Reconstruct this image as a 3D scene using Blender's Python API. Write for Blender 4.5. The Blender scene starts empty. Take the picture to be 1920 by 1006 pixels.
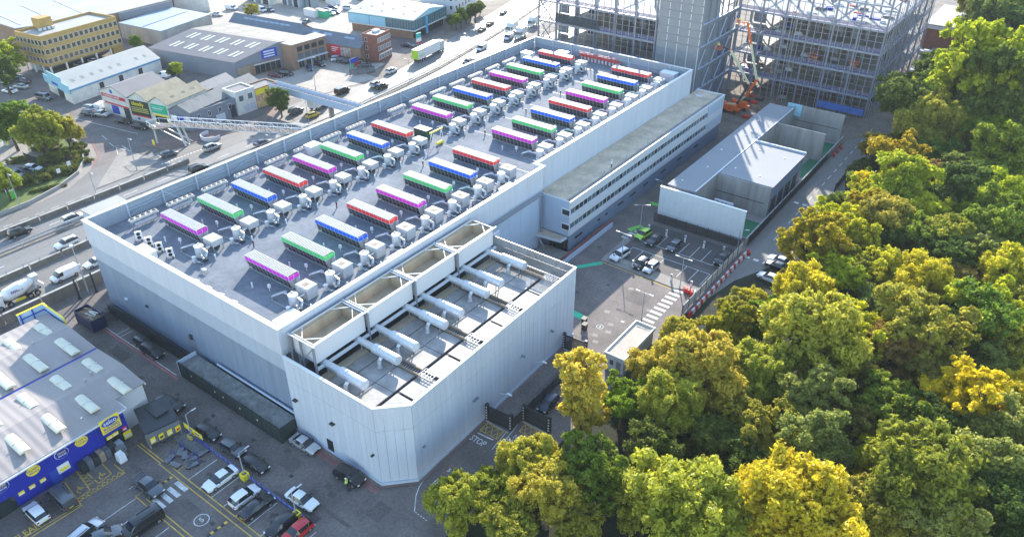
import bpy, math, random
import numpy as np
from mathutils import Vector, Matrix
R = math.radians
random.seed(7)
rng = np.random.default_rng(7)
sc = bpy.context.scene
col = sc.collection

# ---------------------------------------------------------------- camera
CAM = Vector((112.24, -54.37, 77.15))
YAW, PITCH, FPX = R(36.561), R(32.93), 1436.28          # turn to the left of +Y, look down, focal length in px of a 1920 px wide picture
cam = bpy.data.cameras.new('camera')
cam.sensor_width = 36.0
cam.lens = 36.0 * FPX / 1920.0
cam.clip_start = 1.0
cam.clip_end = 3000.0
camo = bpy.data.objects.new('camera', cam)
camo.location = CAM
camo.rotation_euler = (math.pi / 2 - PITCH, 0, YAW)
col.objects.link(camo)
sc.camera = camo
_CR = camo.rotation_euler.to_matrix()

# ---------------------------------------------------------------- sky, sun, exposure
SUN = Vector((-1.27, 2.03, 1.02)).normalized()            # towards the sun, read off the pole and parapet shadows
w = bpy.data.worlds.new('World')
sc.world = w
w.use_nodes = True
nt = w.node_tree
bg = nt.nodes['Background']
sky = nt.nodes.new('ShaderNodeTexSky')
sky.sky_type = 'NISHITA'
sky.sun_disc = False
sky.sun_elevation = math.asin(SUN.z)
sky.sun_rotation = math.atan2(SUN.x, SUN.y) % (2 * math.pi)
sky.air_density = 1.2
sky.dust_density = 0.2
sky.ozone_density = 1.5
nt.links.new(sky.outputs[0], bg.inputs[0])
bg.inputs[1].default_value = 0.15
sl = bpy.data.lights.new('sun', 'SUN')
sl.energy = 3.4
sl.angle = R(0.6)
sl.color = (1.0, 0.92, 0.80)
so = bpy.data.objects.new('sun', sl)
so.rotation_euler = SUN.to_track_quat('Z', 'Y').to_euler()
so.location = (0, 0, 200)
col.objects.link(so)
sc.view_settings.view_transform = 'Standard'
sc.view_settings.look = 'None'
sc.view_settings.exposure = 1.8
sc.view_settings.gamma = 1.0
sc.cycles.use_denoising = True
sc.cycles.max_bounces = 6
sc.cycles.diffuse_bounces = 3
sc.cycles.glossy_bounces = 3
sc.cycles.transmission_bounces = 4
sc.cycles.transparent_max_bounces = 8
sc.cycles.volume_bounces = 0
sc.cycles.caustics_reflective = False
sc.cycles.caustics_refractive = False
sc.cycles.sample_clamp_indirect = 6.0


def G(u, v, z=0.0):
    """where the sight line through a point of the 1920x1006 photograph meets the level z"""
    d = _CR @ Vector(((u - 960) / FPX, -(v - 503) / FPX, -1.0))
    return CAM + d * ((z - CAM.z) / d.z)


# ---------------------------------------------------------------- mesh helpers
class MB:
    def __init__(s):
        s.v, s.f, s.m, s.mi = [], [], [], 0

    def add(s, vs, fs):
        n = len(s.v)
        s.v += [tuple(v) for v in vs]
        s.f += [[i + n for i in f] for f in fs]
        s.m += [s.mi] * len(fs)
        return s

    def mat(s, i):
        s.mi = i
        return s

    def box(s, x0, y0, z0, x1, y1, z1):
        return s.add([(x0, y0, z0), (x1, y0, z0), (x1, y1, z0), (x0, y1, z0), (x0, y0, z1), (x1, y0, z1), (x1, y1, z1), (x0, y1, z1)],
                     [(0, 3, 2, 1), (4, 5, 6, 7), (0, 1, 5, 4), (1, 2, 6, 5), (2, 3, 7, 6), (3, 0, 4, 7)])

    def cb(s, c, sx, sy, sz):
        return s.box(c[0] - sx / 2, c[1] - sy / 2, c[2] - sz / 2, c[0] + sx / 2, c[1] + sy / 2, c[2] + sz / 2)

    def hexa(s, b, t):
        """bottom ring b, top ring t (same count)"""
        n = len(b)
        return s.add(list(b) + list(t), [tuple(range(n - 1, -1, -1)), tuple(range(n, 2 * n))] + [(i, (i + 1) % n, n + (i + 1) % n, n + i) for i in range(n)])

    def prism(s, pts, z0, z1):
        return s.hexa([(p[0], p[1], z0) for p in pts], [(p[0], p[1], z1) for p in pts])

    def sheet(s, pts, z):
        n = len(pts)
        a = sum(pts[i][0] * pts[(i + 1) % n][1] - pts[(i + 1) % n][0] * pts[i][1] for i in range(n))
        if a < 0:
            pts = pts[::-1]
        return s.add([(p[0], p[1], z) for p in pts], [tuple(range(n))])

    def strip(s, left, right, z):
        n = len(left)
        return s.add([(p[0], p[1], z) for p in left] + [(p[0], p[1], z) for p in right], [(i, i + 1, n + i + 1, n + i) for i in range(n - 1)])

    def cyl(s, a, b, r, n=10, r2=None):
        a, b = Vector(a), Vector(b)
        r2 = r if r2 is None else r2
        d = (b - a).normalized()
        u = d.orthogonal().normalized()
        w_ = d.cross(u)
        ra, rb = [], []
        for i in range(n):
            t = 2 * math.pi * i / n
            o = u * math.cos(t) + w_ * math.sin(t)
            ra.append(a + o * r)
            rb.append(b + o * r2)
        return s.hexa(ra, rb)

    def beam(s, a, b, w_=0.1, h=None):
        a, b = Vector(a), Vector(b)
        h = h or w_
        d = (b - a).normalized()
        up = Vector((0, 0, 1)) if abs(d.z) < 0.95 else Vector((0, 1, 0))
        u = d.cross(up).normalized() * (w_ / 2)
        q = u.cross(d).normalized() * (h / 2)
        return s.hexa([a - u - q, a + u - q, a + u + q, a - u + q], [b - u - q, b + u - q, b + u + q, b - u + q])

    def tube(s, pts, r, n=8):
        for a, b in zip(pts[:-1], pts[1:]):
            s.cyl(a, b, r, n)
        return s

    def dome(s, c, r, h, n=12, k=3):
        rings = []
        for j in range(k):
            t = math.pi / 2 * j / k
            rings.append([(c[0] + r * math.cos(t) * math.cos(2 * math.pi * i / n), c[1] + r * math.cos(t) * math.sin(2 * math.pi * i / n), c[2] + h * math.sin(t)) for i in range(n)])
        vs = [p for q in rings for p in q] + [(c[0], c[1], c[2] + h)]
        fs = [(j * n + i, j * n + (i + 1) % n, (j + 1) * n + (i + 1) % n, (j + 1) * n + i) for j in range(k - 1) for i in range(n)]
        fs += [((k - 1) * n + i, (k - 1) * n + (i + 1) % n, k * n) for i in range(n)]
        return s.add(vs, fs)

    def xform(s, M):
        s.v = [tuple(M @ Vector(v)) for v in s.v]
        return s

    def mesh(s, name, mats, smooth=False, off=(0, 0, 0)):
        me = bpy.data.meshes.new(name)
        o = off
        me.from_pydata([(v[0] - o[0], v[1] - o[1], v[2] - o[2]) for v in s.v], [], s.f)
        for m in (mats if isinstance(mats, (list, tuple)) else [mats]):
            me.materials.append(m)
        if any(s.m):
            me.polygons.foreach_set('material_index', s.m)
        if smooth:
            me.polygons.foreach_set('use_smooth', [True] * len(me.polygons))
            me.set_sharp_from_angle(angle=R(38))
        me.update()
        return me


def wloc(o):
    p = Vector((0, 0, 0))
    while o is not None:
        p += o.location
        o = o.parent
    return p


def put(name, me, parent=None, loc=(0, 0, 0), rz=0.0):
    o = bpy.data.objects.new(name, me)
    col.objects.link(o)
    o.location = loc
    o.rotation_euler = (0, 0, rz)
    o.parent = parent
    return o


def tag(o, label=None, cat=None, group=None, kind=None):
    if label:
        o['label'] = label
    if cat:
        o['category'] = cat
    if group:
        o['group'] = group
    if kind:
        o['kind'] = kind
    return o


def thing(name, label, cat, loc=(0, 0, 0), rz=0.0, group=None):
    o = put(name, None, None, loc, rz)
    o.empty_display_size = 0.2
    return tag(o, label, cat, group)


def part(parent, name, mb, mats, smooth=False):
    """a part whose mesh is given in world coordinates (things are not yet turned when parts are added)"""
    return put(name, mb.mesh(name, mats, smooth, wloc(parent)), parent)


def piece(parent, name, me, loc, rz=0.0):
    return put(name, me, parent, Vector(loc) - wloc(parent), rz)


def solo(name, mb, mats, label, cat, group=None, smooth=False):
    """a thing that is one mesh; its origin is set at its base"""
    xs, ys, zs = zip(*mb.v)
    o = ((min(xs) + max(xs)) / 2, (min(ys) + max(ys)) / 2, min(zs))
    return tag(put(name, mb.mesh(name, mats, smooth, o), None, o), label, cat, group)


def struct(name, mb, mats, smooth=False):
    return tag(put(name, mb.mesh(name, mats, smooth)), kind='structure')


def copy_tree(o, parent=None):
    c = o.copy()
    col.objects.link(c)
    c.parent = parent
    for ch in list(o.children):
        copy_tree(ch, c)
    return c


ORD = ['first', 'second', 'third', 'fourth', 'fifth', 'sixth', 'seventh', 'eighth', 'ninth', 'tenth', 'eleventh', 'twelfth', 'thirteenth', 'fourteenth', 'fifteenth', 'sixteenth']


# ---------------------------------------------------------------- materials
def mat(name, c, rough=0.75, metal=0.0, var=0.12, scale=0.4, fine=0.0, fscale=6.0, bump=0.0, bscale=8.0, stretch=None, spec=0.4, wave=None, coat=0.0, tint=None):
    m = bpy.data.materials.new(name)
    m.use_nodes = True
    n, l = m.node_tree.nodes, m.node_tree.links
    b = n['Principled BSDF']
    b.inputs['Roughness'].default_value = rough
    b.inputs['Metallic'].default_value = metal
    b.inputs['Specular IOR Level'].default_value = spec
    if coat:
        b.inputs['Coat Weight'].default_value = coat
        b.inputs['Coat Roughness'].default_value = 0.08
    geo = n.new('ShaderNodeNewGeometry')
    vec = geo.outputs['Position']
    if stretch:
        mp = n.new('ShaderNodeMapping')
        mp.inputs['Scale'].default_value = stretch
        l.new(vec, mp.inputs[0])
        vec = mp.outputs[0]
    c4 = (*c, 1)
    out = None
    if var or fine or tint:
        nz = n.new('ShaderNodeTexNoise')
        nz.inputs['Scale'].default_value = scale
        nz.inputs['Detail'].default_value = 5
        nz.inputs['Roughness'].default_value = 0.62
        l.new(vec, nz.inputs['Vector'])
        rmp = n.new('ShaderNodeValToRGB')
        rmp.color_ramp.elements[0].position = 0.32
        rmp.color_ramp.elements[1].position = 0.68
        lo = tint if tint else tuple(x * (1 - var) for x in c)
        rmp.color_ramp.elements[0].color = (*lo, 1)
        rmp.color_ramp.elements[1].color = (*[min(1, x * (1 + var)) for x in c], 1)
        l.new(nz.outputs[0], rmp.inputs[0])
        out = rmp.outputs[0]
        if fine:
            n2 = n.new('ShaderNodeTexNoise')
            n2.inputs['Scale'].default_value = fscale
            n2.inputs['Detail'].default_value = 3
            l.new(geo.outputs['Position'], n2.inputs['Vector'])
            mr = n.new('ShaderNodeMapRange')
            mr.inputs[1].default_value = 0.3
            mr.inputs[2].default_value = 0.7
            mr.inputs[3].default_value = 1 - fine
            mr.inputs[4].default_value = 1 + fine
            l.new(n2.outputs[0], mr.inputs[0])
            mx = n.new('ShaderNodeVectorMath')
            mx.operation = 'SCALE'
            l.new(out, mx.inputs[0])
            l.new(mr.outputs[0], mx.inputs['Scale'])
            out = mx.outputs[0]
        l.new(out, b.inputs['Base Color'])
    else:
        b.inputs['Base Color'].default_value = c4
    if wave:                                     # ribs of profiled sheet: (axis vector, ribs per metre, strength)
        dt = n.new('ShaderNodeVectorMath')
        dt.operation = 'DOT_PRODUCT'
        dt.inputs[1].default_value = wave[0]
        l.new(geo.outputs['Position'], dt.inputs[0])
        ms = n.new('ShaderNodeMath')
        ms.operation = 'MULTIPLY'
        ms.inputs[1].default_value = wave[1] * 2 * math.pi
        l.new(dt.outputs['Value'], ms.inputs[0])
        sn = n.new('ShaderNodeMath')
        sn.operation = 'SINE'
        l.new(ms.outputs[0], sn.inputs[0])
        bp = n.new('ShaderNodeBump')
        bp.inputs['Strength'].default_value = wave[2]
        bp.inputs['Distance'].default_value = 0.05
        l.new(sn.outputs[0], bp.inputs['Height'])
        l.new(bp.outputs[0], b.inputs['Normal'])
    elif bump:
        n3 = n.new('ShaderNodeTexNoise')
        n3.inputs['Scale'].default_value = bscale
        l.new(geo.outputs['Position'], n3.inputs['Vector'])
        bp = n.new('ShaderNodeBump')
        bp.inputs['Strength'].default_value = bump
        bp.inputs['Distance'].default_value = 0.05
        l.new(n3.outputs[0], bp.inputs['Height'])
        l.new(bp.outputs[0], b.inputs['Normal'])
    return m


X3, Y3, Z3 = (1, 0, 0), (0, 1, 0), (0, 0, 1)
M = dict(
    asphalt=mat('asphalt', (0.150, 0.128, 0.118), 0.85, var=0.26, scale=0.16, fine=0.2, fscale=2.5, spec=0.35),
    asphalt_worn=mat('asphalt_patch', (0.118, 0.101, 0.094), 0.9, var=0.2, scale=0.3, fine=0.2, fscale=3),
    oil=mat('oil_stain', (0.06, 0.052, 0.05), 0.55, var=0.3, scale=1.0),
    asphalt_dark=mat('asphalt_dark', (0.088, 0.077, 0.074), 0.8, var=0.2, scale=0.15, fine=0.12, fscale=3),
    asphalt_pale=mat('asphalt_pale', (0.15, 0.142, 0.132), 0.68, var=0.16, scale=0.2, fine=0.1, fscale=2, stretch=(1.6, 0.12, 1), spec=0.5),
    road=mat('carriageway', (0.165, 0.158, 0.15), 0.6, var=0.2, scale=0.35, fine=0.1, fscale=2, stretch=(2.2, 0.05, 1), spec=0.5),
    pave=mat('paving', (0.25, 0.225, 0.2), 0.85, var=0.14, scale=0.3, fine=0.12, fscale=2),
    forecourt=mat('pale_forecourt', (0.33, 0.29, 0.25), 0.85, var=0.16, scale=0.25, fine=0.12, fscale=1.5),
    brickpave=mat('brick_paving', (0.19, 0.13, 0.115), 0.85, var=0.18, scale=0.4, fine=0.12, fscale=3),
    kerb=mat('kerb_stone', (0.33, 0.31, 0.29), 0.85, var=0.12, scale=0.6),
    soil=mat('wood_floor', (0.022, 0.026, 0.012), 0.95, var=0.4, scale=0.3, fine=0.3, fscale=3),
    grass=mat('grass', (0.09, 0.12, 0.03), 0.95, var=0.3, scale=0.3, fine=0.25, fscale=4),
    dirt=mat('site_dirt', (0.17, 0.14, 0.115), 0.9, var=0.3, scale=0.15, fine=0.2, fscale=1.5),
    white_line=mat('white_marking', (0.62, 0.61, 0.59), 0.8, var=0.3, scale=1.2, fine=0.2, fscale=7),
    yellow_line=mat('yellow_marking', (0.66, 0.42, 0.07), 0.8, var=0.3, scale=1.2, fine=0.2, fscale=7),
    red_line=mat('red_marking', (0.42, 0.13, 0.12), 0.75, var=0.2, scale=1.0),
    green_path=mat('green_path', (0.03, 0.42, 0.24), 0.75, var=0.15, scale=1.0),
    lime_path=mat('lime_path', (0.2, 0.5, 0.09), 0.75, var=0.15, scale=1.0),
    concrete=mat('concrete', (0.33, 0.315, 0.29), 0.85, var=0.2, scale=0.35, fine=0.08, fscale=2, stretch=(1, 1, 0.25)),
    concrete_wall=mat('stained_concrete', (0.36, 0.34, 0.32), 0.85, var=0.0, tint=(0.22, 0.2, 0.185), scale=0.55, fine=0.06, stretch=(1, 1, 0.12)),
    old_wall=mat('retaining_wall', (0.19, 0.165, 0.135), 0.9, var=0.25, scale=0.5, fine=0.15, stretch=(1, 1, 0.4)),
    deck=mat('roof_membrane', (0.205, 0.225, 0.255), 0.9, var=0.0, tint=(0.125, 0.147, 0.178), scale=0.2, fine=0.1, fscale=1.2, spec=0.2),
    light_clad=mat('light_cladding', (0.55, 0.565, 0.60), 0.45, var=0.04, scale=0.2, spec=0.5),
    hall_upper=mat('hall_upper_cladding', (0.48, 0.52, 0.60), 0.5, var=0.05, scale=0.9, stretch=(1, 1, 0.06)),
    hall_mid=mat('hall_middle_cladding', (0.36, 0.415, 0.51), 0.5, var=0.05, scale=0.9, stretch=(1, 1, 0.06)),
    hall_low=mat('hall_lower_cladding', (0.20, 0.25, 0.335), 0.5, var=0.1, scale=0.9, stretch=(1, 1, 0.06), wave=(X3, 2.0, 0.25)),
    mid_clad=mat('mid_cladding', (0.40, 0.47, 0.575), 0.45, var=0.05, scale=0.2, spec=0.5),
    dark_clad=mat('dark_cladding', (0.155, 0.2, 0.275), 0.5, var=0.1, scale=0.15, spec=0.5),
    slate_clad=mat('slate_cladding', (0.185, 0.2, 0.235), 0.5, var=0.06, scale=0.2),
    screen_clad=mat('screen_panel', (0.3, 0.35, 0.41), 0.5, var=0.08, scale=0.3, wave=(Z3, 4.0, 0.5)),
    mesh_clad=mat('white_cladding', (0.47, 0.515, 0.60), 0.5, var=0.07, scale=0.9, fine=0.03, fscale=3, stretch=(1, 1, 0.06)),
    white=mat('white_paint', (0.72, 0.72, 0.71), 0.5, var=0.05, scale=0.5),
    warm_white=mat('aged_white', (0.62, 0.6, 0.55), 0.7, var=0.12, scale=0.5, fine=0.06),
    steel=mat('galvanised_steel', (0.46, 0.48, 0.5), 0.42, 0.55, var=0.12, scale=1.5),
    equip=mat('plant_casing_grey', (0.46, 0.46, 0.46), 0.55, var=0.1, scale=1.0, fine=0.05),
    bright_steel=mat('bright_steel', (0.52, 0.53, 0.54), 0.3, 0.75, var=0.1, scale=1.2),
    duct=mat('duct_cladding', (0.6, 0.62, 0.64), 0.38, 0.3, var=0.08, scale=2.0),
    slat=mat('slat_grey', (0.5, 0.5, 0.5), 0.6, var=0.1, scale=2.0),
    trolley=mat('dull_steel', (0.2, 0.21, 0.22), 0.5, 0.3, var=0.15, scale=2.0),
    frame_steel=mat('primed_steel', (0.31, 0.325, 0.40), 0.5, 0.3, var=0.1, scale=1.0),
    grey_paint=mat('grey_paint', (0.3, 0.32, 0.345), 0.5, var=0.08, scale=0.8),
    dark_metal=mat('dark_metal', (0.035, 0.038, 0.045), 0.5, var=0.15, scale=1.0),
    black=mat('black_plastic', (0.012, 0.012, 0.014), 0.6, var=0.1, scale=2.0),
    coil=mat('condenser_coil', (0.075, 0.075, 0.082), 0.55, 0.2, var=0.2, scale=2.0),
    fins=mat('coil_frames', (0.36, 0.37, 0.39), 0.5, 0.3, var=0.1, scale=1.0),
    magenta=mat('magenta_band', (0.66, 0.035, 0.52), 0.45, var=0.06),
    green=mat('green_band', (0.09, 0.62, 0.16), 0.45, var=0.06),
    blue=mat('blue_band', (0.02, 0.12, 0.72), 0.45, var=0.06),
    red=mat('red_band', (0.86, 0.045, 0.035), 0.45, var=0.06),
    plen=mat('plenum_base', (0.40, 0.32, 0.22), 0.85, var=0.15, scale=0.5, stretch=(1, 1, 0.3)),
    gen_roof=mat('dusty_roof_panel', (0.37, 0.36, 0.35), 0.6, var=0.0, tint=(0.22, 0.212, 0.2), scale=0.45, fine=0.1, fscale=1.2, spec=0.5),
    office_roof=mat('mossy_flat_roof', (0.64, 0.51, 0.37), 0.6, var=0.0, tint=(0.38, 0.31, 0.225), scale=0.28, fine=0.1, fscale=1.5),
    glass=mat('window_glass', (0.02, 0.03, 0.036), 0.08, var=0.0, spec=0.9),
    pale_glass=mat('reflecting_glass', (0.10, 0.14, 0.16), 0.1, var=0.2, scale=0.8, spec=0.9),
    car_glass=mat('car_glass', (0.012, 0.015, 0.02), 0.06, var=0.0, spec=0.8),
    tyre=mat('tyre_rubber', (0.014, 0.014, 0.015), 0.85, var=0.0),
    rim=mat('wheel_rim', (0.42, 0.43, 0.44), 0.35, 0.7, var=0.0),
    lamp_white=mat('headlamp', (0.75, 0.76, 0.76), 0.15, var=0.0, spec=0.8),
    lamp_red=mat('tail_lamp', (0.35, 0.012, 0.012), 0.2, var=0.0, spec=0.8),
    shop_blue=mat('shopfront_blue', (0.012, 0.025, 0.33), 0.5, var=0.06, scale=0.4),
    shop_yellow=mat('sign_yellow', (0.85, 0.66, 0.03), 0.5, var=0.04),
    sign_blue=mat('sign_blue', (0.02, 0.06, 0.38), 0.5, var=0.04),
    sign_red=mat('sign_red', (0.55, 0.03, 0.06), 0.5, var=0.06),
    sign_green=mat('sign_green', (0.02, 0.42, 0.2), 0.5, var=0.1, scale=1.5),
    sign_dark=mat('sign_dark', (0.03, 0.045, 0.03), 0.5, var=0.1),
    canopy_blue=mat('canopy_blue', (0.42, 0.56, 0.68), 0.6, var=0.06),
    sky_blue=mat('sky_blue_paint', (0.27, 0.5, 0.6), 0.6, var=0.06),
    teal=mat('teal_paint', (0.06, 0.27, 0.3), 0.5, var=0.06),
    orange=mat('orange_paint', (0.75, 0.13, 0.02), 0.45, var=0.1, scale=1.0),
    cream=mat('cream_paint', (0.62, 0.57, 0.38), 0.5, var=0.08),
    barrier_red=mat('barrier_red', (0.55, 0.04, 0.03), 0.5, var=0.08),
    mid_roof=mat('weathered_grey_roof', (0.165, 0.155, 0.145), 0.8, var=0.12, scale=0.15, fine=0.08),
    light_roof=mat('light_grey_roof', (0.25, 0.265, 0.26), 0.7, var=0.08, scale=0.15, fine=0.05),
    shed_roof=mat('cream_sheet_roof', (0.30, 0.265, 0.25), 0.6, var=0.08, scale=0.15, fine=0.05, wave=(Y3, 0.9, 0.35)),
    rooflight=mat('grp_rooflight', (0.62, 0.59, 0.47), 0.5, var=0.06, scale=1.0),
    pale_roof=mat('pale_sheet_roof', (0.31, 0.30, 0.285), 0.6, var=0.1, scale=0.1, fine=0.05),
    blue_roof=mat('bluish_sheet_roof', (0.26, 0.32, 0.39), 0.6, var=0.12, scale=0.12, fine=0.06),
    dark_roof=mat('dark_felt_roof', (0.15, 0.145, 0.155), 0.75, var=0.12, scale=0.2, fine=0.1),
    tan_roof=mat('asbestos_roof', (0.30, 0.26, 0.18), 0.85, var=0.18, scale=0.5, fine=0.1, wave=(Y3, 3.0, 0.5)),
    slate=mat('slate_roof', (0.12, 0.135, 0.16), 0.65, var=0.15, scale=0.5, fine=0.1),
    grey_sheet=mat('grey_sheet_roof', (0.16, 0.17, 0.17), 0.7, var=0.12, scale=0.4, wave=(X3, 3.0, 0.5)),
    ochre_brick=mat('ochre_brick', (0.38, 0.25, 0.085), 0.85, var=0.1, scale=0.6, fine=0.12, fscale=5),
    brown_brick=mat('brown_brick', (0.27, 0.165, 0.11), 0.85, var=0.12, scale=0.6, fine=0.12, fscale=5),
    red_brick=mat('red_brick', (0.2, 0.075, 0.055), 0.85, var=0.12, scale=0.6, fine=0.12, fscale=5),
    sub_roof=mat('substation_roof', (0.255, 0.26, 0.275), 0.8, var=0.05, scale=0.1, wave=(X3, 2.5, 0.25)),
    netting=mat('debris_netting', (0.28, 0.24, 0.42), 0.8, var=0.2, scale=0.6),
    blue_net=mat('blue_netting', (0.07, 0.17, 0.5), 0.8, var=0.2, scale=0.4),
    slab=mat('composite_slab', (0.19, 0.185, 0.185), 0.6, var=0.25, scale=0.2, fine=0.12, fscale=1.2),
    wood=mat('weathered_timber', (0.3, 0.23, 0.16), 0.85, var=0.25, scale=1.5),
    foil=mat('white_wrapped_goods', (0.75, 0.76, 0.78), 0.4, var=0.15, scale=0.8),
    bark=mat('bark', (0.085, 0.065, 0.045), 0.95, var=0.3, scale=2.0),
    container=mat('dark_green_steel', (0.022, 0.034, 0.036), 0.6, var=0.15, scale=1.0),
    container_roof=mat('worn_container_top', (0.2, 0.2, 0.19), 0.8, var=0.25, scale=0.5, fine=0.15, fscale=2),
    navy=mat('navy_steel', (0.01, 0.02, 0.075), 0.5, var=0.1),
    skin=mat('skin', (0.45, 0.28, 0.2), 0.6, var=0.0),
    hivis=mat('hi_vis_cloth', (0.5, 0.75, 0.08), 0.7, var=0.05),
    hivis_orange=mat('hi_vis_orange_cloth', (0.85, 0.2, 0.03), 0.7, var=0.05),
    trousers=mat('navy_cloth', (0.02, 0.025, 0.045), 0.85, var=0.1),
)


def paint(name, c, rough=0.3, metal=0.0):
    return mat(name, c, rough, metal, var=0.0, spec=0.5, coat=0.6)


P = dict(
    white=paint('car_white', (0.74, 0.75, 0.76)), black=paint('car_black', (0.008, 0.009, 0.011)), grey=paint('car_grey', (0.11, 0.12, 0.135), 0.32, 0.4),
    silver=paint('car_silver', (0.48, 0.5, 0.52), 0.32, 0.5), blue=paint('car_blue', (0.018, 0.045, 0.13), 0.3, 0.2), navy=paint('car_navy', (0.01, 0.015, 0.04)),
    red=paint('car_red', (0.48, 0.008, 0.015)), maroon=paint('car_maroon', (0.12, 0.008, 0.02)), yellow=paint('car_yellow', (0.7, 0.48, 0.03)),
    lime=paint('car_lime', (0.36, 0.62, 0.02)), pale=paint('car_pale_green', (0.45, 0.52, 0.5)))


def lettering(s, size, place, normal, up, m, parent=None, name='lettering', sx=1.0, depth=0.012, label=None):
    """flat raised text centred at place on a face with the given outward normal"""
    cu = bpy.data.curves.new(name, 'FONT')
    cu.body = s
    cu.size = size
    cu.align_x = 'CENTER'
    cu.align_y = 'CENTER'
    cu.extrude = depth
    cu.offset = size * 0.012
    t = bpy.data.objects.new(name, cu)
    col.objects.link(t)
    bpy.context.view_layer.update()
    me = bpy.data.meshes.new_from_object(t.evaluated_get(bpy.context.evaluated_depsgraph_get()))
    bpy.data.objects.remove(t)
    nz_ = Vector(normal).normalized()
    uy = Vector(up).normalized()
    ux = uy.cross(nz_)
    Mx = Matrix((ux * sx, uy, nz_)).transposed().to_4x4()
    Mx.translation = Vector(place) - (wloc(parent) if parent else Vector((0, 0, 0)))
    me.transform(Mx)
    me.materials.clear()
    me.materials.append(m)
    o = put(name, me, parent)
    if label:
        o['label'] = label
    return o
# ================================================================ the ground, roads and paint
def GP(pts, z=0.0):
    return [G(u, v, z)[:2] for u, v in pts]


def rect(x0, y0, x1, y1):
    return [(x0, y0), (x1, y0), (x1, y1), (x0, y1)]


ground = struct('ground', MB().sheet(rect(-420, -160, 420, 480), 0.0), M['asphalt'])
MED = [(-40, -90), (-40, 0), (-40, 40), (-40, 72), (-43, 102), (-45, 118.5), (-49.2, 140), (-54.8, 166), (-65.2, 207.5), (-80, 255), (-105, 320)]


def med(y):
    for (x0, y0), (x1, y1) in zip(MED[:-1], MED[1:]):
        if y <= y1:
            return x0 + (x1 - x0) * (y - y0) / (y1 - y0)
    return MED[-1][0]


ys = [-90, -40, 0, 30, 60, 72, 86, 102, 118, 130, 142, 154, 166, 180, 195, 210, 230, 255, 290, 320]
far_off = lambda y: -7.2 - max(0, min(1, (y - 72) / 90)) * 6
road = struct('road', MB().strip([(med(y) + 10.2, y) for y in ys], [(med(y) + far_off(y), y) for y in ys], 0.008), M['road'])
struct('slip_road', MB().strip([(-18.2, -90), (-18.2, 40), (-20, 80), (-22, 118)], [(-29.6, -90), (-29.6, 40), (-29.7, 80), (-32, 110)], 0.012), M['asphalt_pale'])
struct('service_road', MB().sheet([(-47.4, -90), (-47.4, 60), (-48.5, 84), (-52, 100), (-57, 78), (-57, 34), (-60, 28), (-62.5, 17), (-57.5, 9), (-55.6, 2), (-55.6, -90)], 0.012), M['asphalt_pale'])

# west garden, its path and the traffic island
garden_edge = GP([(0, 398), (60, 374), (112, 347), (146, 322), (156, 300), (148, 276), (126, 259), (100, 254)]) + [(-100, 17), (-118, 6), (-135, -20), (-135, -60), (-58, -60)]
struct('garden_path', MB().sheet([(-55.6, -60), (-55.6, -6), (-54.9, 2.4), (-56.6, 9.3), (-61.5, 16.6), (-68.5, 22.0), (-76, 24.8), (-84.5, 23.9), (-101, 18.5), (-120, 8), (-137, -18), (-137, -60)], 0.05), M['pave'])
struct('lawn', MB().sheet([tuple(p) for p in garden_edge], 0.09), M['grass'])
struct('garden_gravel', MB().sheet(GP([(0, 300), (0, 268), (40, 245), (66, 262), (84, 262), (80, 300), (62, 330), (20, 345), (0, 352)]), 0.11), M['pave'])
struct('traffic_island', MB().prism(GP([(181, 354), (222, 288), (232, 284), (258, 288), (296, 305), (250, 328)])[::-1], 0.0, 0.12), M['pave'])
struct('pavement', MB().prism(GP([(262, 272), (300, 262), (362, 248), (450, 234), (486, 222), (508, 203), (527, 176), (545, 178), (520, 212), (492, 234), (440, 248), (345, 274), (312, 282)]), 0.0, 0.11), M['brickpave'])
struct('forecourt', MB().sheet([(-92, 78), (-79, 91), (-82, 106), (-67, 110), (-62, 113), (-53.5, 104), (-57.5, 78), (-68, 72)], 0.014), M['forecourt'])
struct('back_yard', MB().sheet([(-105, 112), (-72, 122), (-92, 133), (-98, 160), (-190, 170), (-200, 110), (-135, 96)], 0.014), M['forecourt'])
struct('verge', MB().strip([(med(y) + far_off(y) - 0.3, y) for y in ys if y > 100], [(med(y) + far_off(y) - 7, y) for y in ys if y > 100], 0.02), M['dirt'])

# yard behind the generator block, its car park and the lane to the east
struct('yard', MB().sheet(rect(46.9, 31.2, 73.0, 75), 0.006), M['asphalt'])
struct('car_park', MB().sheet([(54.0, 56.6), (72.6, 55.6), (72.8, 72.2), (54.3, 71.5)], 0.012), M['asphalt_dark'])
struct('access_road', MB().strip([(73.4, 20), (73.4, 150), (74.5, 165)], [(81.2, 20), (81.2, 150), (86, 165)], 0.014), M['asphalt_pale'])
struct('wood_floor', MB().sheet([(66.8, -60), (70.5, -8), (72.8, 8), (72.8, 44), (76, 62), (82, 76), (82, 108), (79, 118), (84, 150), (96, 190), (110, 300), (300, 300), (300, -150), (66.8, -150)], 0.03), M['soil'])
struct('site_ground', MB().sheet([(34.5, 122), (52, 122), (53, 138), (73, 138), (82, 150), (95, 190), (108, 300), (-60, 300), (-34, 131), (20, 124)], 0.02), M['dirt'])
struct('island_kerb', MB().prism([(52.9, 53.6), (68.5, 53.2), (72.4, 55.2), (72.4, 55.9), (54.2, 56.4), (54.0, 63.4), (52.7, 63.4)], 0.0, 0.13), M['pave'])
struct('lane_kerb', MB().strip([(42.2, -10.6), (58.6, -10.6), (62.3, -6.8), (62.0, 30.8)], [(42.2, -10.0), (58.4, -10.0), (61.75, -6.6), (61.35, 30.8)], 0.1), M['brickpave'])


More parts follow.
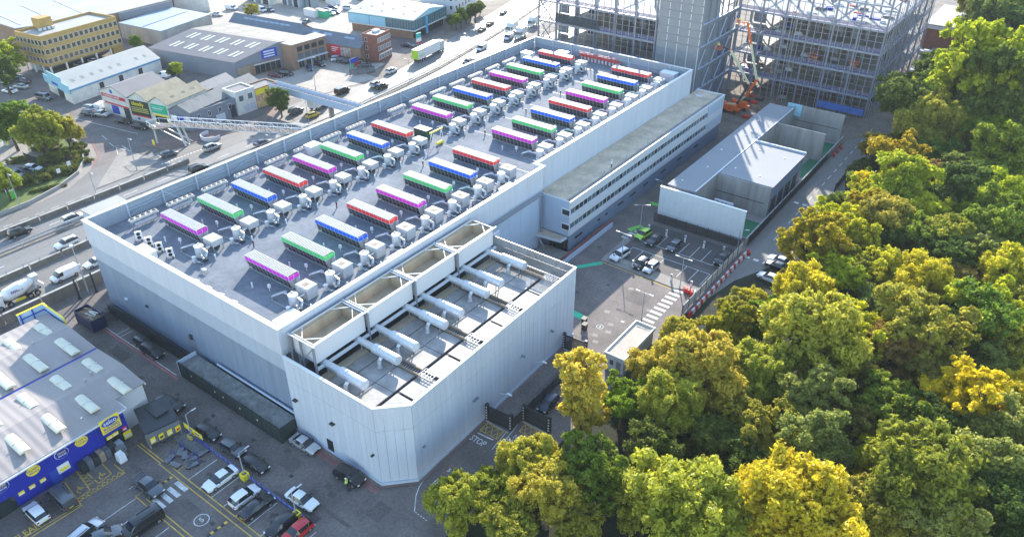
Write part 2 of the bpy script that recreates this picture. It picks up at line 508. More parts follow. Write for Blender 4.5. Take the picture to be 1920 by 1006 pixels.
def ln(parent, a, b, wd, m, name='painted_line', z=0.02):
    a, b = Vector((a[0], a[1], 0)), Vector((b[0], b[1], 0))
    d = b - a
    L = d.length
    me = MB().sheet(rect(-L / 2, -wd / 2, L / 2, wd / 2), 0).mesh(name, M[m])
    return piece(parent, name, me, ((a.x + b.x) / 2, (a.y + b.y) / 2, z), math.atan2(d.y, d.x))


def lp(parent, p, q, wd, m, name='painted_line', z=0.02):
    return ln(parent, G(*p), G(*q), wd, m, name, z)


# lane dashes and edge lines on the carriageways
dash = MB().sheet(rect(-0.07, -1.6, 0.07, 1.6), 0).mesh('lane_dash', M['white_line'])
for y in np.arange(-40, 230, 8.0):
    th = math.atan2(med(y + 4) - med(y - 4), 8)
    for off in (-3.7, 4.9):
        if off > 0 and -9 < y < 110:
            continue
        piece(road, 'lane_dash', dash, (med(y) + off * (1 if y < 80 else 1.15), y, 0.02), -th)
    if y > 92:
        piece(road, 'lane_dash', dash, (med(y) - 9.0, y, 0.02), -th)
for y in np.arange(-14, 14, 3.2):
    ln(ground, (-50.3, y), (-50.3, y + 1.7), 0.12, 'white_line', 'lane_dash', 0.024)
for k in range(14):
    a = G(303 + k * 6.0, 308 - k * 2.24)
    ln(ground, a, a + Vector((0.02, 0.5, 0)), 0.4, 'white_line', 'give_way_dash', 0.024)
# street markings at the west junction
for p, q in [((191, 254), (201, 262)), ((205, 268), (214, 275)), ((214, 275), (224, 272)), ((218, 277), (246, 284)), ((218, 277), (221, 289)), ((228, 273), (246, 284)), ((294, 289), (304, 296)), ((304, 296), (310, 293)), ((140, 222), (258, 251)), ((88, 205), (100, 210)), ((28, 190), (56, 199))]:
    lp(ground, p, q, 0.14, 'white_line')
ring = GP([(0, 404), (80, 377), (134, 350), (171, 318), (184, 288), (174, 267), (150, 256)])
for a, b in zip(ring[:-1], ring[1:]):
    ln(ground, a, b, 0.16, 'red_line', 'red_kerb_line', 0.03)

# builders' yard: bays, yellow walkway lines, crossing, humps
for a, b in [((26.6, -24.4), (32.1, -24.4)), ((26.6, -24.8), (32.1, -24.8)), ((32.4, -24.3), (64, -24.3)), ((32.0, -25.0), (64, -25.0)), ((34.6, -29.9), (64, -29.7)), ((36, -29.3), (64, -29.2)), ((34.6, -29.9), (34.6, -28.7))]:
    ln(ground, a, b, 0.13, 'yellow_line')
for k in range(11):
    x = 35.1 + 2.45 * k
    ln(ground, (x, -24.2), (x, -19.9), 0.11, 'yellow_line' if k == 0 else 'white_line', 'bay_line')
for k in range(9):
    x = 34.9 + 2.45 * k
    ln(ground, (x, -30.1), (x, -35.4), 0.11, 'white_line', 'bay_line')
lp(ground, (242, 916), (263, 902), 0.12, 'white_line')
for p in [(340, 911), (326, 922), (312, 932), (298, 943)]:
    c = G(*p)
    ln(ground, c - Vector((1.15, 0, 0)), c + Vector((1.15, 0, 0)), 0.62, 'white_line', 'crossing_stripe')
for p, q in [((294, 914), (323, 893)), ((388, 1005), (427, 977))]:
    a, b = G(*p), G(*q)
    for k in range(6):
        c0, c1 = a.lerp(b, k / 6 + 0.01), a.lerp(b, (k + 0.9) / 6)
        hump = MB().prism([(c0.x - 0.17, c0.y), (c0.x + 0.17, c0.y), (c0.x + 0.17, c1.y), (c0.x - 0.17, c1.y)], 0.0, 0.06)
        part(ground, 'speed_hump', hump, M['yellow_line' if k % 2 else 'dark_metal'])
for p, q in [((143, 882), (169, 918)), ((155, 878), (174, 896)), ((185, 862), (209, 887)), ((214, 870), (234, 886)), ((234, 886), (148, 940)), ((209, 887), (185, 906)), ((185, 906), (178, 899)), ((169, 918), (145, 934)), ((122, 904), (152, 945)), ((152, 945), (140, 950)), ((155, 946), (20, 1030)), ((141, 950), (20, 1022))]:
    lp(ground, p, q, 0.12, 'yellow_line')
for k in range(9):
    t = k / 9
    a, b = Vector((145, 934)).lerp(Vector((232, 879)), t), Vector((157, 936)).lerp(Vector((236, 886)), t)
    lp(ground, (a.x, a.y), (b.x + 5, b.y - 3.5), 0.08, 'yellow_line', 'hatch_line')
    lp(ground, (a.x + 9, a.y - 6), (b.x, b.y - 1), 0.08, 'yellow_line', 'hatch_line')
for k in range(5):
    t = k / 5
    a, b = Vector((145, 884)).lerp(Vector((166, 913)), t), Vector((156, 880)).lerp(Vector((181, 905)), t)
    lp(ground, (a.x, a.y), (b.x, b.y + 5), 0.08, 'yellow_line', 'hatch_line')
    lp(ground, (a.x, a.y + 6), (b.x, b.y), 0.08, 'yellow_line', 'hatch_line')
for u, v in ((193, 892), (152, 918)):
    c = G(u, v)
    ring_ = MB()
    for k in range(10):
        a0, a1 = math.pi * (0.55 + 0.13 * k), math.pi * (0.55 + 0.13 * (k + 1))
        ring_.sheet([(c.x + 0.5 * math.cos(a0), c.y + 0.5 * math.sin(a0)), (c.x + 0.5 * math.cos(a1), c.y + 0.5 * math.sin(a1)), (c.x + 0.38 * math.cos(a1), c.y + 0.38 * math.sin(a1)), (c.x + 0.38 * math.cos(a0), c.y + 0.38 * math.sin(a0))], 0.022)
    ring_.sheet(rect(c.x - 0.75, c.y - 0.05, c.x - 0.1, c.y + 0.08), 0.023).sheet(rect(c.x - 0.2, c.y - 0.05, c.x - 0.08, c.y + 0.5), 0.024).sheet(rect(c.x - 0.9, c.y - 0.12, c.x - 0.72, c.y + 0.12), 0.025)
    part(ground, 'wheelchair_symbol', ring_, M['yellow_line'])
for u, v, m, t, r in ((378, 974, 'white_line', '5', 0.95), (842, 881, 'red_line', '5', 0.8), (1125, 612, 'white_line', '5', 0.6)):
    c = G(u, v)
    rr = MB()
    for k in range(24):
        a0, a1 = 2 * math.pi * k / 24, 2 * math.pi * (k + 1) / 24
        rr.add([(c.x + q * math.cos(a), c.y + q * math.sin(a), 0.022) for q, a in ((r, a0), (r, a1), (r * 0.88, a1), (r * 0.88, a0))], [(0, 1, 2, 3)])
    part(ground, 'speed_roundel', rr, M[m])
    up = (-1, 0, 0) if u < 500 else (0, 1, 0)
    lettering(t, r * 1.1, (c.x, c.y, 0.02), Z3, up, M['white_line'], ground, 'road_number', depth=0.002)
for t, u, v, s, up in (('STOP', 896, 826, 1.45, Y3), ('NO', 971, 821, 1.2, Y3), ('ENTRY', 962, 829, 1.2, Y3), ('STOP', 1055, 677, 1.4, Y3), ('STOP', 1116, 669, 1.3, (0, -1, 0)), ('IN', 820, 905, 1.5, Y3), ('KEEP CLEAR', 28, 1012, 1.5, (-1, 0, 0))):
    c = G(u, v)
    lettering(t, s, (c.x, c.y, 0.02), Z3, up, M['white_line' if t != 'KEEP CLEAR' else 'yellow_line'], ground, 'road_lettering', sx=0.72, depth=0.002)
# white edge line round the block
edge = [(62.05, 6.0), (62.1, -5.6), (62.4, -7.2), (63.1, -8.6), (64.6, -10.5)]
for a, b in zip(edge[:-1], edge[1:]):
    ln(ground, a, b, 0.12, 'white_line', 'edge_line')
for k in range(5):
    ln(ground, (64.75 + 0.45 * k, -10.52 - 0.03 * k), (65.0 + 0.45 * k, -10.54 - 0.03 * k), 0.12, 'white_line', 'edge_line')
for k, (p, q) in enumerate([((62.4, 6.1), (65.2, 4.9)), ((65.6, 7.2), (66.0, 3.4)), ((66.0, 9.4), (66.6, 4.2))]):
    if k == 0:
        ln(ground, (62.5, 4.7), (65.1, 4.9), 0.22, 'white_line', 'stop_line')
    else:
        ln(ground, p, q, 0.1, 'white_line', 'edge_line')


def hatch_box(x0, y0, x1, y1):
    for a, b in [((x0, y0), (x1, y0)), ((x1, y0), (x1, y1)), ((x1, y1), (x0, y1)), ((x0, y1), (x0, y0))]:
        ln(ground, a, b, 0.1, 'yellow_line', 'box_line')
    n = 3
    wx = (x1 - x0) / n
    for k in range(n):
        ln(ground, (x0 + wx * k, y0), (x0 + wx * (k + 1), y1), 0.08, 'yellow_line', 'box_line')
        ln(ground, (x0 + wx * (k + 1), y0), (x0 + wx * k, y1), 0.08, 'yellow_line', 'box_line')


hatch_box(62.4, 5.3, 65.3, 7.0)
hatch_box(66.9, 8.4, 69.8, 10.0)
hatch_box(62.2, 24.6, 64.4, 26.6)
hatch_box(66.4, 20.6, 68.6, 22.4)
hatch_box(66.6, 24.6, 68.7, 26.8)
# car park bays and yard paint
for k in range(9):
    x = 54.6 + 2.28 * k
    ln(ground, (x, 64.4), (x, 69.2), 0.1, 'white_line', 'bay_line')
ln(ground, (54.6, 64.4), (72.8, 64.4), 0.1, 'white_line', 'bay_line')
for k in range(8):
    x = 55.6 + 2.28 * k
    if k not in (4,):
        ln(ground, (x, 56.9), (x, 61.3), 0.1, 'white_line', 'bay_line')
ln(ground, (55.6, 61.3), (71.6, 61.3), 0.1, 'white_line', 'bay_line')
ln(ground, (53.4, 53.2), (68.6, 52.85), 0.14, 'yellow_line')
for k in range(9):
    y = 42.0 + 1.36 * k
    ln(ground, (68.2, y), (70.3, y), 0.62, 'white_line', 'crossing_stripe')
for k in range(5):
    ln(ground, (52.6 - 0.2 * k, 66.0 - 1.1 * k + 2), (54.0 - 0.2 * k, 66.0 - 1.1 * k + 2), 0.5, 'white_line', 'crossing_stripe')
ln(ground, (50.2, 48.2), (53.7, 52.9), 1.0, 'green_path', 'green_walkway')
ln(ground, (57.6, 36.4), (60.6, 36.1), 1.4, 'green_path', 'green_walkway')
ln(ground, (51.8, 66.6), (53.2, 69.6), 1.5, 'lime_path', 'lime_walkway')
ln(ground, (49.6, 79.5), (54.2, 80.0), 1.4, 'lime_path', 'lime_walkway')
for u, v in ((1138, 584), (1145, 608), (1183, 541), (1116, 628), (1218, 582), (1116, 640), (1140, 622)):
    c = G(u, v)
    ln(ground, c - Vector((0.45, 0.1, 0)), c + Vector((0.45, 0.1, 0)), 0.75, 'pave', 'patch_repair', 0.018)
for u, v in ((265, 708), (330, 788), (388, 787), (616, 911), (622, 927), (588, 922), (539, 845)):
    c = G(u, v)
    ln(ground, c - Vector((0.5, 0, 0)), c + Vector((0.5, 0, 0)), 0.8, 'asphalt_dark', 'patch_repair', 0.01)
ln(ground, (48, -19.2), (56.1, -18.7), 1.1, 'asphalt_dark', 'verge_strip', 0.03)
for y in np.arange(80, 150, 4.2):
    ln(ground, (76.5, y), (76.5, y + 2.2), 0.13, 'white_line', 'lane_dash', 0.024)
for k in range(4):
    ln(ground, (74.2 + 1.8 * k, 71.0), (75.2 + 1.8 * k, 71.0), 0.8, 'white_line', 'crossing_stripe', 0.024)
    ln(ground, (74.2 + 1.8 * k, 98.2), (75.2 + 1.8 * k, 98.2), 0.8, 'white_line', 'crossing_stripe', 0.024)
# marked bays along the data hall and red kerb line
ln(ground, (-2.0, -13.2), (18.0, -13.2), 0.12, 'white_line', 'bay_line')
ln(ground, (-2.0, -13.6), (19.0, -13.6), 0.28, 'red_line', 'red_kerb_line')
for x in (1.2, 2.3, 6.2, 7.3, 12.4):
    ln(ground, (x, -13.2), (x, -11.0), 0.1, 'white_line', 'bay_line')
for k in range(3):
    ln(ground, (41.5, -10.75 - 0.3 * k), (58.8, -10.75 - 0.3 * k), 0.1, 'red_line', 'red_kerb_line', 0.11 if k == 0 else 0.02)

# wear of the tarmac: trench reinstatements, gullies, oil marks
for k, (x0, y0, x1, y1) in enumerate(((20, -18.4, 41, -17.9), (44, -15.6, 47.5, -13.4), (52, -17.2, 60, -16.7), (26, -27.6, 33, -26.9), (40, -28.4, 43.4, -26.2), (47, -28.6, 58, -28.2), (60, -14.5, 62.2, -11.8), (50, 33.2, 52, 46), (53, 37, 61, 37.6), (62.8, 45, 66.5, 48.4), (54.5, 61.9, 71.8, 62.5), (-6, -18.6, 12, -18.0), (4, -16.4, 8.5, -14.6), (64.2, 12, 64.9, 22))):
    part(ground, 'trench_patch', MB().sheet(rect(x0, y0, x1, y1), 0.013), M['asphalt_worn'])
for k, (x, y) in enumerate(((30, -15.2), (38.5, -14.8), (47.8, -15.9), (55.6, -13.0), (33.4, -27.7), (46.0, -26.6), (52.5, -27.9), (58.4, 47.2), (55.2, 42.0), (65.9, 39.2), (50.4, 57.5), (10.0, -16.9), (22.0, -15.6))):
    g_ = part(ground, 'gully_grate', MB().box(x - 0.3, y - 0.25, 0.0, x + 0.3, y + 0.25, 0.018), M['dark_metal'])
for k in range(16):
    x, y = (36.3 + 2.45 * (k % 9), -21.4 - 0.8 * (k % 3)) if k < 9 else (57.0 + 2.28 * (k - 9), 59.2 if k % 2 else 66.6)
    pts = [(x + (0.35 + 0.25 * math.sin(3 * a + k)) * math.cos(a), y + (0.5 + 0.3 * math.sin(2 * a + k)) * math.sin(a)) for a in np.linspace(0, 2 * math.pi, 11)[:-1]]
    part(ground, 'oil_stain', MB().sheet(pts, 0.0165), M['oil'])
# ================================================================ data hall
hall = thing('data_hall', 'huge flat roofed data hall with pale parapet and blue-grey cladding', 'building', (17, 54, 0))
part(hall, 'hidden_core', MB().box(-7.0, -8.7, 0, 40.6, 51.2, 13.9).box(-7.0, 51.2, 0, 38.8, 117.2, 13.9), M['slate_clad'])  # unseen solid core added behind the cladding to stop light
part(hall, 'roof_deck', MB().sheet([(-7.0, -8.6), (40.7, -8.6), (40.7, 51.4), (38.9, 51.4), (38.9, 117.2), (-7.0, 117.2)], 14.0), M['deck'])
nP = 8
pw = 48.4 / nP
for nm, z0, z1, dy, m in (('upper_panel', 12.36, 16.66, 0.0, 'hall_upper'), ('middle_panel', 9.53, 12.34, 0.12, 'hall_mid'), ('lower_panel', 0.15, 9.51, 0.16, 'hall_low')):
    me = MB().box(0.015, 0, 0, pw - 0.015, 0.45, z1 - z0).mesh(nm, M[m])
    for k in range(nP):
        piece(hall, nm, me, (-7.4 + pw * k, -9.2 + dy, z0))
# right hand side: upper band above the generator block, panels down to the yard behind it
me = MB().box(0, 0.015, 0, 0.45, 5.485, 4.3).mesh('side_upper_panel', M['hall_upper'])
for k in range(11):
    piece(hall, 'side_upper_panel', me, (40.58, -8.75 + 5.5 * k, 12.36))
me = MB().box(0, 0.015, 0, 0.3, 3.385, 12.1).mesh('side_lower_panel', M['mid_clad'])
for k in range(17):
    piece(hall, 'side_lower_panel', me, (40.6, -6.6 + 3.4 * k, 0.2))
me = MB().box(0, 0.015, 0, 0.45, 5.45, 16.4).mesh('rear_side_panel', M['hall_upper'])
for k in range(12):
    piece(hall, 'rear_side_panel', me, (38.8, 51.75 + 5.47 * k, 0.3))
part(hall, 'parapet_return', MB().box(39.25, 51.3, 12.36, 41.03, 51.75, 16.66), M['light_clad'])
cap = MB().box(-7.5, -9.32, 16.68, 41.15, -8.6, 16.8).box(40.5, -8.59, 16.68, 41.15, 51.85, 16.8).box(38.72, 51.86, 16.68, 39.35, 117.6, 16.8).box(38.72, 51.3, 16.69, 40.49, 51.85, 16.8)
part(hall, 'parapet_coping', cap, M['white'])
part(hall, 'inner_parapet', MB().box(-7.0, -8.74, 14.0, 40.5, -8.6, 16.67).box(40.45, -8.59, 14.0, 40.575, 51.2, 16.67).box(38.65, 51.8, 14.0, 38.79, 117.2, 16.67), M['mid_clad'])
# gutter rail under the parapet over the yard
rail = MB().cyl((41.35, 32.2, 11.9), (41.35, 51.2, 11.9), 0.13).cyl((41.35, 32.2, 11.3), (41.35, 51.2, 11.3), 0.1)
part(hall, 'pipe_run', rail, M['slate_clad'], True)
part(hall, 'down_pipe', MB().cyl((41.4, 50.4, 0.0), (41.4, 50.4, 11.2), 0.16), M['slate_clad'], True)
# plain corner wall and louvred screen on the road side
part(hall, 'corner_wall', MB().box(-7.4, -8.74, 0.2, -7.05, -1.9, 16.66), M['screen_clad'])
LS = 6.6
lv = MB().box(0.02, 0.03, 0.0, 0.06, LS - 0.03, 4.4)
for z in np.arange(0.15, 4.4, 0.3):
    lv.add([(0.07, 0.03, z), (0.07, LS - 0.03, z), (0.19, LS - 0.03, z - 0.14), (0.19, 0.03, z - 0.14), (0.07, 0.03, z + 0.03), (0.07, LS - 0.03, z + 0.03), (0.19, LS - 0.03, z - 0.11), (0.19, 0.03, z - 0.11)], [(4, 7, 6, 5), (0, 1, 2, 3), (3, 2, 6, 7)])
lv_me = lv.mesh('louvre_panel', M['screen_clad'])
pf_me = MB().box(-0.12, -0.13, 0, 0.28, 0.13, 2.75).mesh('screen_post', M['mid_clad'])
wl = MB().box(0, 0.015, 0, 0.25, LS - 0.015, 12.1).mesh('road_side_panel', M['slate_clad'])
for k in range(18):
    y = -1.85 + LS * k
    piece(hall, 'louvre_panel', lv_me, (-7.35, y, 12.3))
    piece(hall, 'screen_post', pf_me, (-7.1, y, 14.0))
    piece(hall, 'road_side_panel', wl, (-7.32, y, 0.2))
    if k % 3 == 1:
        part(hall, 'screen_brace', MB().beam((-6.7, y, 16.4), (-5.6, y + 2.6, 14.1), 0.1), M['mid_clad'])
        part(hall, 'screen_brace', MB().beam((-6.9, y, 16.3), (-6.9, y - LS + 0.4, 14.5), 0.1), M['mid_clad'])
part(hall, 'screen_coping', MB().box(-7.55, -8.55, 16.68, -6.95, 117.9, 16.8), M['light_clad'])
part(hall, 'screen_rail', MB().box(-7.1, -1.7, 15.3, -6.98, 116.9, 15.45), M['mid_clad'])
FS = 5.76
bp = MB().box(0.015, 0, 0, FS - 0.015, 0.12, 4.6).mesh('back_screen_panel', M['screen_clad'])
bpp = MB().box(-0.13, -0.3, 0, 0.13, -0.01, 2.75).mesh('back_post', M['mid_clad'])
for k in range(8):
    piece(hall, 'back_screen_panel', bp, (-6.95 + FS * k, 117.3, 12.1))
    piece(hall, 'back_post', bpp, (-6.95 + FS * k, 117.3, 14.0))
    if k in (2, 5):
        part(hall, 'screen_brace', MB().beam((-6.95 + FS * k, 116.9, 16.4), (-6.95 + FS * k + 2.2, 114.4, 14.1), 0.1), M['mid_clad'])
part(hall, 'back_coping', MB().box(-6.9, 117.1, 16.69, 38.7, 117.7, 16.8), M['light_clad'])
part(hall, 'back_rail', MB().box(-6.9, 117.0, 15.3, 38.6, 117.12, 15.45), M['mid_clad'])
part(hall, 'stair_enclosure', MB().box(-12.2, -6.9, 0, -7.42, -0.6, 15.9), M['mid_clad'])
part(hall, 'enclosure_roof', MB().box(-12.3, -7.0, 15.9, -7.6, -0.5, 16.1), M['pale_roof'])
part(hall, 'enclosure_roof', MB().box(-11.6, 94, 15.9, -7.6, 104, 16.1).box(-11.5, 94.1, 0, -7.6, 103.9, 15.9), M['pale_roof'])
for (u, v) in ((238, 559), (277, 573), (359, 628), (360, 633)):
    d = _CR @ Vector(((u - 960) / FPX, -(v - 503) / FPX, -1.0))
    p_ = CAM + d * ((-9.04 - CAM.y) / d.y)
    part(hall, 'wall_light', MB().box(p_.x - 0.3, -9.35, p_.z - 0.12, p_.x + 0.3, -9.04, p_.z + 0.12), M['dark_metal' if u != 238 else 'white'])
part(hall, 'service_door', MB().box(16.2, -9.12, 0.1, 18.2, -9.04, 4.2), M['slate_clad'])
# narrow kerb and railing fence along the near wall
dark_fence_bars = MB().box(0, -0.02, 0.1, 2.4, 0.02, 0.16).box(0, -0.02, 1.9, 2.4, 0.02, 1.96).box(0, -0.05, 0, 0.08, 0.05, 2.2)
for k in range(1, 20):
    dark_fence_bars.box(0.12 * k - 0.03, -0.015, 0.16, 0.12 * k + 0.03, 0.015, 1.9)
fence_me = dark_fence_bars.mesh('railing_panel', M['dark_metal'])


def railing(label, a, b, group=None, m=None):
    a, b = Vector((a[0], a[1], 0)), Vector((b[0], b[1], 0))
    d = b - a
    n = max(1, round(d.length / 2.4))
    rz = math.atan2(d.y, d.x)
    t = thing('railing_fence', label, 'fence', a, group=group)
    for k in range(n):
        o = piece(t, 'railing_panel', fence_me, a + d * (k / n), rz)
        o.scale.x = d.length / n / 2.4
        if m:
            o.material_slots[0].link = 'OBJECT'
            o.material_slots[0].material = M[m]
    return t


part(hall, 'dark_plinth', MB().box(-7.2, -9.6, 0, 18.6, -9.05, 0.5), M['dark_metal'])
struct('gravel_strip', MB().sheet(rect(-7.2, -10.7, 18.7, -9.6), 0.03), M['asphalt_dark'])
railing('dark railing fence along the foot of the blue-grey hall wall', (-5, -10.7), (18.6, -10.7))
railing('dark railing fence beside the blue skip at the hall corner', (-6.6, -15.4), (-2.0, -10.9))

# ---------------------------------------------------------------- chillers
CL, CW, CH = 10.0, 1.89, 2.4


def make_chiller():
    t = thing('rooftop_chiller', 'x', 'chiller', group='rooftop chillers with coloured bands')
    f = MB()
    for y in (0.3, CW - 0.42):
        f.box(0.05, y, 0.0, CL - 0.05, y + 0.12, 0.16)
    part(t, 'base_frame', f, M['grey_paint'])
    n = 11
    c = MB()
    for k in range(n):
        x0, x1 = CL * k / n + 0.05, CL * (k + 1) / n - 0.05
        xm = (x0 + x1) / 2
        for s in (0, 1):                 # the two leaning coils of a V, set back behind their frames
            yb, yt = (0.50, 0.12) if s == 0 else (CW - 0.50, CW - 0.12)
            q = 0.12 if s == 0 else -0.12
            c.hexa([(x0, yb, 0.18), (xm, yb + q * 1.5, 0.18), (x1, yb, 0.18), (x1, yb + q * 2, 0.18), (x0, yb + q * 2, 0.18)],
                   [(x0, yt, 1.58), (xm, yt + q * 1.5, 1.58), (x1, yt, 1.58), (x1, yt + q * 2, 1.58), (x0, yt + q * 2, 1.58)])
    part(t, 'coil_bank', c, M['coil'])
    g = MB()
    for k in range(n + 1):
        x = min(max(CL * k / n, 0.04), CL - 0.04)
        g.beam((x, 0.44, 0.14), (x, 0.03, 1.59), 0.07).beam((x, CW - 0.44, 0.14), (x, CW - 0.03, 1.59), 0.07)
    g.beam((0, 0.24, 0.95), (CL, 0.24, 0.95), 0.035)
    part(t, 'coil_frames', g, M['fins'])
    part(t, 'end_panel', MB().hexa([(CL - 0.06, 0.5, 0.16), (CL, 0.5, 0.16), (CL, CW - 0.5, 0.16), (CL - 0.06, CW - 0.5, 0.16)], [(CL - 0.06, 0.06, 1.59), (CL, 0.06, 1.59), (CL, CW - 0.06, 1.59), (CL - 0.06, CW - 0.06, 1.59)]), M['grey_paint'])
    part(t, 'control_panel', MB().box(CL, 1.0, 0.2, CL + 0.35, 1.7, 1.7), M['grey_paint'])
    part(t, 'colour_band', MB().box(0, 0, 1.66, CL, 0.05, 2.36).box(0, CW - 0.05, 1.66, CL, CW, 2.36).box(0, 0.051, 1.66, 0.05, CW - 0.051, 2.36).box(CL - 0.05, 0.051, 1.66, CL, CW - 0.051, 2.36), M['red'])
    b = MB().box(-0.02, -0.02, 2.361, CL + 0.02, 0.06, 2.4).box(-0.02, CW - 0.06, 2.361, CL + 0.02, CW + 0.02, 2.4).box(-0.02, -0.02, 1.6, CL + 0.02, CW + 0.02, 1.65)
    for k in range(n + 1):
        b.box(CL * k / n - 0.018, -0.012, 1.66, CL * k / n + 0.018, -0.001, 2.36)
    for y in (0.0, CW / 2, CW):
        b.box(CL + 0.001, y - 0.03, 1.66, CL + 0.012, y + 0.03, 2.36)
    part(t, 'band_trim', b, M['light_clad'])
    gr = MB()
    m_ = 26
    for k in range(m_):
        gr.box(0.05 + (CL - 0.1) * k / m_, 0.04, 2.40, 0.05 + (CL - 0.1) * (k + 0.52) / m_, CW - 0.04, 2.46)
    tag(part(t, 'top_slats', gr, M['slat']), kind='stuff')
    part(t, 'fan_deck', MB().box(0.06, 0.06, 2.0, CL - 0.06, CW - 0.06, 2.08), M['dark_metal'])
    return t


def make_cabinet(solid):
    t = thing('pump_cabinet', 'x', 'cabinet', group='pump cabinets beside the chillers')
    z0 = 0.0 if solid else 0.85
    part(t, 'casing', MB().box(0, 0, z0, 2.4, 1.95, 1.78), M['equip'])
    lid = MB().box(-0.05, -0.05, 1.78, 2.45, 2.0, 1.86)
    for k in range(3):
        lid.box(0.05 + 0.8 * k, 0.05, 1.86, 0.75 + 0.8 * k, 1.9, 1.9)
    part(t, 'lid', lid, M['slat'])
    if solid:
        part(t, 'access_door', MB().box(0.25, -0.04, 0.15, 1.1, -0.002, 1.65), M['slat'])
        part(t, 'access_door', MB().box(1.25, -0.04, 0.15, 2.1, -0.002, 1.65), M['slat'])
        part(t, 'vent_slot', MB().box(0.9, 0.5, 1.901, 1.5, 1.3, 1.93), M['wood'])
    else:
        for x in (0.05, 2.23):
            for y in (0.05, 1.78):
                part(t, 'leg', MB().box(x, y, 0, x + 0.12, y + 0.12, 0.85), M['steel'])
        part(t, 'pump', MB().cyl((0.6, 0.9, 0.1), (0.6, 0.9, 0.75), 0.3).box(1.2, 0.4, 0.1, 1.9, 1.5, 0.6), M['dark_metal'])
    return t


def make_tank():
    t = thing('buffer_tank', 'x', 'tank', group='steel buffer tanks beside the chillers')
    part(t, 'vessel', MB().cyl((0, 0, 0.2), (0, 0, 1.95), 0.7, 16), M['duct'], True)
    part(t, 'vessel_lid', MB().cyl((0, 0, 1.95), (0, 0, 2.05), 0.74, 16).cyl((-0.5, 0.3, 2.05), (-0.5, 0.3, 2.2), 0.14, 8), M['slat'], True)
    for a in (0.5, 2.6, 4.7):
        part(t, 'leg', MB().cb((0.6 * math.cos(a), 0.6 * math.sin(a), 0.12), 0.12, 0.12, 0.24), M['steel'])
    part(t, 'expansion_vessel', MB().cyl((0.5, -1.45, 0), (0.5, -1.45, 0.95), 0.33, 12), M['duct'], True)
    p1 = MB()
    for q, z in ((0.0, 0.75), (0.32, 0.75)):
        p1.tube([(-3.6, -0.9 + q, z - 0.55), (-3.6, -0.9 + q, z), (-3.1, 0.65 + q, z), (-0.4, 0.75 + q, z)], 0.15)
    part(t, 'flow_pipe', p1, M['bright_steel'], True)
    p2 = MB().tube([(0.5, 0.3, 1.5), (1.5, 0.3, 1.3), (1.9, -0.3, 0.9), (1.9, -0.3, 0.25)], 0.17).tube([(0.5, -0.4, 0.9), (1.4, -0.6, 0.75), (1.9, -0.6, 0.6)], 0.16).tube([(0.6, -1.3, 0.3), (1.4, -1.5, 0.3), (1.7, -1.2, 0.3)], 0.1)
    part(t, 'return_pipe', p2, M['bright_steel'], True)
    for q in (((-2.3, 0.95, 0.95), 0.3, 0.3, 0.4), ((-1.2, 0.95, 0.95), 0.26, 0.4, 0.3), ((1.9, -0.45, 0.35), 0.4, 0.7, 0.3)):
        part(t, 'valve', MB().cb(*q), M['dark_metal'])
    for q, r_ in ((-8.6, -0.6), (2.5, 0.9)):
        part(t, 'marker_post', MB().box(q - 0.09, r_ - 0.09, 0, q + 0.09, r_ + 0.09, 0.95), M['white'])
    part(t, 'drop_pipe', MB().tube([(0.2, 0.7, 1.2), (0.2, 1.7, 1.2), (-0.9, 1.9, 0.9), (-0.9, 2.2, 0.5)], 0.11), M['bright_steel'], True)
    part(t, 'pipe_skid', MB().box(-3.9, -1.1, 0.02, 2.2, -0.98, 0.14).box(-3.9, 1.2, 0.02, 2.2, 1.32, 0.14), M['grey_paint'])
    part(t, 'control_box', MB().box(-5.9, 0.3, 0, -5.82, 0.38, 0.6).box(-6.05, 0.2, 0.6, -5.65, 0.5, 1.15), M['white'])
    return t


chiller0, cab_open, cab_solid, tank0 = make_chiller(), make_cabinet(False), make_cabinet(True), make_tank()
seen = set()


def place(proto, loc, label, rz=0.0, group=None):
    o = proto if proto.name not in seen else copy_tree(proto)
    seen.add(proto.name)
    o.location = loc
    o.rotation_euler.z = rz
    o['label'] = label
    if group:
        o['group'] = group
    return o


CYC = ['magenta', 'green', 'blue', 'red']
spots = []
for c_ in (0, 1):
    for i in range(16):
        spots.append((c_, i, 21.98 * c_, 6.868 * i + (5.37 if i >= 8 else 0)))
copies = []
for c_, i, x, y in spots:
    row = 'row by the louvred screen' if c_ == 0 else 'row by the plain parapet'
    k = CYC[i % 4]
    ch = place(chiller0, (x, y, 14.0), '%s banded rooftop chiller, %s from the near end, %s' % (k, ORD[i], row))
    for q in ch.children:
        if q.name.startswith('colour_band'):
            copies.append((q, k))
    place(cab_open if c_ == 0 else cab_solid, (x + 11.55, y - 0.15, 14.0), 'white pump cabinet by %s chiller from near end, %s' % (ORD[i], row))
    place(tank0, (x + 13.45, y - 2.15, 14.0), 'steel buffer tank by %s chiller from near end, %s' % (ORD[i], row))
for q, k in copies:
    q.material_slots[0].link = 'OBJECT'
    q.material_slots[0].material = M[k]

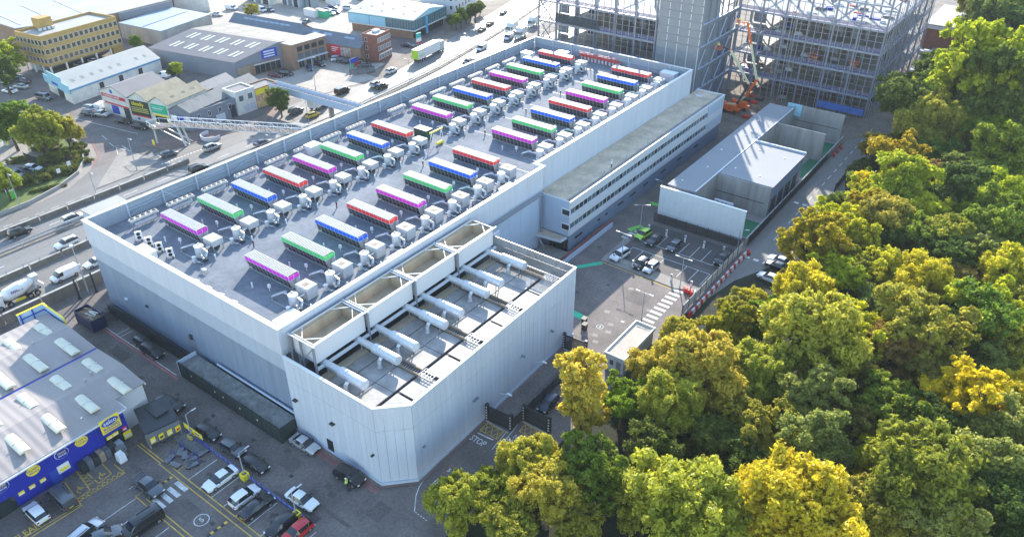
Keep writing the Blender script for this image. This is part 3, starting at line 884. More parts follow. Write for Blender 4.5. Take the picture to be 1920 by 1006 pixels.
# condenser racks along the screen
rk = thing('condenser_rack', 'x', 'condenser', group='condenser racks along the louvred screen')
fr = MB().box(-0.5, 0, 1.2, 0.5, 5.0, 1.28)
part(rk, 'platform', fr, M['warm_white'])
for y in (0.1, 1.7, 3.3, 4.8):
    part(rk, 'leg', MB().box(-0.4, y, 0, -0.3, y + 0.1, 1.2).box(0.3, y, 0, 0.4, y + 0.1, 1.2).box(-0.3, y, 0.9, 0.3, y + 0.08, 1.0), M['steel'])
for k in range(5):
    u_ = part(rk, 'fan_unit', MB().box(-0.42, 0.08 + k * 0.98, 1.28, 0.42, 0.95 + k * 0.98, 1.55), M['warm_white'])
    part(u_, 'fan', MB().cyl((0, 0.51 + k * 0.98, 1.55), (0, 0.51 + k * 0.98, 1.6), 0.33, 12), M['black'])
part(rk, 'hanging_unit', MB().box(0.1, 0.6, 0.35, 0.45, 4.4, 0.85), M['light_clad'])
for i in range(15):
    place(rk, (-3.4, 6.868 * i + (5.37 if i >= 8 else 0) - 3.7, 14.0), 'rack of small condenser fans, %s from the near corner, by the louvred screen' % ORD[i])

cu_ = thing('condenser_unit', 'x', 'condenser', group='free standing condenser units')
part(cu_, 'casing', MB().box(-0.5, -0.2, 0.25, 0.5, 0.2, 1.65), M['white'])
part(cu_, 'stand', MB().box(-0.55, -0.45, 0, -0.4, 0.45, 0.25).box(0.4, -0.45, 0, 0.55, 0.45, 0.25), M['steel'])
for z in (0.62, 1.28):
    part(cu_, 'fan', MB().cyl((0, 0.2, z), (0, 0.24, z), 0.29, 12), M['black'], True)
    part(cu_, 'fan', MB().cyl((0, -0.2, z), (0, -0.24, z), 0.29, 12), M['black'], True)
for k in range(4):
    place(cu_, (1.2 + 2.87 * k, -5.0, 14.0), 'white twin fan condenser on open roof near corner, %s from the left' % ORD[k], R(62))
for k in range(4):
    place(cu_, (20.9 + 2.93 * k, -7.7, 14.0), 'condenser half hidden behind the near parapet, %s from the left' % ORD[k], R(8))


def roof_box(x0, y0, x1, y1, z1, label, m='white', lid='white'):
    t = thing('roof_housing', label, 'roof housing', ((x0 + x1) / 2, (y0 + y1) / 2, 14.0))
    part(t, 'casing', MB().box(x0, y0, 14.0, x1, y1, z1), M[m])
    part(t, 'lid', MB().box(x0 - 0.06, y0 - 0.06, z1, x1 + 0.06, y1 + 0.06, z1 + 0.1), M[lid])
    return t


roof_box(36.9, -7.0, 39.3, -3.5, 15.0, 'long white housing at the near right corner of the hall roof')
roof_box(38.0, 41.7, 39.6, 45.0, 15.2, 'white housing against the parapet where it steps in')
roof_box(38.2, 13.5, 39.8, 16.8, 15.1, 'white housing against the right parapet above the flues')
roof_box(32.6, 113.4, 36.4, 115.8, 15.9, 'pale housing in the far right corner of the hall roof', 'light_clad')
roof_box(-4.2, 106.4, -1.2, 108.6, 15.7, 'white housing in the far left corner of the hall roof')
roof_box(3.0, 111.6, 6.0, 114.0, 15.8, 'pale housing behind the last red chiller', 'light_clad')
roof_box(4.9, -8.4, 8.4, -6.3, 15.3, 'white rounded housing behind the near parapet')
roof_box(-3.4, 33.0, -1.2, 35.6, 15.8, 'white housing beside the louvred screen', 'white')
t = thing('steel_container', 'dark green container on the hall roof behind red chiller', 'container', (10, 53, 14))
part(t, 'body', MB().box(8.3, 52.0, 14.1, 11.7, 53.9, 16.0), mat('forest_green', (0.015, 0.06, 0.045), 0.5))
part(t, 'roof', MB().box(8.25, 51.95, 16.0, 11.75, 53.95, 16.08), M['pale_roof'])
t = thing('lifting_gantry', 'yellow A frame lifting gantry on the hall roof', 'gantry', (14.2, 52.4, 14))
for y in (50.9, 53.9):
    for dx in (-0.6, 0.6):
        part(t, 'leg', MB().beam((14.1 + dx, y, 14.0), (14.1, y, 16.6), 0.09), M['white'])
part(t, 'beam', MB().box(13.98, 50.5, 16.6, 14.22, 54.3, 16.85), M['shop_yellow'])
t = thing('gas_cylinder', 'yellow tank lying under the roof gantry', 'tank', (15.3, 52.4, 14))
part(t, 'shell', MB().cyl((14.9, 51.6, 14.35), (14.9, 53.2, 14.35), 0.32, 12), M['shop_yellow'], True)
part(t, 'cradle', MB().box(14.6, 51.8, 14.0, 15.2, 52.0, 14.1).box(14.6, 52.8, 14.0, 15.2, 53.0, 14.1), M['steel'])
t = thing('plant_rack', 'red netted scaffold rack over pale units by the back screen', 'rack', (14.4, 115.6, 14))
for k in range(11):
    part(t, 'pale_unit', MB().box(8.8 + 1.05 * k, 115.2, 14.0, 9.5 + 1.05 * k, 116.2, 15.0), M['light_clad'])
for k in range(12):
    part(t, 'upright', MB().box(8.45 + 1.05 * k, 114.95, 14.0, 8.53 + 1.05 * k, 115.03, 16.3), M['barrier_red'])
for z in (15.2, 15.55, 15.9, 16.25):
    part(t, 'rail', MB().box(8.4, 114.9, z, 20.2, 114.96, z + 0.07), M['barrier_red'])
part(t, 'boarding', MB().box(8.4, 115.05, 15.12, 20.2, 116.5, 15.18), M['barrier_red'])
for k, (x, y) in enumerate(((19.3, 42.5), (19.5, 61.3), (18.4, 21.4), (17.6, 4.6), (19.2, 90.0), (19.4, 76.0))):
    t = thing('roof_bollard', 'short dark bollard on the roof aisle, %s from the near end' % ORD[[3, 2, 1, 0, 5, 4].index(k) if False else (2, 3, 1, 0, 5, 4)[k]], 'bollard', (x, y, 14), group='dark bollards on the roof aisle')
    part(t, 'post', MB().cyl((x, y, 14.0), (x, y, 14.8), 0.1, 8), M['dark_metal'])
    part(t, 'head', MB().box(x - 0.16, y - 0.05, 14.75, x + 0.16, y + 0.05, 15.15), mat('roof_sign_%d' % k, (0.09, 0.015, 0.03), 0.5))
t = thing('roof_trolley', 'small metal trolley on open deck near the front parapet', 'trolley', (17.6, -4.4, 14))
part(t, 'tray', MB().box(17.1, -4.7, 14.45, 18.1, -4.1, 14.52), M['steel'])
for x in (17.15, 18.05):
    for y in (-4.65, -4.15):
        part(t, 'leg', MB().box(x - 0.03, y - 0.03, 14.0, x + 0.03, y + 0.03, 14.8), M['steel'])

# membrane laps on the deck
for k in range(13):
    part(hall, 'membrane_lap', MB().box(-6.5, -5.2 + 9.6 * k, 14.002, 38.4, -5.12 + 9.6 * k, 14.012), M['slate_clad'])
# ================================================================ generator block
gb = thing('generator_block', 'tall white clad generator block with chamfered corner and open plant roof', 'building', (51, 10, 0))
part(gb, 'hidden_core', MB().prism([(42.4, -9.6), (58.2, -9.6), (61.3, -6.5), (61.1, 30.7), (42.4, 30.7)], 0.0, 10.1), M['slate_clad'])
part(gb, 'plinth', MB().prism([(42.0, -10.05), (58.55, -10.05), (61.85, -6.7), (61.4, 31.0), (61.0, 31.0), (61.4, -6.6), (58.3, -9.7), (42.0, -9.7)], 0.0, 0.5), M['mid_clad'])
zb = ((0.52, 9.38), (9.42, 13.2))


def clad_run(a, b, n):
    a, b = Vector((*a, 0)), Vector((*b, 0))
    d = (b - a) / n
    rz = math.atan2(d.y, d.x)
    for z0, z1 in zb:
        me = MB().box(0.015, 0, 0, d.length - 0.015, 0.22, z1 - z0).mesh('wall_panel', M['mesh_clad'])
        for k in range(n):
            piece(gb, 'wall_panel', me, a + d * k + Vector((0, 0, z0)), rz)


clad_run((42.0, -9.9), (58.4, -9.9), 16)
clad_run((58.42, -9.88), (61.7, -6.62), 4)
clad_run((61.7, -6.58), (61.25, 31.0), 36)
part(gb, 'coping', MB().prism([(41.95, -9.98), (58.45, -9.98), (61.8, -6.65), (61.33, 31.1), (60.98, 31.1), (61.4, -6.5), (58.3, -9.6), (41.95, -9.6)], 13.2, 13.3), M['white'])
# open barred screen on the far side
bars = MB()
for k in range(40):
    bars.box(0.1 * k, 0, 0, 0.1 * k + 0.035, 0.06, 2.9)
bars.box(0, 0.0, 2.8, 4.1, 0.1, 2.95).box(0, 0.061, 1.4, 4.1, 0.1, 1.5).box(0, -0.06, 0, 0.12, -0.001, 2.9)
bme = bars.mesh('barred_screen', M['steel'])
for k in range(4):
    piece(gb, 'barred_screen', bme, (44.9 + 4.05 * k, 31.0, 10.3))
part(gb, 'screen_return', MB().box(44.7, 30.9, 9.5, 44.88, 33.0, 13.3), M['mesh_clad'])
part(gb, 'far_wall', MB().box(42.4, 30.75, 0.2, 61.0, 30.95, 10.2), M['mid_clad'])
part(gb, 'roof_void', MB().sheet([(42.4, -9.6), (58.2, -9.6), (61.3, -6.5), (61.0, 30.7), (42.4, 30.7)], 10.12), M['dark_metal'])
t_ = []
PER = 9.53
for i in range(4):
    y0 = -8.3 + PER * i
    xs_ = [(46.3, 49.5), (49.65, 52.7), (52.85, 56.0)]
    for (xa, xb) in xs_:
        for ya, yb in ((y0 + 0.1, y0 + 4.1), (y0 + 4.2, y0 + 8.2)):
            part(gb, 'roof_plate', MB().box(xa, ya, 10.2, xb, yb, 10.42 + random.uniform(-0.02, 0.02)), M['gen_roof'])
    for ya, yb in ((y0 + 0.3, y0 + 4.4), (y0 + 4.8, y0 + 9.0)):
        xe = 60.9 if ya > -5.6 else 59.0
        part(gb, 'roof_plate', MB().box(56.5, ya, 10.2, xe, yb, 10.38 + random.uniform(-0.02, 0.02)), M['gen_roof'])
    part(gb, 'low_trough', MB().box(46.3, y0 + 0.2, 10.43, 47.6, y0 + 8.1, 10.6), M['plen'])
    # grated walkway with timber edges between two bays
    wk = MB()
    for k in range(26):
        wk.box(46.6 + 0.4 * k, y0 + 8.45, 10.5, 46.66 + 0.4 * k, y0 + 9.25, 10.56)
    part(gb, 'walkway_grating', wk, M['steel'])
    part(gb, 'walkway_edge', MB().box(46.4, y0 + 8.3, 10.45, 57.0, y0 + 8.42, 10.85), M['wood'])
    part(gb, 'walkway_edge', MB().box(46.4, y0 + 9.3, 10.45, 56.2, y0 + 9.42, 10.85), M['wood'])
    lad = MB()
    for q in range(5):
        lad.beam((56.6 + 0.5 * q, y0 + 8.3, 10.8), (56.6 + 0.5 * q, y0 + 9.9, 10.8), 0.07)
    for q in range(4):
        lad.beam((56.6, y0 + 8.3 + 0.53 * q, 10.8), (58.6, y0 + 8.3 + 0.53 * q, 10.8), 0.07)
    part(gb, 'hatch_grid', lad, M['white'])
part(gb, 'near_walkway_edge', MB().box(45.0, -9.3, 10.6, 58.0, -9.15, 11.3).box(45.0, -8.9, 10.6, 57.2, -8.8, 11.0), M['wood'])
# door, fixtures
c = G(626, 846)
part(gb, 'door', MB().box(c.x - 0.6, -10.0, 0.15, c.x + 0.5, -9.86, 2.4), M['black'])
for u, v, wd in ((555, 749, 0.7), (624, 793, 0.7), (700, 852, 0.3)):
    d = _CR @ Vector(((u - 960) / FPX, -(v - 503) / FPX, -1.0))
    p_ = CAM + d * ((-10.0 - CAM.y) / d.y)
    part(gb, 'wall_lamp', MB().box(p_.x - wd / 2, -10.4, p_.z - 0.08, p_.x + wd / 2, -9.9, p_.z + 0.08), M['dark_metal'])
for u, v in ((888, 750), (793, 835), (1035, 620), (980, 667), (893, 745)):
    d = _CR @ Vector(((u - 960) / FPX, -(v - 503) / FPX, -1.0))
    p_ = CAM + d * ((61.6 - CAM.x) / d.x)
    part(gb, 'wall_lamp', MB().box(61.45, p_.y - 0.2, p_.z - 0.1, 61.95, p_.y + 0.2, p_.z + 0.1), M['slate_clad'])
for yb in (11.0, 19.8):
    part(gb, 'arm_lamp', MB().beam((61.5, yb, 2.2), (63.2, yb, 2.9), 0.08).box(62.9, yb - 0.15, 2.88, 63.7, yb + 0.15, 3.0), M['white'])


def make_flue():
    t = thing('exhaust_silencer', 'x', 'silencer', group='exhaust silencers on the generator block')
    part(t, 'inlet_pipe', MB().cyl((-0.9, 0, 0), (2.8, 0, 0), 0.5, 16), M['duct'], True)
    part(t, 'silencer_body', MB().cyl((2.8, 0, 0), (7.2, 0, 0), 0.72, 20).cyl((7.2, 0, 0), (7.26, 0, 0), 0.68, 20), M['duct'], True)
    part(t, 'flange', MB().cyl((2.74, 0, 0), (2.8, 0, 0), 0.6, 16), M['grey_paint'], True)
    for x in (0.6, 4.0, 6.4):
        part(t, 'support', MB().box(x - 0.06, -0.4, -1.5, x + 0.06, -0.28, -0.3).box(x - 0.06, 0.28, -1.5, x + 0.06, 0.4, -0.3), M['grey_paint'])
    part(t, 'exhaust_elbow', MB().tube([(4.9, -0.3, -0.1), (4.9, -0.85, -0.05), (4.9, -1.2, -0.35), (4.9, -1.3, -0.8), (4.9, -1.3, -1.5)], 0.28, 10).cyl((4.9, -1.3, -1.48), (4.9, -1.3, -1.4), 0.4, 10), M['duct'], True)
    return t


flue = make_flue()
for i in range(8):
    y = (-6.45 if i % 2 == 0 else -0.4) + PER * (i // 2)
    place(flue, (46.3, y, 11.95), 'horizontal silver exhaust silencer, %s from the near end of the generator roof' % ORD[i])


def make_plenum():
    t = thing('exhaust_plenum', 'x', 'plenum', group='open topped plenum boxes above the flues')
    L = 8.8
    part(t, 'side_wall', MB().box(4.15, 0, 0, 4.3, L, 3.1), M['light_clad'])
    part(t, 'side_wall', MB().box(0, 0, 0, 0.15, L, 3.1), M['plen'])
    part(t, 'end_wall', MB().box(0.15, 0, 0, 4.15, 0.15, 3.1), M['light_clad'])
    part(t, 'end_wall', MB().box(0.15, L - 0.15, 0, 4.15, L, 3.1), M['slate_clad'])
    part(t, 'inner_lining', MB().box(0.16, 0.16, 0.0, 4.14, L - 0.16, 1.2), M['plen'])
    part(t, 'inner_baffle', MB().box(0.16, 0.16, 1.2, 0.5, L - 0.16, 2.9).box(0.5, L - 0.5, 1.2, 4.14, L - 0.16, 2.9), M['plen'])
    rm = MB().box(-0.05, -0.05, 3.1, 4.4, 0.1, 3.22).box(-0.05, L - 0.1, 3.1, 4.4, L + 0.05, 3.22).box(4.2, 0.1, 3.1, 4.4, L - 0.1, 3.22).box(-0.05, 0.1, 3.1, 0.1, L - 0.1, 3.22)
    part(t, 'top_rim', rm, M['light_clad'])
    for a, b in (((0.1, 1.7), (2.0, 0.1)), ((2.2, 0.1), (4.2, 1.9)), ((2.2, L - 0.1), (4.2, L - 1.9)), ((0.1, L - 2.0), (1.8, L - 0.1))):
        part(t, 'corner_brace', MB().beam((*a, 3.05), (*b, 3.05), 0.09), M['white'])
    for y in (-0.45,):
        for x in (0.1, 2.2, 4.7):
            part(t, 'post', MB().box(x - 0.13, y - 0.13, -2.4, x + 0.13, y + 0.13, 3.2), M['slate_clad'])
        part(t, 'tie_beam', MB().box(-0.1, y - 0.1, 3.2, 5.0, y + 0.1, 3.34), M['light_clad'])
        part(t, 'knee_brace', MB().beam((2.2, y, 0.0), (4.6, y, 2.9), 0.12), M['slate_clad'])
    part(t, 'top_rail', MB().box(4.6, -0.6, 3.2, 4.8, L + 0.4, 3.36), M['light_clad'])
    part(t, 'sill_beam', MB().box(4.5, -0.3, -0.75, 4.8, L + 0.3, -0.35), M['light_clad'])
    return t


pl_ = make_plenum()
for i in range(4):
    place(pl_, (41.75, -7.75 + PER * i, 12.55), 'open steel plenum box with white rim, %s from the near end of the block' % ORD[i])

# ================================================================ office wing
ow = thing('office_wing', 'long three storey grey office wing with ribbon windows', 'building', (43, 86, 0))
part(ow, 'ground_wall', MB().box(39.4, 52.3, 0.0, 46.5, 121.0, 3.7), M['dark_clad'])
part(ow, 'upper_wall', MB().box(39.3, 52.0, 3.7, 46.45, 121.4, 10.5), M['light_clad'])
part(ow, 'end_wall', MB().box(39.35, 51.9, 3.68, 46.4, 51.99, 10.9), M['mid_clad'])
part(ow, 'flat_roof', MB().sheet(rect(39.3, 52.2, 46.3, 121.2), 10.6), M['office_roof'])
part(ow, 'roof_walkway', MB().box(45.4, 52.3, 10.605, 46.25, 121.1, 10.66), M['pave'])
part(ow, 'parapet', MB().box(46.4, 51.9, 10.5, 46.75, 121.5, 11.0).box(39.36, 51.9, 10.91, 46.39, 52.2, 11.0).box(39.36, 121.2, 10.5, 46.39, 121.5, 11.0), M['light_clad'])
part(ow, 'far_block', MB().box(46.46, 112.5, 3.8, 46.7, 121.4, 10.49), M['mid_clad'])
for z0, z1 in ((9.35, 10.49), (6.35, 8.02), (3.72, 4.92)):
    n = 23 if z0 > 9 else 30
    me = MB().box(0, 0.01, 0, 0.25, 2.29 if n == 30 else 2.59, z1 - z0).mesh('spandrel_panel', M['light_clad'])
    for k in range(n):
        piece(ow, 'spandrel_panel', me, (46.46, 52.0 + (2.3 if n == 30 else 2.6) * k, z0))
wf = MB().box(0, 0, 0, 0.1, 0.08, 1.25).box(0, 0.081, 0, 0.14, 1.5, 0.06).box(0, 0.081, 1.19, 0.14, 1.5, 1.25).mesh('window', M['light_clad'])
wp = MB().box(0.02, 0.081, 0.061, 0.05, 1.499, 1.189).mesh('pane', M['glass'])
wp2 = MB().box(0.02, 0.081, 0.061, 0.05, 1.499, 1.189).mesh('pane', M['pale_glass'])
for z0, n in ((8.06, 40), (4.98, 45)):
    for k in range(n):
        o = piece(ow, 'window', wf, (46.47, 52.4 + 1.5 * k, z0))
        put('pane', wp if random.random() < 0.4 else wp2, o)
for z0 in (8.06, 4.98):
    o = part(ow, 'corner_window', MB().box(45.0, 51.75, z0 - 0.1, 46.85, 51.88, z0 + 0.06).box(45.0, 51.75, z0 + 1.19, 46.85, 51.88, z0 + 1.35).box(45.0, 51.75, z0 + 0.061, 45.12, 51.88, z0 + 1.189).box(46.75, 51.75, z0 + 0.061, 46.85, 51.88, z0 + 1.189), M['white'])
    part(o, 'pane', MB().box(45.12, 51.8, z0 + 0.061, 46.75, 51.85, z0 + 1.189), M['glass'])
for y, wd in ((54.5, 2.6), (63, 0.8), (66, 0.8), (71.0, 2.2), (76, 2.4), (82.0, 2.0), (90, 2.4), (98, 2.4), (107, 2.2)):
    part(ow, 'slot_window', MB().box(46.5, y, 1.9, 46.55, y + wd, 2.35), M['glass'])
ent = part(ow, 'entrance_canopy', MB().hexa([(40.6, 49.2, 3.1), (46.2, 49.9, 3.1), (46.4, 51.89, 3.1), (40.6, 51.89, 3.1)], [(40.6, 49.2, 3.5), (46.2, 49.9, 3.5), (46.4, 51.89, 3.5), (40.6, 51.89, 3.5)]), M['light_clad'])
part(ent, 'canopy_prop', MB().beam((41.2, 49.5, 3.1), (42.2, 50.8, 0.0), 0.16), M['light_clad'])
part(ent, 'canopy_top', MB().sheet([(40.8, 49.5), (45.9, 50.1), (46.1, 51.7), (40.8, 51.7)], 3.505), M['office_roof'])
for k in range(5):
    part(ow, 'entrance_glass', MB().box(42.2 + 0.85 * k, 52.2, 0.1, 42.95 + 0.85 * k, 52.29, 2.8), M['glass'])
for u, v, dz in ((1298, 178, 0.5),):
    part(ow, 'roof_hatch', MB().box(41, 117, 10.6, 42.4, 118.0, 10.85), M['light_clad'])
for k, y in enumerate(np.arange(58, 118, 9.0)):
    part(ow, 'roof_vent', MB().cyl((45.0, y, 10.6), (45.0, y, 11.25), 0.06, 6), M['steel'])
t = thing('terrace_wall', 'low grey terrace wall with brown rail beside the office wing', 'wall', (49, 58, 0))
part(t, 'wall_base', MB().box(48.1, 46.0, 0, 48.35, 66.0, 0.95), M['mid_clad'])
part(t, 'hand_rail', MB().box(48.05, 46.0, 1.25, 48.15, 66.0, 1.33).box(47.6, 46.0, 0.9, 48.05, 66.0, 1.2), M['red_brick'])
part(t, 'terrace', MB().box(41.3, 46.0, 0.0, 48.05, 51.7, 0.45), M['pave'])
for k in range(5):
    part(t, 'step', MB().box(45.6, 43.9 + 0.42 * k, 0.0, 47.8, 44.31 + 0.42 * k, 0.09 * (k + 1)), M['concrete'])
railing('dark railing round the entrance terrace', (41.4, 45.9), (45.4, 45.9))
for x, y, lb in ((42.6, 47.6, 'planter box with dark soil at the left of the entrance'), (43.2, 41.0, 'planter box beside the generator block screen')):
    t = thing('planter', lb, 'planter', (x, y, 0))
    part(t, 'box', MB().box(x - 1.4, y - 0.4, 0, x + 1.4, y + 0.4, 1.0), M['light_clad'])
    part(t, 'soil', MB().sheet(rect(x - 1.3, y - 0.3, x + 1.3, y + 0.3), 1.01), M['soil'])

# ================================================================ substation with concrete bays
ss = thing('substation', 'grey roofed substation with open concrete transformer bays', 'building', (63, 105, 0))
part(ss, 'switch_room', MB().box(54.5, 77.2, 0.0, 60.0, 132.8, 6.75), M['slate_clad'])
part(ss, 'switch_room_roof', MB().box(54.3, 76.8, 6.76, 60.35, 133.1, 7.0), M['sub_roof'])
part(ss, 'roof_ridge', MB().box(60.2, 76.9, 7.005, 60.5, 133.0, 7.09), M['light_clad'])
part(ss, 'transformer_house', MB().box(60.36, 88.3, 0.0, 71.8, 107.8, 6.6), M['dark_clad'])
part(ss, 'transformer_house_roof', MB().box(60.52, 88.0, 6.62, 72.1, 108.2, 6.95), M['sub_roof'])
part(ss, 'roof_upstand', MB().box(60.5, 107.7, 6.955, 72.0, 108.15, 7.35), M['mid_clad'])
for (x0, y0, x1, y1, z1) in ((60.05, 77.2, 60.35, 87.9, 7.0), (60.36, 87.6, 71.9, 87.98, 6.75), (60.05, 108.3, 60.35, 135.8, 7.0), (60.36, 121.6, 72.0, 122.0, 6.9), (60.36, 135.6, 72.2, 136.0, 7.1)):
    n = max(1, round(max(x1 - x0, y1 - y0) / 2.9))
    for k in range(n):
        if x1 - x0 > y1 - y0:
            q = MB().box(x0 + (x1 - x0) * k / n + 0.01, y0, 0, x0 + (x1 - x0) * (k + 1) / n - 0.01, y1, z1)
        else:
            q = MB().box(x0, y0 + (y1 - y0) * k / n + 0.01, 0, x1, y0 + (y1 - y0) * (k + 1) / n - 0.01, z1)
        part(ss, 'blast_wall_panel', q, M['concrete_wall'])
part(ss, 'bay_floor', MB().box(60.4, 77.0, 0.0, 72.3, 87.5, 0.25), M['pave'])
part(ss, 'bay_floor', MB().box(60.4, 108.3, 0.0, 72.3, 135.5, 0.25), M['pave'])
fg = mat('green_floor', (0.015, 0.13, 0.055), 0.7, var=0.15)
part(ss, 'green_floor', MB().sheet(rect(69.0, 77.4, 72.2, 84.6), 0.26), fg)
part(ss, 'green_floor', MB().sheet(rect(69.6, 110.0, 72.2, 121.4), 0.26), fg)
part(ss, 'green_floor', MB().sheet(rect(69.6, 123.0, 72.2, 133.4), 0.26), fg)
part(ss, 'perimeter_wall', MB().box(72.6, 75.0, 0.0, 72.9, 136.4, 1.5), M['concrete'])
part(ss, 'perimeter_rail', MB().box(72.7, 75.0, 1.51, 72.78, 136.4, 1.62), M['light_clad'])
for y in (89.6, 93.8, 98.0, 102.5):
    part(ss, 'roller_door', MB().box(71.801, y, 0.2, 71.86, y + 2.6, 3.6), M['dark_metal'])
for (x, y) in ((56, 80), (57.5, 89), (56.2, 99), (57.4, 110), (56.4, 120), (62.4, 92), (68, 91.5), (63, 104), (69, 103)):
    z_ = 7.0 if x < 60 else 6.95
    part(ss, 'roof_fixing', MB().cyl((x, y, z_), (x, y, z_ + 0.14), 0.2, 8), M['white'])
part(ss, 'wall_rail', MB().box(60.4, 87.5, 3.1, 71.0, 87.59, 3.2), M['dark_metal'])
part(ss, 'wall_rail', MB().box(60.4, 135.5, 3.3, 71.5, 135.59, 3.4), M['dark_metal'])
part(ss, 'low_wall', MB().box(54.6, 75.1, 0, 60.0, 77.1, 5.6), M['dark_clad'])
part(ss, 'blue_screen', MB().box(58.4, 134.6, 4.6, 62.0, 134.8, 7.6), M['sky_blue'])
for (y, lb) in ((82.0, 'near'), (115.0, 'middle'), (129.0, 'far')):
    t = thing('transformer', 'grey finned transformer standing in the %s concrete bay' % lb, 'transformer', (64.5, y, 0.25))
    part(t, 'tank', MB().box(62.6, y - 1.3, 0.4, 66.2, y + 1.3, 2.9), M['grey_paint'])
    for k in range(9):
        part(t, 'radiator_fin', MB().box(62.8 + 0.38 * k, y - 2.0, 0.6, 62.86 + 0.38 * k, y - 1.31, 2.6), M['grey_paint'])
    for k in range(3):
        part(t, 'bushing', MB().cyl((63.4 + 0.9 * k, y, 2.9), (63.4 + 0.9 * k, y, 3.8), 0.12, 8), M['brown_brick'])
    part(t, 'conservator', MB().cyl((62.4, y + 0.9, 3.4), (66.4, y + 0.9, 3.4), 0.35, 10), M['light_clad'], True)
    part(t, 'plinth', MB().box(62.2, y - 2.1, 0.25, 66.6, y + 1.6, 0.4), M['concrete'])
sw = thing('screen_wall', 'tall white ribbed screen wall facing the car park', 'wall', (63, 74.5, 0))
me = MB().box(0.01, 0, 0, 1.19, 0.3, 6.2).mesh('ribbed_panel', mat('ribbed_white', (0.64, 0.67, 0.69), 0.45, var=0.04, wave=(X3, 4.0, 0.3)))
for k in range(15):
    piece(sw, 'ribbed_panel', me, (54.0 + 1.2 * k, 74.2, 1.2))
part(sw, 'base_wall', MB().box(54.1, 74.3, 0, 71.9, 74.6, 1.19), M['old_wall'])
part(sw, 'coping', MB().box(53.95, 74.1, 7.41, 72.05, 74.6, 7.5), M['white'])
railing('dark railing fence below the white screen wall', (54.0, 72.9), (72.4, 73.4))
railing('dark railing fence on the lane side of the concrete bays', (73.15, 75.5), (73.15, 88.0))
railing('dark railing fence further along the lane past the roofed bay', (73.15, 88.3), (73.15, 124.0))
# ================================================================ steel frame under construction
def AY(u, v, y):
    d = _CR @ Vector(((u - 960) / FPX, -(v - 503) / FPX, -1.0))
    return CAM + d * ((y - CAM.y) / d.y)


def AX(u, v, x):
    d = _CR @ Vector(((u - 960) / FPX, -(v - 503) / FPX, -1.0))
    return CAM + d * ((x - CAM.x) / d.x)


def see_through(name, c, a):
    m = mat(name, c, 0.8, var=0.15, scale=0.8)
    n, l = m.node_tree.nodes, m.node_tree.links
    mx = n.new('ShaderNodeMixShader')
    mx.inputs[0].default_value = a
    tr = n.new('ShaderNodeBsdfTransparent')
    out = n['Material Output']
    l.new(tr.outputs[0], mx.inputs[1])
    l.new(n['Principled BSDF'].outputs[0], mx.inputs[2])
    l.new(mx.outputs[0], out.inputs[0])
    return m


NET = see_through('edge_netting', (0.16, 0.15, 0.34), 0.5)
DARKNET = see_through('grey_netting', (0.05, 0.065, 0.08), 0.8)
FL = [5.75, 11.5, 17.25, 23.0]


def col_mesh(w_, h, nm, m):
    return MB().box(-w_ / 2, -0.03, 0, w_ / 2, 0.03, h).box(-w_ / 2, -w_ / 2, 0, -w_ / 2 + 0.06, w_ / 2, h).box(w_ / 2 - 0.06, -w_ / 2, 0, w_ / 2, w_ / 2, h).mesh(nm, m)


C_ME = col_mesh(0.42, 31, 'column', M['frame_steel'])
MU_ME = MB().box(-0.07, -0.07, 0, 0.07, 0.07, 27.0).mesh('facade_post', M['frame_steel'])
FR = {}


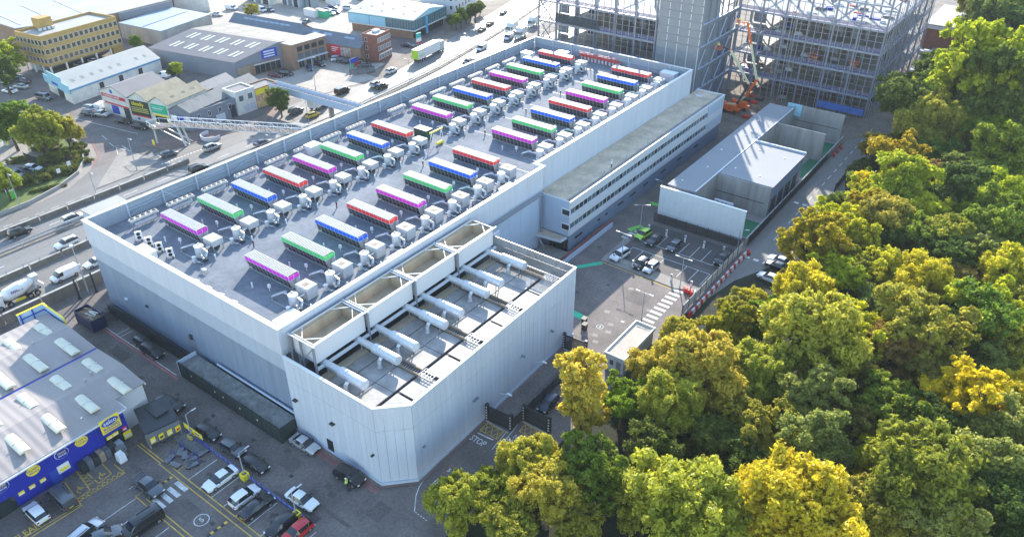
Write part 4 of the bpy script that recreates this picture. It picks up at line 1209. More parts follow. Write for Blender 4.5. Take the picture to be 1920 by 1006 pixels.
def frame(label, x0, x1, y0, y1, nx, ny, sides):
    t = thing('construction_building', label, 'building', ((x0 + x1) / 2, (y0 + y1) / 2, 0))
    for i in range(nx + 1):
        for j in range(ny + 1):
            piece(t, 'column', C_ME, (x0 + (x1 - x0) * i / nx, y0 + (y1 - y0) * j / ny, 0))
    for z in FL:
        part(t, 'floor_slab', MB().box(x0 - 0.1, y0 + 0.35, z - 0.3, x1 + 0.1, y1, z), M['slab'])
        part(t, 'edge_beam', MB().box(x0, y0 - 0.12, z - 0.55, x1, y0 + 0.34, z - 0.02), M['frame_steel'])
        if 'R' in sides:
            part(t, 'edge_beam', MB().box(x1 + 0.101, y0, z - 0.55, x1 + 0.4, y1, z - 0.02), M['frame_steel'])
        for i in range(1, nx):
            part(t, 'floor_beam', MB().box(x0 + (x1 - x0) * i / nx - 0.12, y0 + 0.4, z - 0.8, x0 + (x1 - x0) * i / nx + 0.12, y1, z - 0.301), M['frame_steel'])
        r = MB()
        for h in (0.45, 0.8, 1.15):
            r.box(x0, y0 - 0.02, z + h, x1, y0 + 0.02, z + h + 0.05)
        for k in range(int((x1 - x0) / 1.3)):
            r.box(x0 + 1.3 * k, y0 + 0.03, z, x0 + 1.3 * k + 0.05, y0 + 0.08, z + 1.2)
        part(t, 'edge_rail', r, M['steel'])
        part(t, 'edge_netting', MB().box(x0, y0 + 0.1, z + 0.05, x1, y0 + 0.13, z + 1.0), NET)
        part(t, 'scaffold_tube', MB().box(x0, y0 - 0.45, z - 2.9, x1, y0 - 0.38, z - 2.82), M['frame_steel'])
        part(t, 'scaffold_tube', MB().box(x0, y0 - 0.45, z - 1.5, x1, y0 - 0.38, z - 1.42), M['frame_steel'])
        for k in range(int((x1 - x0) / 6.3)):
            part(t, 'interior_dark_panel', MB().box(x0 + 6.3 * k + 1.0 + 1.7 * (k % 3), y0 + 9 + 4 * (k % 2), z - 5.5, x0 + 6.3 * k + 4.6 + 1.0 * (k % 2), y0 + 9.2 + 4 * (k % 2), z - 2.4), M[['slate_clad', 'dark_metal', 'brown_brick', 'grey_paint'][k % 4]])  # panels added so the open frame looks dark inside
        if 'R' in sides:
            r = MB()
            for h in (0.45, 0.8, 1.15):
                r.box(x1 + 0.15, y0, z + h, x1 + 0.2, y1, z + h + 0.05)
            for k in range(int((y1 - y0) / 1.6)):
                r.box(x1 + 0.1, y0 + 1.6 * k, z, x1 + 0.14, y0 + 1.6 * k + 0.05, z + 1.2)
            part(t, 'edge_rail', r, M['steel'])
            part(t, 'edge_netting', MB().box(x1 + 0.05, y0, z + 0.05, x1 + 0.08, y1, z + 0.9), NET)
    n = int((x1 - x0) / 1.9)
    for k in range(n + 1):
        piece(t, 'facade_post', MU_ME, (x0 + (x1 - x0) * k / n, y0 - 0.25, 0))
    if 'R' in sides:
        n = int((y1 - y0) / 2.4)
        for k in range(n + 1):
            piece(t, 'facade_post', MU_ME, (x1 + 0.55, y0 + (y1 - y0) * k / n, 0))
        for k in range(0, 6, 1):
            ya, yb = y0 + (y1 - y0) * k / 6, y0 + (y1 - y0) * (k + 1) / 6
            for q in range(4):
                part(t, 'side_brace', MB().beam((x1 + 0.3, ya if (k + q) % 2 else yb, FL[q] - 5.7), (x1 + 0.3, yb if (k + q) % 2 else ya, FL[q] - 0.4), 0.16), M['frame_steel'])
    part(t, 'top_deck', MB().box(x0, y0 + 0.4, 23.001, x1, y1 - 0.2, 23.02), M['concrete'])  # pale sheet over the darker slab, its tone stands in for sunlight
    for j in range(0, ny + 1, 3):
        yy = y0 + (y1 - y0) * j / ny
        part(t, 'roof_beam', MB().box(x0, yy - 0.12, 28.5, x1, yy + 0.12, 28.95), M['frame_steel'])
    for i in range(0, nx + 1, 3):
        xx = x0 + (x1 - x0) * i / nx
        part(t, 'roof_beam', MB().box(xx - 0.12, y0, 28.0, xx + 0.12, y1, 28.45), M['frame_steel'])
    return t


east = frame('large open steel frame with netted floors beyond the concrete bays', 34.6, 72.7, 155.4, 212, 6, 6, 'R')
part(east, 'blue_netting', MB().box(60.5, 154.5, 0.9, 72.4, 154.6, 2.7), M['blue_net'])
part(east, 'hoist_shaft', MB().box(49.2, 154.75, 0, 49.35, 154.9, 26).box(50.6, 154.75, 0, 50.75, 154.9, 26), M['steel'])
west = frame('open steel frame rising behind the back screen of the data hall', -15.6, 21.8, 131.0, 186, 6, 5, '')
for q in range(2, 4):
    part(west, 'end_brace', MB().beam((-15.5, 130.9, FL[q] - 5.6), (-10.5, 130.9, FL[q]), 0.22), M['frame_steel'])
    part(west, 'end_brace', MB().beam((-10.5, 130.9, FL[q] - 5.6), (-15.5, 130.9, FL[q]), 0.22), M['frame_steel'])
part(west, 'grey_netting', MB().box(-9.5, 130.5, 17.5, 4.5, 130.56, 20.0), DARKNET)
tw = thing('core_tower', 'tall grey panelled core tower behind the hall corner', 'tower', (28, 136, 0))
part(tw, 'core_wall', MB().box(22.2, 131.2, 0, 34.2, 142, 38), M['slate_clad'])
pm = MB().box(0.06, 0, 0.02, 2.94, 0.2, 1.98).mesh('tower_panel', mat('tower_panel', (0.25, 0.26, 0.285), 0.6, var=0.06, wave=(Z3, 5.0, 0.3)))
for i in range(4):
    for k in range(19):
        piece(tw, 'tower_panel', pm, (22.2 + 3.0 * i, 130.98, 2.0 * k))
jm = MB().box(-0.06, 0, 0, 0.06, 0.2, 38).mesh('joint_strip', M['white'])
for i in range(1, 5):
    piece(tw, 'joint_strip', jm, (22.2 + 3.0 * i, 130.9, 0))
tk = MB().box(-0.1, 0, 0, 0.1, 0.1, 0.25).mesh('bracket', M['dark_metal'])
for i in range(1, 5):
    for k in range(9, 19):
        piece(tw, 'bracket', tk, (22.2 + 3.0 * i, 130.79, 2.0 * k))
# side elevation between tower and re-entrant corner
for z in FL:
    part(tw, 'spandrel', MB().box(34.21, 131.3, z - 0.7, 34.45, 155.2, z + 0.5), M['slate_clad'])
    part(tw, 'sill', MB().box(34.21, 131.3, z + 0.51, 34.8, 155.2, z + 0.6), M['mid_clad'])
for k in range(7):
    part(tw, 'side_column', MB().box(34.21, 131.2 + 3.9 * k, 0, 34.6, 131.6 + 3.9 * k, 31), M['slate_clad'])
    for q in range(4):
        if (k + q) % 2 == 0 and k < 6:
            part(tw, 'side_brace', MB().beam((34.5, 131.6 + 3.9 * k, FL[q] - 5.2), (34.5, 135.0 + 3.9 * k, FL[q] - 0.7), 0.22), M['mid_clad'])
part(tw, 'side_core', MB().box(22.3, 142.1, 0, 33.2, 155, 23), M['dark_clad'])

# plant and goods on the floors
GOODS = ['foil', 'wood', 'barrier_red', 'foil', 'steel', 'foil', 'shop_blue', 'slab']
for k in range(46):
    x, y = random.uniform(36, 71), random.uniform(157, 209)
    s = (random.uniform(0.8, 3.0), random.uniform(0.6, 1.8), random.uniform(0.25, 0.9))
    t = thing('material_stack', 'stack of building goods on the sunlit top deck of the frame', 'building goods', (x, y, 23.0), group='goods stacked on the top deck')
    n = random.randint(2, 3)
    for q in range(n):
        part(t, 'layer', MB().box(x - s[0] / 2 + 0.05 * q, y - s[1] / 2, 23.025 + s[2] * q / n, x + s[0] / 2, y + s[1] / 2 - 0.05 * q, 23.0 + s[2] * (q + 0.85) / n), M[GOODS[k % 8]])
for k in range(20):
    x, y, f = random.uniform(37, 70), random.uniform(156.5, 166), FL[k % 3]
    t = thing('material_stack', 'building goods stored on a shaded floor inside the frame', 'building goods', (x, y, f), group='goods stored inside the frame')
    for q in range(2):
        part(t, 'layer', MB().box(x - 1, y - 0.5, f + 0.4 * q + 0.01, x + 1 - 0.3 * q, y + 0.5, f + 0.36 + 0.4 * q), M[GOODS[(k + 3) % 8]])
for k, (x, f) in enumerate(((66.5, 11.5), (56.0, 11.5))):
    t = thing('scissor_lift', 'orange scissor lift parked on the second floor %s' % ('near the corner' if k == 0 else 'mid way along'), 'lift', (x, 157.5, f))
    part(t, 'base', MB().box(x - 1.2, 157, f + 0.35, x + 1.2, 158, f + 0.7), M['orange'])
    part(t, 'platform', MB().box(x - 1.3, 156.95, f + 1.5, x + 1.3, 158.05, f + 1.65).box(x - 1.3, 156.95, f + 2.4, x + 1.3, 157.0, f + 2.46).box(x - 1.3, 158, f + 2.4, x + 1.3, 158.05, f + 2.46), M['orange'])
    part(t, 'scissor_arms', MB().beam((x - 1, 157.5, f + 0.7), (x + 1, 157.5, f + 1.5), 0.12).beam((x + 1, 157.4, f + 0.7), (x - 1, 157.4, f + 1.5), 0.12), M['steel'])
    for sx in (-0.9, 0.9):
        for sy in (157.0, 158.0):
            part(t, 'wheel', MB().cyl((x + sx, sy - 0.1, f + 0.25), (x + sx, sy + 0.1, f + 0.25), 0.25), M['tyre'], True)
for k in range(34):
    u, v = random.uniform(1700, 1790), random.uniform(95, 150)
    p_ = G(u, v)
    s = (random.uniform(1, 4), random.uniform(0.8, 2.2), random.uniform(0.4, 1.3))
    t = thing('material_stack', 'heap of wrapped goods on open ground east of the steel frame', 'building goods', (p_.x, p_.y, 0), group='goods on the ground east of the frame')
    for q in range(2):
        part(t, 'layer', MB().box(p_.x - s[0] / 2, p_.y - s[1] / 2, 0.02 + s[2] * q / 2, p_.x + s[0] / 2 - 0.2 * q, p_.y + s[1] / 2, 0.02 + s[2] * (q + 0.9) / 2), M[['foil', 'foil', 'steel', 'wood', 'blue_net'][k % 5]])
for k in range(14):
    u, v = random.uniform(1380, 1470), random.uniform(178, 226)
    p_ = G(u, v)
    t = thing('material_stack', 'site materials lying between the office wing end and the frame', 'building goods', (p_.x, p_.y, 0), group='materials at the foot of the frame')
    for q in range(2):
        part(t, 'layer', MB().box(p_.x - 1.1, p_.y - 0.5, 0.02 + 0.4 * q, p_.x + 0.9, p_.y + 0.5, 0.38 + 0.4 * q), M[['barrier_red', 'dark_metal', 'steel', 'brown_brick', 'wood'][k % 5]])
# brick warehouse beyond the frame
a, b = G(1748, 92), G(1862, 80)
bw = thing('brick_warehouse', 'red brick shed with pale roof beyond the steel frame', 'building', (a.x + 10, a.y + 12, 0))
part(bw, 'wall', MB().box(a.x - 4, a.y, 0, a.x + 9, a.y + 30, 7.5), M['red_brick'])
part(bw, 'dark_wall', MB().box(a.x + 9.02, a.y + 0.5, 0, a.x + 21, a.y + 30, 8.2), mat('brown_cladding', (0.06, 0.05, 0.05), 0.6))
part(bw, 'roof', MB().box(a.x - 4.4, a.y - 0.3, 7.52, a.x + 9.01, a.y + 30, 7.8).box(a.x + 9.02, a.y + 0.2, 8.22, a.x + 21.3, a.y + 30, 8.4), M['pale_roof'])
part(bw, 'fascia', MB().box(a.x - 4.4, a.y - 0.45, 6.4, a.x + 9.0, a.y - 0.02, 7.5), M['light_clad'])
part(bw, 'valley', MB().box(a.x + 8.7, a.y + 0.1, 7.81, a.x + 9.0, a.y + 29.8, 8.5), M['white'])


# ---------------------------------------------------------------- people
def person(label, loc, rz, top, pose='stand', legs='trousers'):
    """one continuous skinned body; clothing and helmet are children"""
    t = thing('person', label, 'person', loc, rz)
    J = {'pel': (0, 0, 0.95), 'wai': (0, 0, 1.12), 'che': (0, 0.01, 1.34), 'nec': (0, 0, 1.5), 'hea': (0, 0.02, 1.6), 'top': (0, 0.02, 1.75),
         'lh': (0.1, 0, 0.9), 'lk': (0.11, 0.03, 0.5), 'la': (0.12, 0, 0.08), 'lt': (0.12, 0.16, 0.04), 'rh': (-0.1, 0, 0.9), 'rk': (-0.12, 0.05, 0.5), 'ra': (-0.13, -0.02, 0.08), 'rt': (-0.13, 0.14, 0.04),
         'ls': (0.19, 0, 1.42), 'le': (0.26, -0.02, 1.15), 'lw': (0.25, 0.12, 0.92), 'lf': (0.25, 0.16, 0.82), 'rs': (-0.19, 0, 1.42), 're': (-0.27, 0.0, 1.15), 'rw': (-0.24, 0.16, 0.95), 'rf': (-0.23, 0.22, 0.87)}
    rad = {'pel': 0.15, 'wai': 0.14, 'che': 0.16, 'nec': 0.06, 'hea': 0.095, 'top': 0.08, 'lh': 0.1, 'lk': 0.065, 'la': 0.045, 'lt': 0.045, 'ls': 0.07, 'le': 0.05, 'lw': 0.036, 'lf': 0.035}
    E_ = [('pel', 'wai'), ('wai', 'che'), ('che', 'nec'), ('nec', 'hea'), ('hea', 'top'), ('pel', 'lh'), ('lh', 'lk'), ('lk', 'la'), ('la', 'lt'), ('pel', 'rh'), ('rh', 'rk'), ('rk', 'ra'), ('ra', 'rt'), ('che', 'ls'), ('ls', 'le'), ('le', 'lw'), ('lw', 'lf'), ('che', 'rs'), ('rs', 're'), ('re', 'rw'), ('rw', 'rf')]
    ks = list(J)
    me = bpy.data.meshes.new('body')
    me.from_pydata([J[k] for k in ks], [(ks.index(p), ks.index(q)) for p, q in E_], [])
    o = put('body', me, None)
    sk = o.modifiers.new('skin', 'SKIN')
    for i, k in enumerate(ks):
        r_ = rad.get(k) or rad['l' + k[1:]]
        me.skin_vertices[0].data[i].radius = (r_, r_)
        me.skin_vertices[0].data[i].use_root = (k == 'pel')
    o.modifiers.new('sub', 'SUBSURF').levels = 1
    bpy.context.view_layer.update()
    m2 = bpy.data.meshes.new_from_object(o.evaluated_get(bpy.context.evaluated_depsgraph_get()))
    bpy.data.objects.remove(o)
    m2.materials.clear()
    for m_ in ('skin', top, legs, 'black'):
        m2.materials.append(M[m_])
    for pg in m2.polygons:
        z, x = pg.center.z, abs(pg.center.x)
        pg.material_index = 0 if z > 1.5 or (x > 0.2 and z < 0.98) else (1 if z > 0.88 else (3 if z < 0.12 else 2))
        pg.use_smooth = True
    put('body', m2, t)
    part_ = MB().dome((0, 0.02, 1.68), 0.125, 0.12).cyl((0, 0.05, 1.67), (0, 0.05, 1.69), 0.15, 12)
    put('helmet', part_.mesh('helmet', M['white'], True), t)
    vest = MB().prism([(-0.19, -0.13), (0.19, -0.13), (0.19, 0.15), (-0.19, 0.15)], 0.98, 1.0)
    put('vest_stripe', MB().prism([(0.17 * math.cos(q * math.pi / 6), 0.15 * math.sin(q * math.pi / 6)) for q in range(12)], 1.1, 1.15).mesh('vest_stripe', M['white']), t)
    return t


# ---------------------------------------------------------------- boom lifts
def boom_lift(label, base, pts, cols, basket, face):
    t = thing('boom_lift', label, 'boom lift', base)
    b = Vector(base)
    part(t, 'chassis', MB().box(b.x - 2.2, b.y - 1.1, 0.55, b.x + 2.2, b.y + 1.1, 1.15), M['orange'])
    part(t, 'turret', MB().box(b.x - 1.9, b.y - 0.95, 1.2, b.x + 1.5, b.y + 0.95, 2.2).box(b.x - 2.6, b.y - 0.9, 1.3, b.x - 1.91, b.y + 0.9, 2.5), M['orange'])
    for sx in (-1.5, 1.5):
        for sy in (-1.15, 1.15):
            part(t, 'wheel', MB().cyl((b.x + sx, b.y + sy - 0.2, 0.5), (b.x + sx, b.y + sy + 0.2, 0.5), 0.5, 14), M['tyre'], True)
    for (p, q), c_, wd in zip(zip(pts[:-1], pts[1:]), cols, (0.6, 0.54, 0.48, 0.42, 0.28)):
        part(t, 'boom_section', MB().beam(p, q, wd), M[c_])
        part(t, 'boom_joint', MB().cyl(Vector(p) + Vector((-0.3, 0, 0)), Vector(p) + Vector((0.3, 0, 0)), wd * 0.62), M['orange'], True)
    k = Vector(basket)
    bk = MB().box(k.x - 0.9, k.y - 0.45, k.z - 0.05, k.x + 0.9, k.y + 0.45, k.z)
    for h in (0.5, 1.05):
        for (xa, ya, xb, yb) in ((-0.9, -0.45, 0.9, -0.45), (-0.9, 0.45, 0.9, 0.45), (-0.9, -0.45, -0.9, 0.45), (0.9, -0.45, 0.9, 0.45)):
            bk.beam((k.x + xa, k.y + ya, k.z + h), (k.x + xb, k.y + yb, k.z + h), 0.06)
    for xa in (-0.9, 0, 0.9):
        for ya in (-0.45, 0.45):
            bk.beam((k.x + xa, k.y + ya, k.z), (k.x + xa, k.y + ya, k.z + 1.05), 0.05)
    part(t, 'basket', bk, M['orange'])


yA, yB = 139.0, 142.5
bA, bB = AY(1366, 232, yA), AY(1386, 214, yB)
boom_lift('boom lift with cream lattice arm reaching left towards the tower', (bA.x, bA.y, 0), [Vector((bA.x - 1.2, yA, 1.9)), AY(1381, 196, yA), AY(1404, 158, yA), AY(1370, 94, yA), AY(1356, 88, yA)], ['cream', 'dark_metal', 'cream', 'dark_metal'], AY(1347, 92, yA), 0)
boom_lift('boom lift with orange and cream arm reaching high at the re-entrant corner', (bB.x, bB.y, 0), [Vector((bB.x - 1.0, yB, 1.9)), AY(1398, 180, yB), AY(1419, 150, yB), AY(1408, 82, yB), AY(1402, 43, yB), AY(1392, 42, yB)], ['cream', 'orange', 'cream', 'orange', 'orange'], AY(1386, 45, yB), 0)
pb = AY(1347, 92, yA)
person('worker in green hi-vis standing in the left lift basket', (pb.x, pb.y, pb.z), R(200), 'hivis')
pb = AY(1386, 45, yB)
person('worker in green hi-vis standing in the higher lift basket', (pb.x, pb.y, pb.z), R(200), 'hivis')
pb = G(1420, 163, 5.75)
person('worker in orange standing on the first floor edge of the frame', (pb.x, 156.2, 5.76), R(180), 'hivis_orange')
pb = AY(1627, 153, 155.9)
person('worker in orange at the right corner of the frame floor', (70.5, 156.2, 5.76), R(180), 'hivis_orange')
pb = G(1152, 316, 10.66)
person('worker in white on the office wing roof by the parapet', (45.0, pb.y, 10.6), R(90), 'white')
pb = G(887, 392, 14)
person('engineer in dark clothes beside a cabinet near the right parapet', (pb.x, pb.y, 14.0), R(120), 'trousers')
pb = G(660, 903)
person('person in green hi-vis beside the black car at the block foot', (pb.x + 0.2, pb.y - 1.0, 0), R(100), 'hivis')
# ================================================================ yard furniture
def lamp_post(label, base, h, heads, ang=0.0):
    t = thing('lamp_post', label, 'lamp post', base, 0, 'lamp posts')
    b = Vector(base)
    part(t, 'pole', MB().cyl(b, b + Vector((0, 0, h)), 0.09, 8, 0.06), M['grey_paint'], True)
    part(t, 'base_cover', MB().cyl(b, b + Vector((0, 0, 0.7)), 0.13, 8), M['grey_paint'], True)
    for k in range(heads):
        a = ang + math.pi * k
        e = b + Vector((math.cos(a) * 1.0, math.sin(a) * 1.0, h + 0.05))
        part(t, 'arm', MB().beam(b + Vector((0, 0, h)), e, 0.06), M['grey_paint'])
        part(t, 'lamp_head', MB().beam(e - Vector((math.cos(a), math.sin(a), 0)) * 0.1, e + Vector((math.cos(a), math.sin(a), 0)) * 0.6, 0.18, 0.07), M['light_clad'])
    return t


lamp_post('twin headed lamp post in the middle of the open yard', (68.26, 41.4, 0), 5.6, 2)
lamp_post('twin headed lamp post on the island at the left end of the car park', (56.7, 54.8, 0.13), 6.4, 2)
p_ = G(1274, 542)
lamp_post('twin headed lamp post on the island at the right end of the car park', (p_.x, p_.y, 0.13), 6.4, 2)
p_ = G(1200, 429)
lamp_post('camera and lamp mast beside the green walkway', (p_.x, p_.y, 0), 5.4, 2, 0.6)
p_ = G(1381, 474)
lamp_post('thin lamp mast at the right end of the white screen wall', (p_.x, p_.y, 0), 5.0, 2, 0.6)
p_ = G(1235, 352, 3)
lamp_post('thin lamp post between office wing and substation', (51.6, 80.0, 0), 5.5, 1, math.pi)


def charger(label, x, y):
    t = thing('charging_post', label, 'charger', (x, y, 0), 0, 'electric car chargers')
    part(t, 'post', MB().box(x - 0.16, y - 0.12, 0.1, x + 0.16, y + 0.12, 1.55), M['white'])
    part(t, 'screen', MB().box(x - 0.11, y - 0.135, 1.1, x + 0.11, y - 0.121, 1.4), M['dark_metal'])
    part(t, 'cable', MB().tube([(x + 0.17, y, 1.0), (x + 0.3, y - 0.1, 0.5), (x + 0.2, y - 0.1, 0.3)], 0.03, 6), M['dark_metal'])
    part(t, 'foot', MB().box(x - 0.22, y - 0.18, 0, x + 0.22, y + 0.18, 0.1), M['concrete'])


for k, (u, v) in enumerate(((1216, 434), (1249, 443), (1284, 454), (1319, 465), (1356, 475))):
    p_ = G(u, v)
    charger('white charging post on the screen wall side, %s from the left' % ORD[k], p_.x, p_.y)
for k, (u, v) in enumerate(((1151, 488), (1186, 501), (1221, 513), (1258, 527), (1295, 540))):
    p_ = G(u, v)
    charger('white charging post on the island side, %s from the left' % ORD[k], p_.x, p_.y)
# hoarding fence and red-white barriers on the lane side of the yard
hf = thing('hoarding_fence', 'white panel hoarding between the car park and the lane', 'fence', (73.1, 60, 0))
for k in range(11):
    y = 46.8 + 2.35 * k
    part(hf, 'panel', MB().box(73.0, y, 0.15, 73.05, y + 2.2, 2.0), M['warm_white'] if k else M['white'])
    part(hf, 'post', MB().box(72.95, y - 0.12, 0, 73.1, y - 0.02, 2.2), M['dark_metal'])
b0 = thing('water_barrier', 'x', 'barrier', group='red and white barriers along the lane')
part(b0, 'body', MB().hexa([(-0.3, -0.5, 0), (0.3, -0.5, 0), (0.3, 0.5, 0), (-0.3, 0.5, 0)], [(-0.14, -0.5, 0.8), (0.14, -0.5, 0.8), (0.14, 0.5, 0.8), (-0.14, 0.5, 0.8)]), M['barrier_red'])
part(b0, 'top_lug', MB().box(-0.08, -0.1, 0.8, 0.08, 0.1, 0.9), M['barrier_red'])
bl = []
for k in range(25):
    lab = '%s plastic barrier in the row between hoarding and lane' % ('red' if k % 2 == 0 else 'white')
    o = place(b0, (74.2, 47.5 + 1.02 * k, 0), lab, 0, 'red barriers along the lane' if k % 2 == 0 else 'white barriers along the lane')
    bl.append((o, 'barrier_red' if k % 2 == 0 else 'white'))
for k, (u, v) in enumerate(((1284, 546), (1290, 549), (1296, 552), (1302, 554))):
    p_ = G(u, v)
    o = place(b0, (p_.x, p_.y, 0.13 if k < 9 else 0), '%s barrier at the island end by the crossing' % ('red' if k < 3 else 'white'), 0.5, 'barriers at the island end')
    bl.append((o, 'barrier_red' if k < 3 else 'white'))
for k, (u, v) in enumerate(((1563, 293), (1570, 286), (1577, 279), (1404, 476))):
    p_ = G(u, v)
    o = place(b0, (p_.x, p_.y, 0), 'red barrier beside the lane at the %s' % ('screen wall end' if k == 3 else 'far concrete bay'), 0.3, 'red barriers beside the lane')
    bl.append((o, 'barrier_red'))
for o, m_ in bl:
    for q in o.children:
        q.material_slots[0].link = 'OBJECT'
        q.material_slots[0].material = M[m_]
# gatehouse
gh = thing('gatehouse', 'small white gatehouse with flat sandy roof at the wood edge', 'building', (71, 32, 0))
part(gh, 'wall', MB().box(69.5, 27.3, 0, 72.6, 36.9, 2.9), M['mesh_clad'])
part(gh, 'roof', MB().sheet(rect(69.6, 27.4, 72.5, 36.8), 2.91), mat('sandy_roof', (0.42, 0.37, 0.31), 0.85, var=0.1, scale=0.8, fine=0.08))
part(gh, 'parapet', MB().box(69.3, 27.1, 2.6, 69.49, 37.1, 3.2).box(72.61, 27.1, 2.6, 72.8, 37.1, 3.2).box(69.49, 27.1, 2.92, 72.61, 27.3, 3.2).box(69.49, 36.9, 2.92, 72.61, 37.1, 3.2), M['white'])
part(gh, 'window', MB().box(70.3, 27.25, 1.1, 70.9, 27.29, 2.0), M['glass'])
part(gh, 'door', MB().box(71.4, 27.25, 0.05, 72.2, 27.29, 2.1), M['slate_clad'])
part(gh, 'side_window', MB().box(69.45, 30.0, 1.1, 69.49, 31.2, 2.0), M['glass'])


def gate(label, a, b, posts=True):
    """heavy dark mesh sliding gate between two block posts"""
    a, b = Vector((*a, 0)), Vector((*b, 0))
    d = b - a
    t = thing('security_gate', label, 'gate', a, 0, 'dark security gates')
    u = d.normalized()
    for q in (a, b):
        part(t, 'gate_post', MB().box(q.x - 0.22, q.y - 0.22, 0, q.x + 0.22, q.y + 0.22, 3.0), M['dark_metal'])
        for h in range(5):
            part(t, 'reflector', MB().box(q.x - 0.12, q.y - 0.25, 0.4 + 0.5 * h, q.x + 0.12, q.y - 0.221, 0.55 + 0.5 * h), M['white'])
    g = MB()
    n = int(d.length / 0.14)
    for k in range(2, n - 1):
        p = a + u * 0.14 * k
        g.beam(p + Vector((0, 0, 0.15)), p + Vector((0, 0, 2.7)), 0.075)
    part(t, 'gate_bars', g, M['dark_metal'])
    part(t, 'gate_frame', MB().beam(a + Vector((0, 0, 0.1)), b + Vector((0, 0, 0.1)), 0.16).beam(a + Vector((0, 0, 2.55)), b + Vector((0, 0, 2.55)), 0.16).beam(a + Vector((0, 0, 1.3)), b + Vector((0, 0, 1.3)), 0.1), M['dark_metal'])
    part(t, 'sill', MB().box(a.x, a.y - 0.5, 0.0, b.x, a.y - 0.25, 0.12), M['concrete'])


gate('dark mesh gate against the generator block, nearer pair', (61.95, 7.6), (65.9, 7.9))
gate('dark mesh gate by the wood edge with hatched box before it', (66.2, 10.6), (70.4, 10.7))
gate('dark mesh gate against the generator block, farther pair', (61.8, 27.6), (65.6, 27.9))
gate('dark mesh gate beside the gatehouse', (66.4, 23.2), (69.2, 23.4))
railing('dark railing fence dividing the two lanes between the gates', (66.0, 8.0), (66.0, 23.2))
railing('short dark railing beside the farther gate', (65.7, 23.6), (65.7, 27.4))
for k, (x, y) in enumerate(((61.9, 33.6), (61.0, 34.9))):
    t = thing('wheelie_bin', 'dark bin at the block corner, %s' % ('nearer the gate' if k == 0 else 'nearer the green path'), 'bin', (x, y, 0))
    part(t, 'body', MB().hexa([(x - 0.3, y - 0.35, 0.1), (x + 0.3, y - 0.35, 0.1), (x + 0.3, y + 0.35, 0.1), (x - 0.3, y + 0.35, 0.1)], [(x - 0.38, y - 0.45, 1.1), (x + 0.38, y - 0.45, 1.1), (x + 0.38, y + 0.45, 1.1), (x - 0.38, y + 0.45, 1.1)]), M['dark_metal'])
    part(t, 'lid', MB().box(x - 0.42, y - 0.5, 1.1, x + 0.42, y + 0.5, 1.2), M['container'])
    part(t, 'wheel', MB().cyl((x - 0.35, y - 0.3, 0.1), (x + 0.35, y - 0.3, 0.1), 0.1), M['tyre'])
railing('dark railing fence on the tree side of the lane', (80.6, 84), (80.6, 96))
railing('dark railing fence along the lane by the parked white cars', (79.6, 108), (79.6, 119))

# ---------------------------------------------------------------- dark container row along the hall
cr = thing('plant_enclosure', 'long dark steel enclosure with worn flat top along the hall wall', 'enclosure', (30, -11.4, 0))
for k in range(12):
    x = 19.0 + 1.93 * k
    part(cr, 'side_panel', MB().box(x + 0.03, -12.85, 0.05, x + 1.9, -12.72, 2.7), M['container'])
    part(cr, 'panel_rib', MB().box(x - 0.05, -12.95, 0, x + 0.025, -12.72, 2.85), M['dark_metal'])
    if k in (1, 4, 5, 7, 9):
        part(cr, 'notice', MB().box(x + 0.9, -12.88, 1.5, x + 1.1, -12.851, 1.75), M['warm_white'])
part(cr, 'top_deck', MB().box(18.9, -12.7, 2.0, 41.8, -9.7, 2.2), M['container_roof'])
part(cr, 'near_end', MB().box(42.2, -12.9, 0, 42.3, -10.3, 2.7), M['container'])
part(cr, 'far_end', MB().box(18.75, -12.95, 0, 18.88, -9.7, 2.9), M['mid_clad'])
part(cr, 'white_pipe', MB().cyl((24.0, -9.55, 2.75), (41.6, -9.55, 2.75), 0.14, 8).cyl((24.0, -9.3, 2.55), (41.6, -9.3, 2.55), 0.1, 8), M['mid_clad'], True)

# ================================================================ builders' merchant warehouse
wh = thing('merchant_warehouse', 'low warehouse with pale ribbed roof, rooflights and royal blue shopfront', 'building', (10, -35, 0))
part(wh, 'wall', MB().box(-3.8, -60, 0, 22.8, -20.2, 5.6), M['light_clad'])
part(wh, 'shop_wall', MB().box(22.81, -60, 0, 24.4, -24.5, 5.4), M['shop_blue'])
me = MB().box(0, 0.01, 0, 0.12, 3.99, 4.9).mesh('shopfront_panel', M['shop_blue'])
for k in range(9):
    piece(wh, 'shopfront_panel', me, (24.42, -60.4 + 4.0 * k, 0.3))
    part(wh, 'panel_joint', MB().box(24.45, -60.42 + 4.0 * k, 0.3, 24.58, -60.36 + 4.0 * k, 5.2), M['sign_blue'])


def slope(name, x0, x1, za, zb_, y0, y1, m):
    return part(wh, name, MB().hexa([(x0, y0, za), (x1, y0, zb_), (x1, y1, zb_), (x0, y1, za)], [(x0, y0, za + 0.12), (x1, y0, zb_ + 0.12), (x1, y1, zb_ + 0.12), (x0, y1, za + 0.12)]), M[m])


